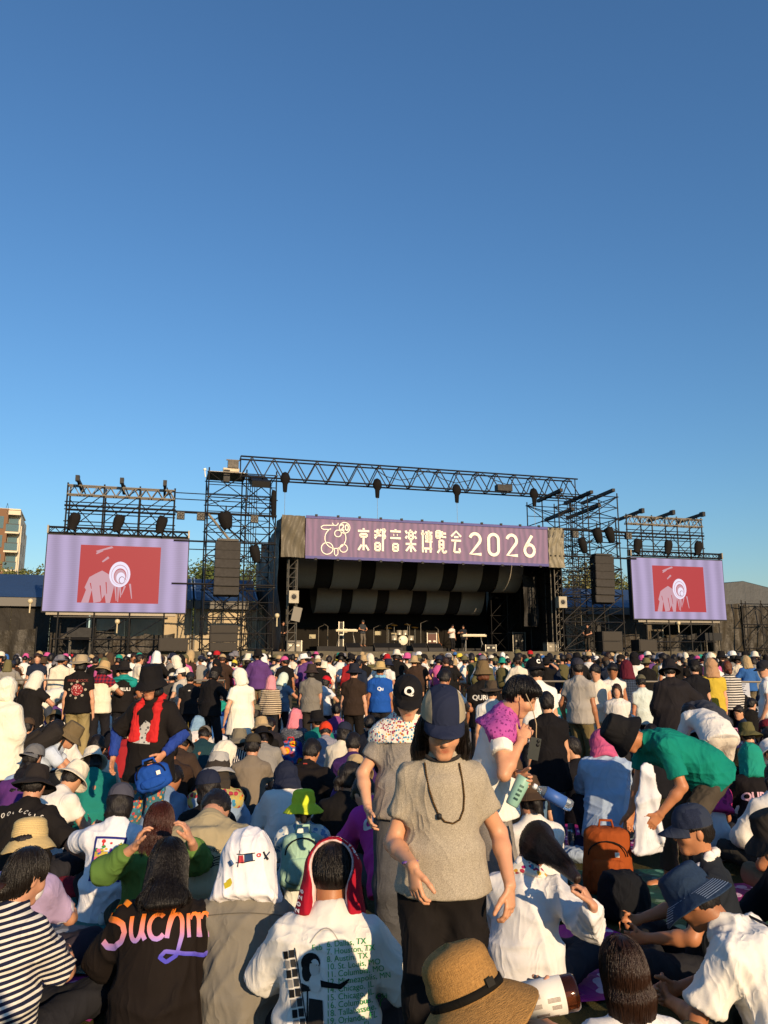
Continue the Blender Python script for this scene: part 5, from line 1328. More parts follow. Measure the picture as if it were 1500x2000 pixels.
# ------------------------------------------------------------------ trees, block of flats
LEAF = {}
def leaf_mat(col):
    if col in LEAF: return LEAF[col]
    c = lin(col); m, nt, b = base_mat('leaves', c, 0.6, 0.25); co = objco(nt)
    n1 = noise(nt, 0.9, 4, co); n2 = noise(nt, 9, 2, co)
    nt.links.new(mixcol(nt, mth(nt, 'ADD', mth(nt, 'MULTIPLY', n1, .6), mth(nt, 'MULTIPLY', n2, .4)), scale_col(c, .45), scale_col(c, 1.6)), b.inputs['Base Color']); LEAF[col] = m; return m
def tree(x, y, hgt, rad, seed, col, label):
    rs = np.random.RandomState(seed); o = empty('tree', (x, y, 0), 0, label=label, cat='tree', group='trees behind the stage')
    tr_ = MB(); tr_.tube([(0, 0, 0), (.1, .1, hgt * .35), (-.1, 0, hgt * .6), (0.1, 0, hgt * .85)], [.3, .24, .15, .05], 8)
    lobes = []
    for k in range(16):
        a = rs.uniform(0, 6.28); rr = rad * rs.uniform(.2, .8); zz = hgt * rs.uniform(.38, .92); sz = rad * rs.uniform(.28, .5) * (1.1 - .45 * zz / hgt)
        lobes.append((A(math.cos(a) * rr * (1.15 - zz / hgt * .6), math.sin(a) * rr * (1.15 - zz / hgt * .6), zz), sz))
        if k < 9: tr_.tube([(0, 0, zz * .6), tuple(lobes[-1][0])], [.1, .03], 5)
    tr_.build('trunk', paint('#4a3b2c', 0.9), o, True)
    n = 5200; li = rs.randint(0, 16, n); d = rs.normal(size=(n, 3)); d /= np.linalg.norm(d, axis=1, keepdims=True)
    c = np.array([lobes[i][0] for i in li]) + d * (np.array([lobes[i][1] for i in li]) * rs.uniform(.55, 1.08, n))[:, None]
    a1 = rs.normal(size=(n, 3)); a1 /= np.linalg.norm(a1, axis=1, keepdims=True); a2 = np.cross(a1, d); a2 /= np.linalg.norm(a2, axis=1, keepdims=True) + 1e-6
    s = rs.uniform(.10, .24, n)[:, None]
    V = np.stack([c - a1 * s, c + a2 * s * .6, c + a1 * s, c - a2 * s * .6], 1).reshape(-1, 3); F = np.arange(n * 4).reshape(-1, 4)
    obj('crown', mesh_from('crown', V, F, leaf_mat(col), False), o)
for k, (px, py, Y, rad, col, lab) in enumerate([
    (20, 1106, 88, 4.2, '#6b6a34', 'rounded olive tree in front of the brown apartment block'), (62, 1112, 86, 3.6, '#5f6233', 'olive tree beside the edge of the apartment block'), (-60, 1108, 90, 4.5, '#666634', 'olive tree past the blue tents'),
    (382, 1098, 84, 4.0, '#4f5a2a', 'dark green tree seen between the larger screen and the scaffold tower'), (488, 1092, 84, 4.2, '#586030', 'green tree showing through the scaffold tower'), (440, 1100, 92, 4.0, '#566030', 'green tree behind the hanging speakers'),
    (1108, 1094, 96, 4.6, '#6b6638', 'olive tree seen through the cross-braced tower'), (1172, 1108, 100, 4.5, '#5d6032', 'tree behind the hanging speakers of the cross-braced tower'), (1210, 1128, 104, 4.2, '#62602f', 'low tree behind the edge of the smaller screen')]):
    p = at_y(px, py, Y); tree(p.x, Y, p.z, rad * 1.45, k + 3, col, lab)
def flats():
    Y = 125.0; p = at_y(42, 1000, Y); H_ = at_y(30, 997, Y).z
    o = empty('apartment_block', (p.x, Y, 0), R(21), label='brown and cream apartment block with glazed balconies rising behind the trees', cat='building')
    BR = paint('#7d5d44', 0.85, 0, 0.1, scale=1.2); CR = paint('#d9cbb0', 0.85, 0, 0.08, scale=1.2); GL_ = paint('#4f6a70', 0.15, 0, 0.1); DK = paint('#4b4640', 0.7)
    MB().box((-9.0, 5, H_ / 2), (11.5, 12, H_)).build('wall', BR, o); MB().box((-1.9, 6.6, H_ / 2 - .3), (3.7, 12, H_ - .6)).build('wall', CR, o); MB().box((-0.6, 7.6, H_ / 2 - 1.2), (1.6, 12, H_ - 2.4)).build('wall', CR, o)
    MB().box((-7.4, 5.6, H_ + .1), (14.4, 11.4, .2)).build('roof', CR, o); MB().box((-1.9, .1, H_ - .6), (3.7, 2.2, .7)).build('canopy', CR, o)
    ms = {'f': MB().box((0, 0, 0), (3.4, .14, 1.15)).mesh('pane', GL_), 's': MB().box((0, 0, 0), (3.7, 1.7, .3)).mesh('slab', CR), 'w': MB().box((0, 0, 0), (2.6, .1, 2.0)).mesh('window', GL_), 'n': MB().box((0, 0, 0), (.08, .8, 1.9)).mesh('window', DK), 'r': MB().box((0, 0, 0), (3.5, .18, .1)).mesh('rail', DK)}
    for k in range(7):
        z = H_ - 3.9 - 3.1 * k
        if z < 1: break
        b_ = obj('balcony', ms['s'], o, M=Matrix.Translation((-1.9, -.2, z))); obj('pane', ms['f'], b_, M=Matrix.Translation((0, -.86, .75))); obj('rail', ms['r'], b_, M=Matrix.Translation((0, -.86, 1.38)))
        obj('window', ms['w'], o, M=Matrix.Translation((-1.9, .58, z + 1.5))); obj('window', ms['w'], o, M=Matrix.Translation((-5.6, -1.03, z + 1.6))); obj('window', ms['w'], o, M=Matrix.Translation((-10, -1.03, z + 1.6)))
        for y in (4, 8): obj('window', ms['n'], o, M=Matrix.Translation((.22, y, z + 1.2)))
    o.scale = (0.56, 1, 1)
    bar(o, 'aerial', (-5, 3, H_), (-4.4, 3, H_ + 1.6), .05, STEEL); bar(o, 'aerial', (-3.8, 3, H_), (-4.4, 3, H_ + 1.6), .05, STEEL)
flats()
emblem()
# ------------------------------------------------------------------ crowd: poses
CROSS = dict(pel=(0, 0, 0.12), pp=-6, wp=8, cp=20, hp=16, fl=(0.10, 0.30, 0.07), fr=(-0.08, 0.36, 0.08), kl=(-1, 0.4, 0.25), kr=(1, 0.4, 0.25), wl=(-0.14, 0.36, 0.24), wr=(0.12, 0.38, 0.25), el=(-0.7, -0.5, -0.5), er=(0.7, -0.5, -0.5))
KNEES = dict(pel=(0, 0, 0.12), pp=-4, wp=14, cp=28, hp=22, fl=(-0.13, 0.45, 0.075), fr=(0.13, 0.47, 0.075), kl=(-0.2, 0.2, 1), kr=(0.2, 0.2, 1), wl=(-0.05, 0.42, 0.38), wr=(0.06, 0.43, 0.37), el=(-1, -0.2, -0.3), er=(1, -0.2, -0.3))
HUNCH = dict(CROSS, wp=22, cp=46, hp=44)
CROUCH = dict(pel=(0, -0.12, 0.36), pp=24, wp=40, cp=52, hp=34, fl=(-0.15, 0.06, 0.075), fr=(0.15, 0.10, 0.075), kl=(-0.35, 1, 0.4), kr=(0.35, 1, 0.4), wl=(-0.12, 0.55, 0.25), wr=(0.16, 0.52, 0.22), el=(-1, -0.3, 0), er=(1, -0.3, 0))
BEND = dict(pel=(0, -0.22, 0.86), pp=42, wp=72, cp=92, hp=70, wl=(-0.18, 0.36, 0.45), wr=(0.16, 0.38, 0.42), el=(-1, -0.2, 0.2), er=(1, -0.2, 0.2), fl=(-0.12, 0, 0.075), fr=(0.12, 0.08, 0.075))
STAND = dict(hp=6)
STAND2 = dict(hp=10, hy=25, wl=(-0.16, 0.22, 0.98), wr=(0.12, 0.24, 1.0), el=(-1, -0.6, -0.3), er=(1, -0.6, -0.3), fl=(-0.12, 0.05, 0.075))
STAND3 = dict(hp=22, hy=-20, cp=8, wr=(0.18, 0.20, 1.12), er=(1, -0.5, -0.5), fr=(0.12, 0.1, 0.075))
STAND4 = dict(hp=-4, wl=(-0.10, 0.26, 1.52), wr=(0.08, 0.28, 1.50), el=(-1, 0, -0.6), er=(1, 0, -0.6))
STAND5 = dict(hp=12, hy=60, yaw=15, cp=4, wl=(-0.26, 0.0, 0.82))
SIDE = dict(CROSS, hy=60, yaw=20, hp=10); SIDER = dict(CROSS, hy=-62, yaw=-20, hp=12); HUNCHL = dict(HUNCH, hy=35, yaw=18)
POSES = dict(cross=CROSS, knees=KNEES, hunch=HUNCH, crouch=CROUCH, bend=BEND, stand=STAND, stand2=STAND2, stand3=STAND3, stand4=STAND4, stand5=STAND5, side=SIDE, sider=SIDER, hunchl=HUNCHL)
def top_of(p): return p.head + p.Rh @ A(0, -0.01, 0.125 * p.hs)
def spot(px, py, p, face, Y=None, ground=True):
    """where a figure stands so that the top of its head meets a pixel; given a depth, the figure's size follows from it"""
    t = top_of(p); c, s = math.cos(face), math.sin(face)
    if Y is None:
        w = at_z(px, py, t[2]); k = 1.0
        if w.y > 17.5: return spot(px, py, p, face, 17.5)
    else: w = at_y(px, py, Y); k = max(w.z, 0.3) / t[2]
    return Vector((w.x - (c * t[0] - s * t[1]) * k, w.y - (s * t[0] + c * t[1]) * k, 0)), k
LIB = {}; XY = []
def lib_pose(key):
    if key not in LIB: LIB[key] = make_pose(**POSES[key])
    return LIB[key]
VAR = {'tee': (0.6, 0.022, 0.10, 0.0), 'long': (1.95, 0.024, 0.10, 0.0), 'hoodie': (1.95, 0.042, 0.13, 0.0), 'dress': (0.6, 0.03, 0.28, 0.04), 'poncho': (1.5, 0.07, 0.34, 0.08), 'tank': (0.18, 0.012, 0.10, 0.0)}
def crowd(px, py, Y, pose, face, label, top='tee', shirt='#222222', trousers='#26262a', hair='short', hairc='#15100e', hat=None, hatc='#222222', h=0.019, seed=1, group=None, skin='#c08d6e', **kw):
    p = lib_pose(pose); f = R(face)
    if pose == 'bend': w = at_y(px, py, Y); loc, k = Vector((w.x, Y, 0)), 1.0
    else: loc, k = spot(px, py + (0 if not hat else 4), p, f, Y)
    sl, lo, hm, fl = VAR[top]
    sm = kw.pop('shirt_m', None)
    o, ms = person(loc, f, p, label, shirt=shirt, trousers=trousers, skin=skin, hair=hair, hairc=hairc, hat=hat, hatc=hatc, h=h, sleeve=sl, loose=lo, hem=hm, flare=fl, seed=seed, key=pose + top, shirt_m=sm, group=group, **kw)
    o.scale = (k, k, k)
    XY.append((loc.x, loc.y)); return o, ms, p
def near(px, py, Y, face, label, P, sc=True, **kw):
    """a figure with a pose and meshes of its own"""
    p = make_pose(**P); f = R(face); loc, k = spot(px, py, p, f, Y)
    Mi = (Matrix.Translation(loc) @ Matrix.Rotation(f, 4, 'Z') @ Matrix.Scale(k, 4)).inverted(); hands = {q: kw.pop(q + '_px') for q in ('wl', 'wr') if q + '_px' in kw}
    if hands: p = make_pose(**dict(P, **{q: tuple(Mi @ at_y(*v)) for q, v in hands.items()}))
    o, ms = person(loc, f, p, label, **kw)
    if sc: o.scale = (k, k, k)
    XY.append((loc.x, loc.y)); return o, ms, p
def put_print(o, ms, p, V, F, mat, name='print', front=False, dz=0.0, dx=0.0, off=0.004, tilt=0.0):
    x = p.Rc[:, 0] * (-1 if front else 1); y = p.Rc[:, 2]
    if tilt: x, y = x * math.cos(R(tilt)) + y * math.sin(R(tilt)), y * math.cos(R(tilt)) - x * math.sin(R(tilt))
    org = p.chest + p.Rc @ A(0, 0.12 if front else -0.12, dz) + x * dx
    P = decal(ms['sdf'], ms['fold'], org, x, y, np.asarray(V, float), off)
    me = mesh_from(name, P, F, mat); return obj(name, me, o)
def put_text(o, ms, p, txt, size, col, dz=0.0, dx=0.0, front=False, bold=0.0, shear=0.0, tilt=0.0, align='CENTER', name='lettering', space=1.0, mat=None, maxe=None):
    V, F = text_mesh2(txt, size, shear, bold, align, space, maxe or max(size * 0.25, 0.012))
    return put_print(o, ms, p, V, F, mat or fabric(col), name, front, dz, dx, tilt=tilt)
def at_wrist(o, p, sd, off=(0, 0, 0)):
    return o.matrix_basis @ Vector(p.W[sd] + A(*off))
def local_sdf_mesh(b, h, name, amp=0.006, freq=30, seed=3, stretch=(1, 1, 1)): return cloth_mesh(b, h, amp, freq, seed, stretch, name)
def neck_towel(o, p, col, mat=None, seed=3, big=0.0, out=0.0):
    """a towel round the neck with two ends down the chest"""
    b = SDF(); N = p.neck; Rc = p.Rc; s = p.s
    for sg in (-1, 1):
        a = N + Rc @ A(sg * 0.075, -0.02, 0.02); m_ = N + Rc @ A(sg * 0.085, 0.085 + out * .7, -0.06); e = N + Rc @ A(sg * 0.080, 0.135 + out, -0.28 - big)
        b.cone(N + Rc @ A(0, -0.062, 0.02), a + Rc @ A(-sg * 0.012, 0, 0), 0.022 + big * .2, 0.024 + big * .2, 0.03); b.cone(a + Rc @ A(-sg * 0.012, 0, 0), m_, 0.024 + big * .2, 0.026 + big * .2, 0.03)
        b.econe(m_, e, (0.042, 0.020), (0.055, 0.016), Rc[:, 0], 0.03, 0.008)
    b.cone(p.neck - Rc @ A(0, 0, 0.05), p.skull + (p.skull - p.neck) * .5, 0.045, 0.045, 0.01, 's')
    return obj('neck_towel', local_sdf_mesh(b, 0.010, 'neck_towel', 0.008, 60, seed), o, mat or fabric(col))
def shawl(o, p, mat, seed=2, drop=0.16, h=0.012):
    b = SDF(); Rc = p.Rc
    b.econe(p.neck + Rc @ A(0, 0, -drop), p.neck + Rc @ A(0, 0, 0.03), (0.235, 0.16), (0.075, 0.07), Rc[:, 0], 0.04, 0.02)
    for sd in 'lr': b.cone(p.neck, p.S[sd] + nrm(p.E[sd] - p.S[sd]) * 0.015, 0.066, 0.090, 0.04)
    return obj('shawl', local_sdf_mesh(b, h, 'shawl', 0.010, 34, seed, (1, 1, 1.5)), o, mat)
def hair_near(o, p, style, col, n=900, length=0.3, seed=1, custom=None, rough=0.36, wave=0.002, r=0.0018, down=(0, -0.12, -1)):
    """hair volume with tufts lying over it, in the person's own frame"""
    b = custom if custom is not None else None
    if b is None:
        hb = hair_sdf(style); b = SDF()
        for kind, op, k, q, c, br in hb.ops:
            T = lambda v: p.head + p.Rh @ (np.asarray(v) * p.hs)
            if kind == 'c': b.cone(T(q[0]), T(q[1]), q[2] * p.hs, q[3] * p.hs, k, op)
            elif kind == 'l': b.ell(T(q[0]), q[2] * p.hs, p.Rh @ q[1], k, op)
            else: b.econe(T(q[0]), T(q[0] + q[4] * q[1]), tuple(v * p.hs for v in q[5]), tuple(v * p.hs for v in q[6]), p.Rh @ q[2], k, q[7], op)
        for o_, n_ in hb.cuts: b.cut(p.head + p.Rh @ (o_ * p.hs), p.Rh @ n_)
    if style == 'bob' or style == 'long':
        rr_ = np.random.RandomState(seed)
        for i in range(18):
            a = R(180 + 20 + 140 * (i + rr_.uniform(-.3, .3)) / 17) if style == 'bob' else R(195 + 150 * i / 17); zb = -0.085 if style == 'bob' else -0.10
            c0 = p.head + p.Rh @ (A(0.080 * math.cos(a), -0.026 + 0.075 * math.sin(a), zb) * p.hs); b.cone(c0, c0 + A(0.01 * math.cos(a), 0.01 * math.sin(a), -0.045 - 0.035 * rr_.rand()), 0.020, 0.005, 0.015)
    lo, hi = b.bbox(); V, F = surf_net(b, lo, hi, 0.008, project=0)
    def roots(rs, m):
        d = rs.normal(size=(m, 3)); d /= np.linalg.norm(d, axis=1, keepdims=True); d[:, 2] = np.abs(d[:, 2]) * 1.1 - 0.35
        q = d * A(0.086, 0.104, 0.104) + A(0, -0.016, 0.034); q[:, 1] = np.where(q[:, 1] > 0.06, -q[:, 1], q[:, 1])
        return p.head + (q * p.hs) @ p.Rh.T
    S1 = strands(b, int(n * 0.55), roots, length, A(*down), 0.024, r, seed, wave)
    me = join_meshes('hair', [(V, F), S1])
    return obj('hair', me, o, hair_mat(col, rough))

# ------------------------------------------------------------------ nearest figures
FH, FN = 0.0052, 0.0046
# woman standing in grey shirt, facing the camera
POSE = dict(H=1.60, sh=0.140, fat=0.90, hp=20, cp=4, wp=1, hy=3, wr=(0.245, 0.10, 0.835), wl=(-0.225, 0.03, 0.76), er=(0.35, -0.9, 0), el=(-0.3, -0.9, 0), fdr=(-0.12, 0.30, -0.95), fdl=(0.05, 0.12, -1), pnr=(-0.8, -0.6, 0), pnl=(0.8, -0.6, 0), curl=0.45)
o, ms, p = near(866, 1368, 3.1, 180, 'person standing in a heather grey T-shirt, head bowed under a navy cap', POSE,
    shirt_m=fabric('#b0a48f', 'heather'), trousers='#1c1816', h=0.0105, sleeve=0.62, loose=0.026, hem=0.045, flare=0.010, tl=0.026, fine_head=FH, fine_hands=FN, amp=0.010, seed=11, skin='#d29c78', wr_px=(806, 1690, 2.98), wl_px=(996, 1728, 3.1))
GIRL = o
capm = hat_cap(0.066, 0.120, z0=0.050, visor_drop=0.022).mesh('cap', None, True)
def panel_mats(me, m1, m2):
    me.materials.append(m1); me.materials.append(m2)
    for pl in me.polygons:
        c = pl.center
        if abs(c.x) > 0.052 and c.y > -0.035 and c.z > 0.028 and pl.index < 32 * 8: pl.material_index = 1
def panel_fabric():
    m = fabric('#252b40').copy(); nt = m.node_tree; b = nt.nodes['Principled BSDF']; src = b.inputs['Base Color'].links[0].from_socket; sx = nd(nt, 'ShaderNodeSeparateXYZ'); nt.links.new(objco(nt), sx.inputs[0])
    f = mth(nt, 'MULTIPLY', mth(nt, 'MULTIPLY', mth(nt, 'GREATER_THAN', mth(nt, 'ABSOLUTE', sx.outputs[0]), 0.054), mth(nt, 'GREATER_THAN', sx.outputs[1], -0.03)), mth(nt, 'GREATER_THAN', sx.outputs[2], 0.054))
    nt.links.new(mixcol(nt, f, src, lin('#a3967c')), b.inputs['Base Color']); return m
capm.materials.append(panel_fabric())
obj('cap', capm, o, M=head_mat(p) @ Matrix.Scale(1.12, 4))
hb = SDF(); Lh = lambda x, y, z: p.head + p.Rh @ (A(x, y, z) * p.hs)
hb.ell(Lh(0, -0.02, 0.02), A(0.085, 0.10, 0.09), p.Rh, 0.02)
for sg in (-1, 1):
    hb.cone(Lh(sg * 0.07, -0.01, 0.0), p.neck + A(sg * 0.085, 0.015, 0.03), 0.032, 0.030, 0.03); hb.cone(p.neck + A(sg * 0.085, 0.015, 0.03), p.neck + A(sg * 0.10, -0.06, -0.10), 0.030, 0.022, 0.03)
hb.econe(Lh(0, -0.06, 0), p.chest + A(0, -0.12, 0.0), (0.09, 0.05), (0.08, 0.03), A(1, 0, 0), 0.04, 0.02); hb.ell(Lh(0, 0.11, -0.05), A(0.066, 0.075, 0.12), p.Rh, 0.01, 's')
hair_near(o, p, None, '#17110e', 500, 0.3, 3, hb)
def collar(o, ms, p, col, r=0.008):
    pts = [p.neck + p.Rc @ A(0.066 * math.cos(a), 0.010 + 0.066 * math.sin(a), 0.030 - 0.030 * (math.sin(a) * .5 + .5)) for a in [i * math.pi / 14 for i in range(29)]]
    m = MB(); m.tube([tuple(v) for v in hug(ms['sdf'], ms['fold'], pts, r * 0.3)], r, 8); return m.build('collar', fabric(col), o, True)
collar(o, ms, p, '#33302f')
def cord_on(o, ms, p, pts2, r, mat, name='cord', dz=0.0):
    x = -p.Rc[:, 0]; y = p.Rc[:, 2]; P2 = np.array(pts2)
    P = decal(ms['sdf'], ms['fold'], p.chest + p.Rc @ A(0, 0.12, dz), x, y, P2, r * 1.4, 0.14)
    m = MB(); m.tube([tuple(v) for v in P], r, 6); return m.build(name, mat, o, True)
cp_ = [(-0.072, 0.150), (-0.068, 0.11), (-0.058, 0.06), (-0.042, 0.01), (-0.022, -0.035), (0.002, -0.06), (0.035, -0.068), (0.062, -0.055), (0.078, -0.02), (0.082, 0.03), (0.078, 0.08), (0.072, 0.125), (0.068, 0.150)]
cord_on(o, ms, p, cp_, 0.0036, fabric('#6b4f2a', 'hstripe', '#241c12', 160.0))
cl = p.chest + p.Rc @ A(0.020, 0.15, -0.04); MB().lathe([(0.004, -.012), (.010, -.008), (.010, .008), (.004, .012)], 10, 1, 1, Matrix.Translation(decal(ms['sdf'], ms['fold'], p.chest + p.Rc @ A(0, .12, 0), -p.Rc[:, 0], p.Rc[:, 2], np.array([(-0.02, -0.04)]), 0.009)[0])).build('cord_lock', BLACK, o, True)
w = p.W['r']; MB().tube([tuple(w + nrm(p.W['r'] - p.E['r']) * -0.03 + 0.0275 * (math.cos(a) * nrm(np.cross(p.fd['r'], A(0, 1, 0))) + math.sin(a) * nrm(np.cross(p.fd['r'], A(1, 0, 0))))) for a in [i * math.pi / 8 for i in range(17)]], 0.005, 6).build('bracelet', fabric('#8a5fae', 'spots', '#d7c3e0', 200), o, True)
# friend behind her in a black cap with a white Q
o, ms, p = near(797, 1327, 4.5, 172, 'person in a black cap with white Q and a patterned towel over the shoulders', dict(H=1.58, sh=0.152, hp=24, hy=10, wr=(0.20, 0.18, 0.86), er=(0.8, -0.5, -0.2)),
    shirt_m=fabric('#9a9288', 'heather'), trousers_m=fabric('#4b4b4d', 'denim'), h=0.011, sleeve=0.64, loose=0.026, hem=0.07, fine_head=0.006, fine_hands=0.006, hair='bob', hat='cap', hatc='#1b191a', hat_scale=1.06, tl=0.04, skin='#d6a481')
shawl(o, p, fabric('#e9e2d2', 'floral', '#9a3a5e', 70.0), 5, 0.13)
V, F = text_mesh2('Q', 0.07, bold=0.003); P3 = [(-x, 0.1, y) for x, y in V]
hm = head_mat(p); me = mesh_from('cap_letter', [tuple(v) for v in [(x * -1.0, 0.1065 - 2.2 * x * x - max(0, y) * 0.62, 0.095 + y * 0.85) for x, y in V]], F, fabric('#f1ede4')); obj('cap_letter', me, o, M=hm @ Matrix.Scale(1.06, 4))
# striped shirt woman with a clip in her hair
o, ms, p = near(68, 1658, None, -8, 'person in a navy and white striped shirt with dark hair held by a clip', dict(CROSS, H=1.60, cp=18, hp=20, hy=-24, wl=(-0.28, 0.34, 0.22)), shirt_m=fabric('#1d2138', 'diag', '#d9d3c6', 40.0),
    trousers='#232327', h=0.0118, sleeve=0.95, loose=0.028, hem=0.10, fine_head=0.0065, amp=0.012, seed=21)
hair_near(o, p, 'bun', '#17120f', 1000, 0.22, 5, wave=0.001)
cl = MB()
for k in range(9): cl.tube([tuple(p.head + p.Rh @ (A(-0.01 + 0.0075 * k, -0.135, -0.045) * p.hs)), tuple(p.head + p.Rh @ (A(-0.01 + 0.0075 * k, -0.166, -0.085) * p.hs)), tuple(p.head + p.Rh @ (A(-0.01 + 0.0075 * k, -0.140, -0.130) * p.hs))], 0.004, 5)
cl.build('hair_clip', paint('#3b2415', 0.3), o, True)
mk = SDF(); mk.ell(p.head + p.Rh @ (A(0, 0.066, -0.055) * p.hs), A(0.052, 0.045, 0.055) * p.hs, p.Rh); mk.cut(p.head + p.Rh @ A(0, 0.035, 0), -p.Rh[:, 1]); V, F = surf_net(mk, *mk.bbox(), 0.008); obj('face_mask', mesh_from('face_mask', V, F), o, fabric('#e4dedb'))
# long-haired woman in a lettered black jacket
o, ms, p = near(332, 1640, None, 4, 'person with long black hair in a jacket with big orange to blue lettering', dict(CROSS, H=1.64, cp=24, hp=24, hr=-6, wl=(-0.32, 0.36, 0.2), wr=(0.32, 0.30, 0.2)), shirt='#1d1714', trousers='#18161a',
    h=0.0118, sleeve=1.9, loose=0.052, hem=0.08, fine_head=0.0075, amp=0.014, seed=5)
hb = SDF(); Lh = lambda x, y, z: p.head + p.Rh @ (A(x, y, z) * p.hs)
hb.ell(Lh(0, -0.016, 0.034), A(0.086, 0.104, 0.104) * p.hs, p.Rh, 0.02); bk = p.neck + p.Rc @ A(0.0, -0.135, -0.075)
hb.econe(Lh(0, -0.02, 0.04), p.neck + A(0.0, -0.085, 0.0), (0.086, 0.10), (0.098, 0.055), A(1, 0, 0), 0.03, 0.03); hb.econe(p.neck + A(0, -0.075, 0.03), bk + A(0.01, 0.005, 0.02), (0.098, 0.05), (0.080, 0.02), A(1, 0, 0), 0.04, 0.015)
hb.ell(Lh(0, 0.11, -0.05), A(0.07, 0.08, 0.12), p.Rh, 0.01, 's')
hair_near(o, p, None, '#120e0c', 2600, 0.40, 6, hb, wave=0.0014, r=0.0016)
def grad_print():
    m, nt, b = base_mat('gradient print', (1, 1, 1, 1), 0.7, 0.2); at = nd(nt, 'ShaderNodeAttribute', attribute_name='hgt'); rp = nd(nt, 'ShaderNodeValToRGB'); nt.links.new(at.outputs['Fac'], rp.inputs[0])
    el = rp.color_ramp.elements; el[0].color = lin('#4a47b8'); el[0].position = 0.12; el[1].color = lin('#f08a1e'); el[1].position = 0.92
    for q_, c_ in ((0.34, '#a58ad0'), (0.5, '#e08e8e'), (0.7, '#f0802f')):
        e = el.new(q_); e.color = lin(c_)
    nt.links.new(rp.outputs[0], b.inputs['Base Color']); return m
GP = grad_print()
def script_strokes():
    L = []
    L.append(([(0.150, 0.128), (0.125, 0.148), (0.085, 0.150), (0.050, 0.130), (0.040, 0.100), (0.062, 0.078), (0.100, 0.065), (0.132, 0.045), (0.142, 0.012), (0.125, -0.022), (0.085, -0.038), (0.045, -0.030), (0.022, -0.005)], 0.026))     # S
    L.append(([(0.175, 0.075)] + arc2(0.20, 0.02, 0.026, 0.05, 180, 350, 8) + [(0.232, 0.08)], 0.020)); L.append(([(0.232, 0.08), (0.230, 0.0), (0.246, -0.03)], 0.020))
    L.append((arc2(0.300, 0.02, 0.038, 0.052, 50, 320, 12), 0.020)); L.append(([(0.372, 0.15), (0.352, 0.02), (0.344, -0.03)], 0.020)); L.append(([(0.350, 0.0)] + arc2(0.384, 0.02, 0.026, 0.05, 165, 10, 8) + [(0.410, -0.02), (0.39, -0.10), (0.345, -0.125), (0.315, -0.105), (0.34, -0.082), (0.42, -0.095), (0.50, -0.10), (0.56, -0.075)], 0.017))
    for k in range(2): L.append(([(0.432 + .048 * k, 0.07), (0.440 + .048 * k, -0.03)], 0.016)); L.append((arc2(0.462 + .048 * k, 0.03, 0.020, 0.038, 160, 0, 7) + [(0.482 + .048 * k, -0.03)], 0.016))
    L.append((arc2(0.565, 0.02, 0.026, 0.045, 0, 360, 14), 0.016))
    return L
for pts, wd in script_strokes():
    P_ = np.array(pts); seg = np.linalg.norm(np.diff(P_, axis=0), axis=1); tt = np.concatenate([[0], np.cumsum(seg)]); n_ = max(int(tt[-1] / 0.008), 3)
    P_ = np.stack([np.interp(np.linspace(0, tt[-1], n_), tt, P_[:, i]) for i in range(2)], 1)
    V, F = stroke2(P_, wd); V = V * 0.94 + A(-0.25, 0.0)
    q = put_print(o, ms, p, V, F, GP, 'lettering', False, 0.02, -0.035, 0.006, tilt=3)
    at = q.data.attributes.new('hgt', 'FLOAT', 'POINT'); at.data.foreach_set('value', np.clip((V[:, 1] + 0.13) / 0.28, 0, 1).astype(np.float32))
# towel over head, grey jacket
o, ms, p = near(490, 1630, None, 2, 'person in a plain grey-khaki jacket with a white printed towel over the head', dict(CROSS, H=1.66, cp=20, hp=22), shirt='#7c766a', trousers='#2a2a2c', h=0.0118, sleeve=1.9, loose=0.034, hem=0.12, amp=0.010, seed=8, hair=None)
b = SDF(); Lh = lambda x, y, z: p.head + p.Rh @ (A(x, y, z) * p.hs)
b.ell(Lh(0, -0.012, 0.03), A(0.118, 0.128, 0.118), p.Rh, 0.02); b.econe(Lh(0, -0.01, 0.04), p.neck + A(0, -0.045, -0.03), (0.116, 0.124), (0.175, 0.105), A(1, 0, 0), 0.05, 0.02); b.ell(Lh(0, 0.15, -0.06), A(0.075, 0.13, 0.16), p.Rh, 0.02, 's')
obj('head_towel', cloth_mesh(b, 0.0095, 0.014, 24, 4, (1, 1, 1.7)), o, fabric('#eeeaea')); tsdf = dict(sdf=b, fold=(0.014, 24, 4, (1, 1, 1.7)))
def on_towel(V, F, col, dx, dz, ms_, p, name='towel_print', tilt=0):
    a = math.radians(tilt); x = A(math.cos(a), 0, math.sin(a)); y = A(-math.sin(a), 0, math.cos(a)); P = decal(ms_['sdf'], ms_['fold'], p.head + A(dx, -0.12, dz), x, y, np.asarray(V, float), 0.004, 0.12); obj(name, mesh_from(name, P, F, fabric(col)), o)
for pts, wd, col in (([(-.03, .035), (-.005, .04)], .03, '#c8434a'), ([(-.002, .04), (.035, .045)], .034, '#2c4668'), ([(-.04, .055), (.045, .06)], .004, '#22242c'), ([(-.04, .022), (.045, .028)], .004, '#22242c'), ([(-.028, .07), (-.03, .005)], .004, '#22242c'), (arc2(.062, .05, .008, .007, 0, 360, 10), .005, '#c8434a'), ([(.08, .06), (.10, .02)], .007, '#22242c'), ([(.085, .03), (.105, .05)], .006, '#2c4668'), ([(-.075, .01), (-.055, .025)], .022, '#4d6c96'), ([(-.085, -.07), (-.06, -.06), (-.07, -.045)], .022, '#b5a52c')):
    P_ = np.array(pts); n_ = 8 if len(pts) < 6 else len(pts); P_ = P_ if len(pts) > 6 else np.stack([np.interp(np.linspace(0, len(pts) - 1, n_), np.arange(len(pts)), P_[:, i]) for i in range(2)], 1)
    V, F = stroke2(P_, wd); on_towel(V, F, col, 0, 0.01, tsdf, p)
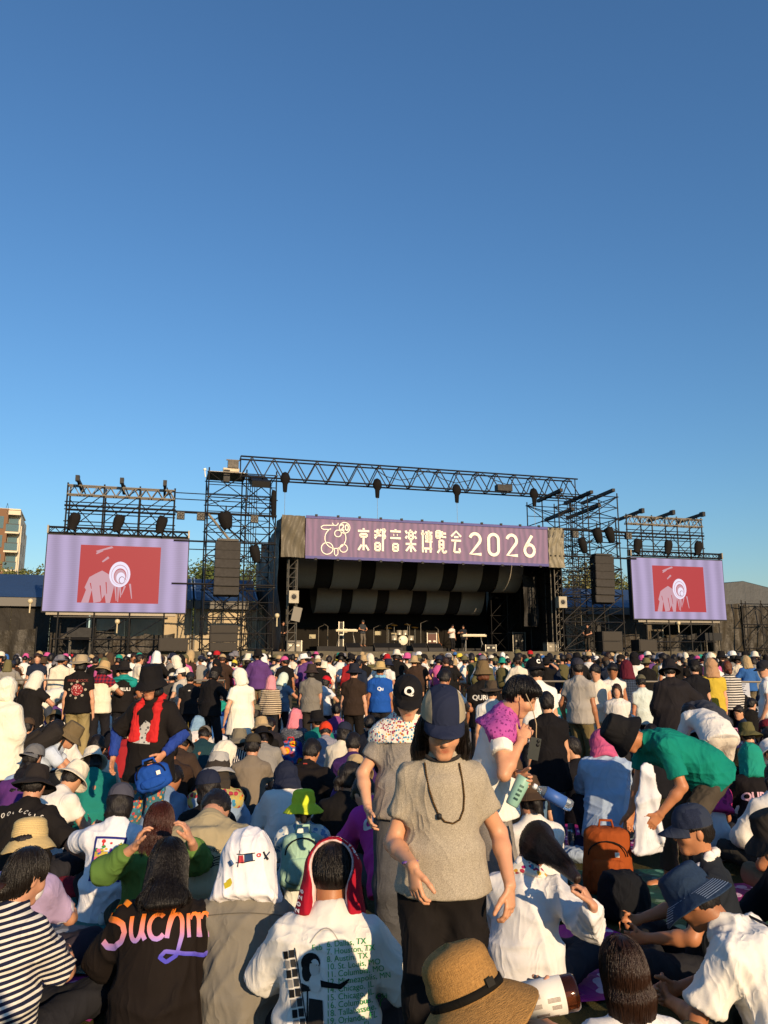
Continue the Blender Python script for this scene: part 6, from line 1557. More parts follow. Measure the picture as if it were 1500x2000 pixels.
V, F = stroke2([(-.25 + .05 * k, 0.085 - 0.02 * (k / 5 - 1) ** 2 * 1.0) for k in range(11)], 0.004); put_print(o, ms, p, V, F, fabric('#5a554b'), 'yoke_seam', dz=0.0)
# man in tour-date shirt under a red towel
o, ms, p = near(652, 1650, None, -3, 'person in a white shirt with a green list of cities, red towel over the head', dict(CROSS, H=1.72, sh=0.178, fat=1.10, cp=16, hp=24, wl=(-0.30, 0.36, 0.2), wr=(0.30, 0.30, 0.22)), shirt='#e6e2d8', trousers='#2b2b2e', h=0.0105, sleeve=0.98, loose=0.034, hem=0.12, fine_head=0.0065, amp=0.011, seed=14, skin='#b07850')
hair_near(o, p, 'crop', '#15100d', 900, 0.10, 2, wave=0.001)
b = SDF(); Lh = lambda x, y, z: p.head + p.Rh @ (A(x, y, z) * p.hs)
b.ell(Lh(0, 0.0, 0.045), A(0.112, 0.13, 0.112), p.Rh, 0.02); b.econe(Lh(0, 0.0, 0.06), p.neck + A(0, 0.03, -0.03), (0.110, 0.128), (0.160, 0.13), A(1, 0, 0), 0.04, 0.02)
b.ell(Lh(0, 0.0, 0.03), A(0.098, 0.30, 0.105), p.Rh, 0.012, 's'); b.econe(Lh(0, -0.3, 0.03), Lh(0, -0.3, -0.3), (0.088, 0.36), (0.108, 0.36), A(1, 0, 0), 0.02, 0.02, 's')
obj('head_towel', cloth_mesh(b, 0.008, 0.006, 34, 4, (1, 1, 2.0)), o, fabric('#a3182c'))
bi = SDF(); bi.ell(Lh(0, 0.0, 0.042), A(0.106, 0.122, 0.108), p.Rh, 0.02); bi.econe(Lh(0, 0.0, 0.05), p.neck + A(0, 0.05, -0.02), (0.104, 0.12), (0.150, 0.10), A(1, 0, 0), 0.04, 0.02)
bi.ell(Lh(0, 0.0, 0.03), A(0.088, 0.32, 0.097), p.Rh, 0.012, 's'); bi.econe(Lh(0, -0.3, 0.03), Lh(0, -0.3, -0.3), (0.078, 0.38), (0.094, 0.38), A(1, 0, 0), 0.02, 0.02, 's')
bi.cut(Lh(0, -0.085, 0), -p.Rh[:, 1])
obj('towel_lining', cloth_mesh(bi, 0.008, 0.004, 34, 6, (1, 1, 2.0)), o, fabric('#e2c6c2'))
tsdf = dict(sdf=b, fold=(0.006, 34, 4, (1, 1, 2.0)))
for i, ch in enumerate('LINE CUBE SHIBUYA'):
    if ch == ' ': continue
    a = R(96 - i * 5.6); V, F = text_mesh2(ch, 0.028, bold=0.0012)
    ca, sa = math.cos(a - math.pi / 2), math.sin(a - math.pi / 2); c0 = A(math.cos(a) * 0.102, math.sin(a) * 0.108)
    V = V @ A([ca, sa], [-sa, ca]) + c0
    P_ = hug(b, tsdf['fold'], p.head + p.Rh @ A(0, -0.035, 0.045) + np.stack([V[:, 0], np.zeros(len(V)), V[:, 1]], 1) @ A([1, 0, 0], [0, 1, 0], [0, 0.15, 1]), 0.004); obj('towel_lettering', mesh_from('towel_lettering', P_, F, fabric('#f0e4e0')), o)
for i, ch in enumerate('2026'):
    V, F = text_mesh2(ch, 0.028, bold=0.001); V = V @ A([0, 1], [-1, 0]) + A(-0.132 + 0.004 * i, -0.11 + 0.022 * i); on_towel(V, F, '#f0e4e0', 0, 0.0, tsdf, p, 'towel_lettering')
lines = ['6. Dallas, TX', '7. Houston, TX', '8. Austin, TX', '10. St. Louis, MO', '11. Columbia, MO', '12. Minneapolis, MN', '14. Chicago, IL', '15. Chicago, IL', '16. Columbus, OH', '18. Tallahassee, FL', '19. Orlando, FL', '20. Tampa, FL']
GREEN = '#2f9a44'
for k, tx in enumerate(lines): put_text(o, ms, p, tx, 0.030, GREEN, dz=0.060 - 0.0262 * k, dx=0.008 + 0.001 * k, align='LEFT', tilt=5, maxe=0.02)
put_text(o, ms, p, 'Feb', 0.030, GREEN, dz=0.052, dx=-0.03, tilt=5); put_text(o, ms, p, 'Mar', 0.028, GREEN, dz=-0.262, dx=-0.01, tilt=5); put_text(o, ms, p, '7. Providence, RI', 0.030, GREEN, dz=-0.258, dx=0.025, tilt=5, align='LEFT')
INK = fabric('#191919')
for k in range(12):
    for c2_ in range(2):
        x = -0.175 + .0085 * k + .026 * c2_; y = 0.03 - .033 * k + .006 * c2_
        V, F = poly2([(x, y), (x + .022, y + .003), (x + .026, y - .024), (x + .005, y - .027)], 0.02); put_print(o, ms, p, V, F, fabric(['#191919', '#3d3d3d', '#8d8a86', '#242424'][(k * 2 + c2_ * 3) % 4]), 'print')
V, F = stroke2([(-.125 + .0085 * k, .045 - .033 * k) for k in range(13)], 0.004); put_print(o, ms, p, V, F, INK, 'print')
for pts, c_, of in ((arc2(-.055, -.005, .040, .036, 0, 340, 18), '#191919', .004), (arc2(-.068, -.035, .022, .034, 0, 340, 14), '#222222', .0042), (arc2(-.038, -.020, .021, .030, 0, 340, 14), '#c9c5bd', .0055), (arc2(-.030, -.072, .028, .034, 0, 340, 14), '#d6d2c9', .005), ([(-.012, -.062), (.062, -.075), (.092, -.060), (.097, -.070), (.070, -.092), (-.008, -.085)], '#191919', .0058),
    ([(-.055, -.125), (.0, -.13), (.006, -.20), (.002, -.33), (-.022, -.33), (-.055, -.22)], '#2b2a29', .005), ([(-.066, -.10), (-.060, -.10), (-.052, -.28), (-.058, -.28)], '#191919', .0045), ([(.062, -.078), (.10, -.055), (.104, -.060), (.070, -.086)], '#191919', .0062), ([(-.09, -.075), (-.06, -.085), (-.05, -.10), (-.085, -.105)], '#222222', .0046)):
    V, F = poly2(pts, 0.02); put_print(o, ms, p, V, F, fabric(c_), 'print', off=of)
V, F = stroke2([(-.06 + .01 * k, .118 - .9 * ((k - 6) / 60) ** 2 * 6) for k in range(13)], 0.0035); put_print(o, ms, p, V, F, fabric('#b9b3a6'), 'collar_seam', dz=0.0)
# woven hat at the front with a bottle in hand
o, ms, p = near(884, 1872, None, 18, 'person under a tan woven sun hat with a black band, holding a bottle', dict(CROSS, H=1.60, cp=18, hp=20, hr=-17, wr=(0.30, 0.10, 0.62), er=(0.6, -0.4, -0.8), fdr=(0.8, 0.3, 0.1), pnr=(0, 0.6, 1), curl=0.8), shirt='#8d7d6a', trousers='#2f2a28', h=0.012, sleeve=0.9, loose=0.03, fine_hands=FN, hair='bob', hairc='#1a1310', seed=4, cust_hat=True, wr_px=(1012, 1968, 2.6))
hatm = hat_bucket(0.172, 0.062, 0.120, 0.093, 3, 1.10, 0.008, 0.012, dent=-0.014, rnd=0.072).mesh('hat', None, True)
HM_ = head_mat(p) @ Matrix.Translation((0, -0.012, -0.005)) @ Matrix.Scale(1.22, 4); hat_o = obj('hat', hatm, o, weave_mat('#a67c46'), HM_)
MB().lathe([(0.0975, 0.014), (0.101, 0.015), (0.099, 0.034), (0.096, 0.034)], 40, 1.015, 1.10 * 1.015).build('hat_band', fabric('#17140f'), o, True, HM_)
MB().box((0, 0, 0), (0.022, 0.004, 0.02)).build('hat_tag', fabric('#2b2925'), o, False, HM_ @ Matrix.Translation((0.03, -0.112, 0.036)))
BOTTLE_AT = at_y(1088, 1944, 2.4)
# brown bob, white shirt
o, ms, p = near(1208, 1832, 2.85, 8, 'person with a dark brown bob in a plain white T-shirt', dict(CROSS, H=1.56, cp=14, hp=6, hr=-4), shirt='#e9e5df', trousers='#2b2b30', h=0.010, sleeve=0.7, loose=0.022, fine_head=0.0075, seed=31, amp=0.009)
hair_near(o, p, 'bob', '#2a180e', 2600, 0.30, 9, wave=0.0016, r=0.0020)
# denim hat man leaning over
o, ms, p = near(1322, 1702, None, 52, 'person in a white T-shirt and stitched denim hat leaning over his clasped hands', dict(CROSS, H=1.72, sh=0.175, fat=1.08, pp=10, wp=34, cp=52, hp=38, wl=(-0.05, 0.50, 0.20), wr=(0.05, 0.50, 0.22), el=(-1, -0.4, -0.5), er=(1, -0.4, -0.3), curl=0.7), shirt='#ebe6dc', trousers='#4a4936', h=0.0118, sleeve=0.85, loose=0.032, fine_head=0.006, fine_hands=0.0052, hair='short', cust_hat=True, seed=17, skin='#a8714c', amp=0.012)
dm = hat_bucket(0.145, 0.055, 0.104, 0.084, 5, 1.16, 0.006, rnd=0.035).mesh('hat', None, True); obj('hat', dm, o, fabric('#26364c', 'denim'), head_mat(p) @ Matrix.Scale(1.08, 4))
st = MB()
for k in range(7): st.lathe([(0.105 + .0058 * k, 0.027 - 0.055 * ((.008 + .0058 * k) / .048) ** 1.2), (0.1062 + .0058 * k, 0.027 - 0.055 * ((.0092 + .0058 * k) / .048) ** 1.2)], 60, 1.0, 1.16)
st.build('stitching', fabric('#9fb0c4'), o, False, head_mat(p) @ Matrix.Scale(1.085, 4))
gl = MB()
for sg in (-1, 1): gl.lathe([(0.024, 0), (0.026, 0.002), (0.024, 0.005), (0.001, 0.006)], 14, 1, 0.85, head_mat(p) @ Matrix.Translation((sg * 0.032, 0.098, 0.004)) @ Matrix.Rotation(R(-90), 4, 'X'))
gl.build('sunglasses', paint('#4a2310', 0.15), o, True)
P2 = [(0.10 - 0.02 * k, 0.10 - 0.045 * k) for k in range(9)]
P_ = decal(ms['sdf'], ms['fold'], p.chest + p.Rc @ A(0.02, -0.12, 0.02), p.Rc[:, 0], p.Rc[:, 2], np.array([(0.10 - 0.03 * k, 0.11 - 0.05 * k) for k in range(9)]), 0.007)
MB().tube([tuple(v) for v in P_], 0.006, 6).build('bag_cord', fabric('#15161c', 'hstripe', '#3a3d48', 90.0), o, True)
# navy mesh cap man in profile
o, ms, p = near(1346, 1576, None, 76, 'person in a navy mesh cap in profile, white towel round the neck', dict(CROSS, H=1.70, sh=0.172, cp=12, hp=8, hy=14), shirt='#22262c', trousers='#26262a', h=0.010, sleeve=0.7, loose=0.024, fine_head=0.0055, hair='short', cust_hat=True, seed=19, skin='#b97f58')
capm = hat_cap(0.085, 0.108, z0=0.028, visor_drop=0.028).mesh('cap', None, True); panel_mats(capm, fabric('#2f3646'), fabric('#20273a', 'spots', '#39415a', 300)); obj('cap', capm, o, M=head_mat(p) @ Matrix.Scale(1.06, 4)); neck_towel(o, p, '#ece7df', seed=4)
# dark hat at the right edge
near(1492, 1592, None, 85, 'person in a dark sun hat and black clothes behind the mesh cap', dict(CROSS, H=1.64, hp=22), shirt='#16161a', trousers='#1b1b1e', h=0.013, sleeve=1.9, loose=0.03, hair='short', hat='bucket_wide', hatc='#2b2724', seed=23, fine_head=0.008)
# long-haired woman gathering her hair
o, ms, p = near(1062, 1612, None, -22, 'person in a white sweatshirt pulling long dark hair to one side with one hand', dict(CROSS, H=1.60, cp=24, hp=30, hr=14, hy=-10, wr=(0.30, 0.14, 0.50), er=(0.8, -0.1, -1), fdr=(-0.5, 0.1, 0.8), curl=0.9), shirt='#e3e1df', trousers='#33343a', h=0.0118, sleeve=1.93, loose=0.036, hem=0.1, fine_head=0.008, fine_hands=0.005, seed=27, amp=0.012, wr_px=(1158, 1770, 3.8))
hb = SDF(); Lh = lambda x, y, z: p.head + p.Rh @ (A(x, y, z) * p.hs); hand = p.W['r'] + p.fd['r'] * 0.07
hb.ell(Lh(0, -0.016, 0.034), A(0.088, 0.106, 0.104) * p.hs, p.Rh, 0.02); hb.ell(Lh(0.02, -0.05, -0.02), A(0.085, 0.08, 0.09) * p.hs, p.Rh, 0.03)
hb.econe(Lh(0.03, -0.07, 0.02), hand + A(-0.02, -0.02, 0.05), (0.074, 0.048), (0.024, 0.016), A(0.6, -0.2, 0.7), 0.04, 0.015); hb.ell(Lh(0, 0.11, -0.05), A(0.07, 0.08, 0.12), p.Rh, 0.01, 's')
def roots_sw(rs, m_):
    return None
hair_near(o, p, None, '#271a13', 2400, 0.44, 12, hb, wave=0.0012, down=hand - p.head)
shw = SDF(); shw.econe(p.neck + p.Rc @ A(0, -0.01, -0.045), p.neck + p.Rc @ A(0, 0.01, 0.035), (0.135, 0.095), (0.068, 0.065), p.Rc[:, 0], 0.03, 0.02); obj('scarf', cloth_mesh(shw, 0.009, 0.006, 40, 3), o, fabric('#ece5d4', 'floral', '#b02a6a', 34.0))
# man with pink towel and bottles
o, ms, p = near(1034, 1326, 4.65, -104, 'person in white T-shirt and grey sweatpants with a pink towel, looking down', dict(H=1.66, sh=0.165, wp=14, cp=22, hp=32, pp=4, yaw=6, wr=(0.02, 0.34, 0.98), er=(0.6, -0.6, -0.7), wl=(-0.16, 0.36, 0.74), el=(-0.6, -0.8, 0), curl=0.6), shirt='#e9e5da', trousers_m=fabric('#8f8880', 'heather'), h=0.010, sleeve=0.55, loose=0.026, hem=0.10, fine_head=0.0052, fine_hands=0.0055, seed=41, tl=0.03, skin='#cf9a76', wr_px=(1018, 1448, 4.5), wl_px=(1014, 1515, 4.45))
hair_near(o, p, 'short', '#120e0d', 1200, 0.13, 4, wave=0.002); shawl(o, p, fabric('#b9559f', 'blots', '#7c3070', 48.0), 6, 0.11)
PINKMAN = o, p
# teal shirt man bending
o, ms, p = near(1192, 1420, 5.9, 98, 'person in a teal T-shirt and black bucket hat bending down over a white cloth', dict(H=1.72, sh=0.175, fat=1.06, pel=(0, -0.42, 0.84), pp=46, wp=68, cp=80, hp=62, hy=-6, wl=(-0.14, 0.02, 0.24), el=(-0.5, -1, 0.2), wr=(0.16, 0.12, 0.42), er=(0.6, -0.8, 0.2), fl=(-0.12, -0.22, 0.075), fr=(0.12, -0.16, 0.075), kl=(-0.2, 1, 0.1), kr=(0.2, 1, 0.1)), sc=True, shirt='#0f7f6d', trousers='#4c443a', h=0.010, sleeve=0.8, loose=0.03, hem=0.10, fine_head=0.008, fine_hands=0.006, hair='short', hat='bucket_deep', hatc='#1b1a1b', hat_scale=1.12, seed=43, amp=0.012, skin='#b97d55', wl_px=(1290, 1590, 5.7))
TEAL = o, p
# left mid-foreground
o, ms, p = near(58, 1604, None, -6, 'person in a cream straw hat and lavender shirt behind the striped shirt', dict(CROSS, H=1.54, cp=14, hp=12, hr=-8), shirt_m=fabric('#a996b8', 'blots', '#d8d2dd', 9.0), trousers='#3a3540', h=0.013, sleeve=0.8, loose=0.03, hair='bob', cust_hat=True, seed=47)
sm_ = hat_bucket(0.140, 0.058, 0.112, 0.088, 8, 1.1, 0.008, 0.02, rnd=0.055).mesh('hat', None, True); obj('hat', sm_, o, straw_mat('#d9bd82', 95.0), head_mat(p) @ Matrix.Scale(1.06, 4))
o, ms, p = near(76, 1500, None, 0, 'person in a black T-shirt lettered along the shoulders and a dark brown bucket hat', dict(CROSS, H=1.70, sh=0.175, fat=1.1, cp=26, hp=24, wl=(-0.34, 0.26, 0.2), wr=(0.40, 0.22, 0.2)), shirt='#1c1918', trousers='#2a2a30', h=0.012, sleeve=0.85, loose=0.03, hair='short', hat='bucket_wide', hatc='#2a2523', seed=51)
rs = random.Random(9)
for k in range(9):
    V, F = stroke2(arc2(-.16 + .04 * k, .10 - .012 * abs(k - 4), .010, .016, rs.uniform(0, 200), rs.uniform(260, 400), 7), 0.006); put_print(o, ms, p, V, F, fabric('#cfc9bd'), 'print')
o, ms, p = near(240, 1534, None, 4, 'person in a white T-shirt with a colourful picture on the back and a grey cap', dict(CROSS, H=1.60, cp=20, hp=24, wl=(-0.30, 0.44, 0.42), el=(-1, -0.2, -0.3), fdl=(0.3, 0.6, 0.5)), shirt='#e4e4e8', trousers='#1d1e24', h=0.010, sleeve=0.8, loose=0.032, hem=0.13, hair='bob', hat='cap', hatc='#4a4a55', hat_scale=1.05, seed=53, fine_hands=0.006)
for (x0, y0, x1, y1, c_) in ((-.10, -.17, .10, .09, '#2a2f78'), (-.085, .0, .085, .075, '#d9dee8'), (-.085, -.07, .085, -.002, '#c9b254')):
    V, F = poly2([(x0, y0), (x1, y0), (x1, y1), (x0, y1)], 0.02); put_print(o, ms, p, V, F, fabric(c_), 'print', dz=-0.02, off=0.004 + 0.0012 * (c_ != '#2a2f78'), tilt=-3)
rs = random.Random(4)
for k in range(26):
    x, y = rs.uniform(-.078, .078), rs.uniform(-.065, .068); c_ = rs.choice(['#c43a3a', '#2f6bb0', '#3f8a4e', '#e0b83a', '#8a4aa0', '#26406e', '#d86a8a'])
    V, F = poly2(arc2(x, y, rs.uniform(.006, .016), rs.uniform(.005, .014), 0, 330, 9), 0.02); put_print(o, ms, p, V, F, fabric(c_), 'print', dz=-0.02, off=0.0065 + 0.0001 * k, tilt=-3)
for k in range(5):
    V, F = poly2(arc2(-.078 + .039 * k, -.135, .017, .026, 0, 330, 12), 0.02); put_print(o, ms, p, V, F, fabric('#c8679a'), 'print', dz=-0.02, off=0.0062, tilt=-3)
    V, F = poly2(arc2(-.06 + .039 * k, -.10, .015, .018, 0, 330, 12), 0.02); put_print(o, ms, p, V, F, fabric('#a9507f'), 'print', dz=-0.02, off=0.0056, tilt=-3)
pass
o, ms, p = near(316, 1570, None, 6, 'person in a green sweater with reddish brown hair and hands raised to the head', dict(CROSS, H=1.60, cp=22, hp=26, wr=(0.17, 0.26, 0.80), er=(1, -0.1, -0.5), fdr=(-0.35, -0.1, 0.9), wl=(-0.17, 0.26, 0.76), el=(-1, -0.1, -0.6), fdl=(0.4, -0.1, 0.9), curl=0.5), shirt='#58783a', trousers='#2c332a', h=0.010, sleeve=1.75, loose=0.036, hem=0.12, seed=57, fine_hands=0.0052, amp=0.013, wr_px=(374, 1645, 4.35), wl_px=(262, 1655, 4.4))
hair_near(o, p, 'long', '#3a1a10', 2000, 0.34, 14, wave=0.002)
o, ms, p = near(428, 1566, 5.2, 2, 'person in a beige T-shirt with a winged black emblem, head bent out of sight', dict(CROSS, H=1.72, sh=0.175, fat=1.12, wp=24, cp=40, hp=78, pel=(0, 0, 0.16)), shirt='#a39677', trousers='#2d2c2a', h=0.010, sleeve=0.85, loose=0.034, hem=0.12, seed=61, hair='short', amp=0.010)
BEIGE = o, ms, p
for sg in (-1, 1):
    for k in range(4):
        pts = [(sg * (.012 + .10 * t_ * (1 - .12 * k)), 0.012 - .012 * k + .022 * math.sin(t_ * 3.0) - .02 * t_ * (k > 1)) for t_ in [i / 9 for i in range(10)]]
        V, F = stroke2(pts, 0.0045); put_print(o, ms, p, V, F, INK, 'emblem', dz=-0.09, dx=0.055)
V, F = stroke2(arc2(0, .022, .014, .014, 20, 270, 9) + arc2(0, -.006, .014, .014, 90, -160, 9), 0.006); put_print(o, ms, p, V, F, INK, 'emblem', dz=-0.10, dx=0.055)
put_text(o, ms, p, 'Stussy', 0.032, '#191919', dz=-0.035, dx=0.055, shear=0.3)
o, ms, p = near(428, 1478, None, 4, 'person in a pale grey bucket hat with a dark neck cloth and light blue shirt', dict(CROSS, H=1.62, cp=16, hp=16), shirt='#8ea4bf', trousers='#2d3038', h=0.013, sleeve=1.9, loose=0.036, hair=None, hat='bucket', hatc='#a9a7a3', hat_scale=1.1, hat2='flap', hat2c='#3a342e', seed=63)
shawl(o, p, fabric('#b8ab6a', 'floral', '#b5483a', 22.0), 9, 0.06)
o, ms, p = near(468, 1426, None, 0, 'person in a navy and white vertically striped shirt and taupe ribboned sun hat', dict(CROSS, H=1.64, cp=12, hp=10), shirt_m=fabric('#20243a', 'vstripe', '#d6d0c3', 42.0), trousers_m=fabric('#20243a', 'vstripe', '#d6d0c3', 42.0), h=0.013, sleeve=1.9, loose=0.04, hem=0.13, hair='short', hat='bucket_wide', hatc='#77705f', seed=65)
V, F = None, None
MB().lathe([(0.0985, 0.030), (0.102, 0.032), (0.0985, 0.046), (0.097, 0.046)], 32, 1.01, 1.17).build('hat_band', fabric('#4a4438'), o, True, head_mat(p))
o, ms, p = near(593, 1545, None, 6, 'child in a lime green bucket hat with a mint backpack and patterned white shirt', dict(CROSS, H=1.40, cp=12, hp=10), shirt_m=fabric('#dfe2da', 'blots', '#6f93b8', 20.0), trousers='#6f8f80', h=0.011, sleeve=0.85, loose=0.036, hair='tail', cust_hat=True, seed=67)
obj('hat', hat_bucket(0.158, 0.060, 0.112, 0.086, 4, 1.12, 0.008, 0.016, rnd=0.05).mesh('hat', None, True), o, fabric('#d0dc38'), head_mat(p) @ Matrix.Translation((0, -0.014, 0)) @ Matrix.Scale(1.05, 4))
CHILD = o, p
o, ms, p = near(613, 1446, None, -14, 'large person in a black T-shirt with short black hair leaning forward', dict(CROSS, H=1.78, sh=0.19, fat=1.2, wp=18, cp=34, hp=32, wr=(0.36, 0.20, 0.2)), shirt='#1b1716', trousers='#17171a', h=0.012, sleeve=0.85, loose=0.034, hair='short', seed=69, skin='#b98058')
MB().box((0, 0, 0), (0.04, 0.003, 0.02)).build('neck_tag', fabric('#b0443e'), o, False, Matrix.Translation(Vector(p.neck + p.Rc @ A(0, -0.078, -0.02))))
o, ms, p = near(690, 1432, None, 0, 'person in a dark purple T-shirt lettered RULI across the back', dict(CROSS, H=1.66, cp=20, hp=24), shirt='#3b2458', trousers='#22222a', h=0.013, sleeve=0.85, loose=0.03, hair='short', seed=71)
put_text(o, ms, p, 'QURULI', 0.105, '#d8d3da', dz=-0.09, bold=0.004)
o, ms, p = near(700, 1530, 5.5, 30, 'person in a bright pink long-sleeved shirt lettered QU bending down', dict(CROUCH, H=1.62, hp=60), shirt='#c63c96', trousers='#4a4a4e', h=0.012, sleeve=1.9, loose=0.034, hair='short', seed=73)
put_text(o, ms, p, 'QURULI', 0.085, '#e6dfe0', dz=-0.02, dx=-0.02, bold=0.004)
# light blue shirt, back to the camera
o, ms, p = near(1170, 1432, None, -4, 'person in a loose pale blue shirt with a pink towel over the head, crouching', dict(CROUCH, H=1.62, wp=20, cp=26, hp=40), shirt='#a4b6cc', trousers='#1c1f26', h=0.011, sleeve=1.6, loose=0.052, hem=0.16, flare=0.04, hair=None, hat='towel', hatc='#c2577e', seed=75, amp=0.014)
# woman with red towel, black hat, standing
o, ms, p = near(293, 1312, 6.6, 170, 'person in a black bucket hat with a red towel and blue sleeves', dict(H=1.60, sh=0.16, hp=16, hy=-8, wr=(0.30, 0.08, 0.86), wl=(-0.22, 0.22, 0.92), el=(-1, -0.5, -0.2), er=(1, -0.4, 0)), shirt='#1e1a18', trousers_m=fabric('#3f6e78', 'floral', '#c0704e', 34.0), h=0.011, sleeve=0.95, loose=0.045, hem=0.20, fine_head=0.006, fine_hands=0.0065, hair='bob', hat='bucket_deep', hatc='#191718', hat_scale=1.10, hat_dz=0.018, hat_p=-6, seed=77, skin='#c68f6c')
for sd in 'lr':
    b = SDF(); E, W = p.E[sd], p.W[sd]; b.econe(E + (E - W) * 0.22, W - (W - E) * 0.06, (0.055, 0.055), (0.040, 0.040), A(.4, .5, .7), 0.02, 0.01); b.cone(p.S[sd] + (E - p.S[sd]) * .8, E, 0.05, 0.05, 0.03); obj('sleeve', cloth_mesh(b, 0.010, 0.008, 50, 3), o, fabric('#27408c'))
neck_towel(o, p, '#c22a2a', None, 5, 0.06, 0.035)
V, F = poly2([(-.09, -.13), (.07, -.14), (.085, -.06), (.05, .03), (.01, .05), (-.03, -.02), (-.08, -.05)], 0.02); put_print(o, ms, p, V, F, fabric('#b8b6ae', 'blots', '#55585a', 30.0), 'print', True, -0.05)
gl = MB()
for sg in (-1, 1): gl.tube([tuple(head_mat(p) @ Vector((sg * 0.033 + 0.024 * math.cos(a), 0.100, 0.004 + 0.019 * math.sin(a)))) for a in [i * math.pi / 8 for i in range(17)]], 0.0022, 5)
gl.build('glasses', BLACK, o, True)
RED = o, p
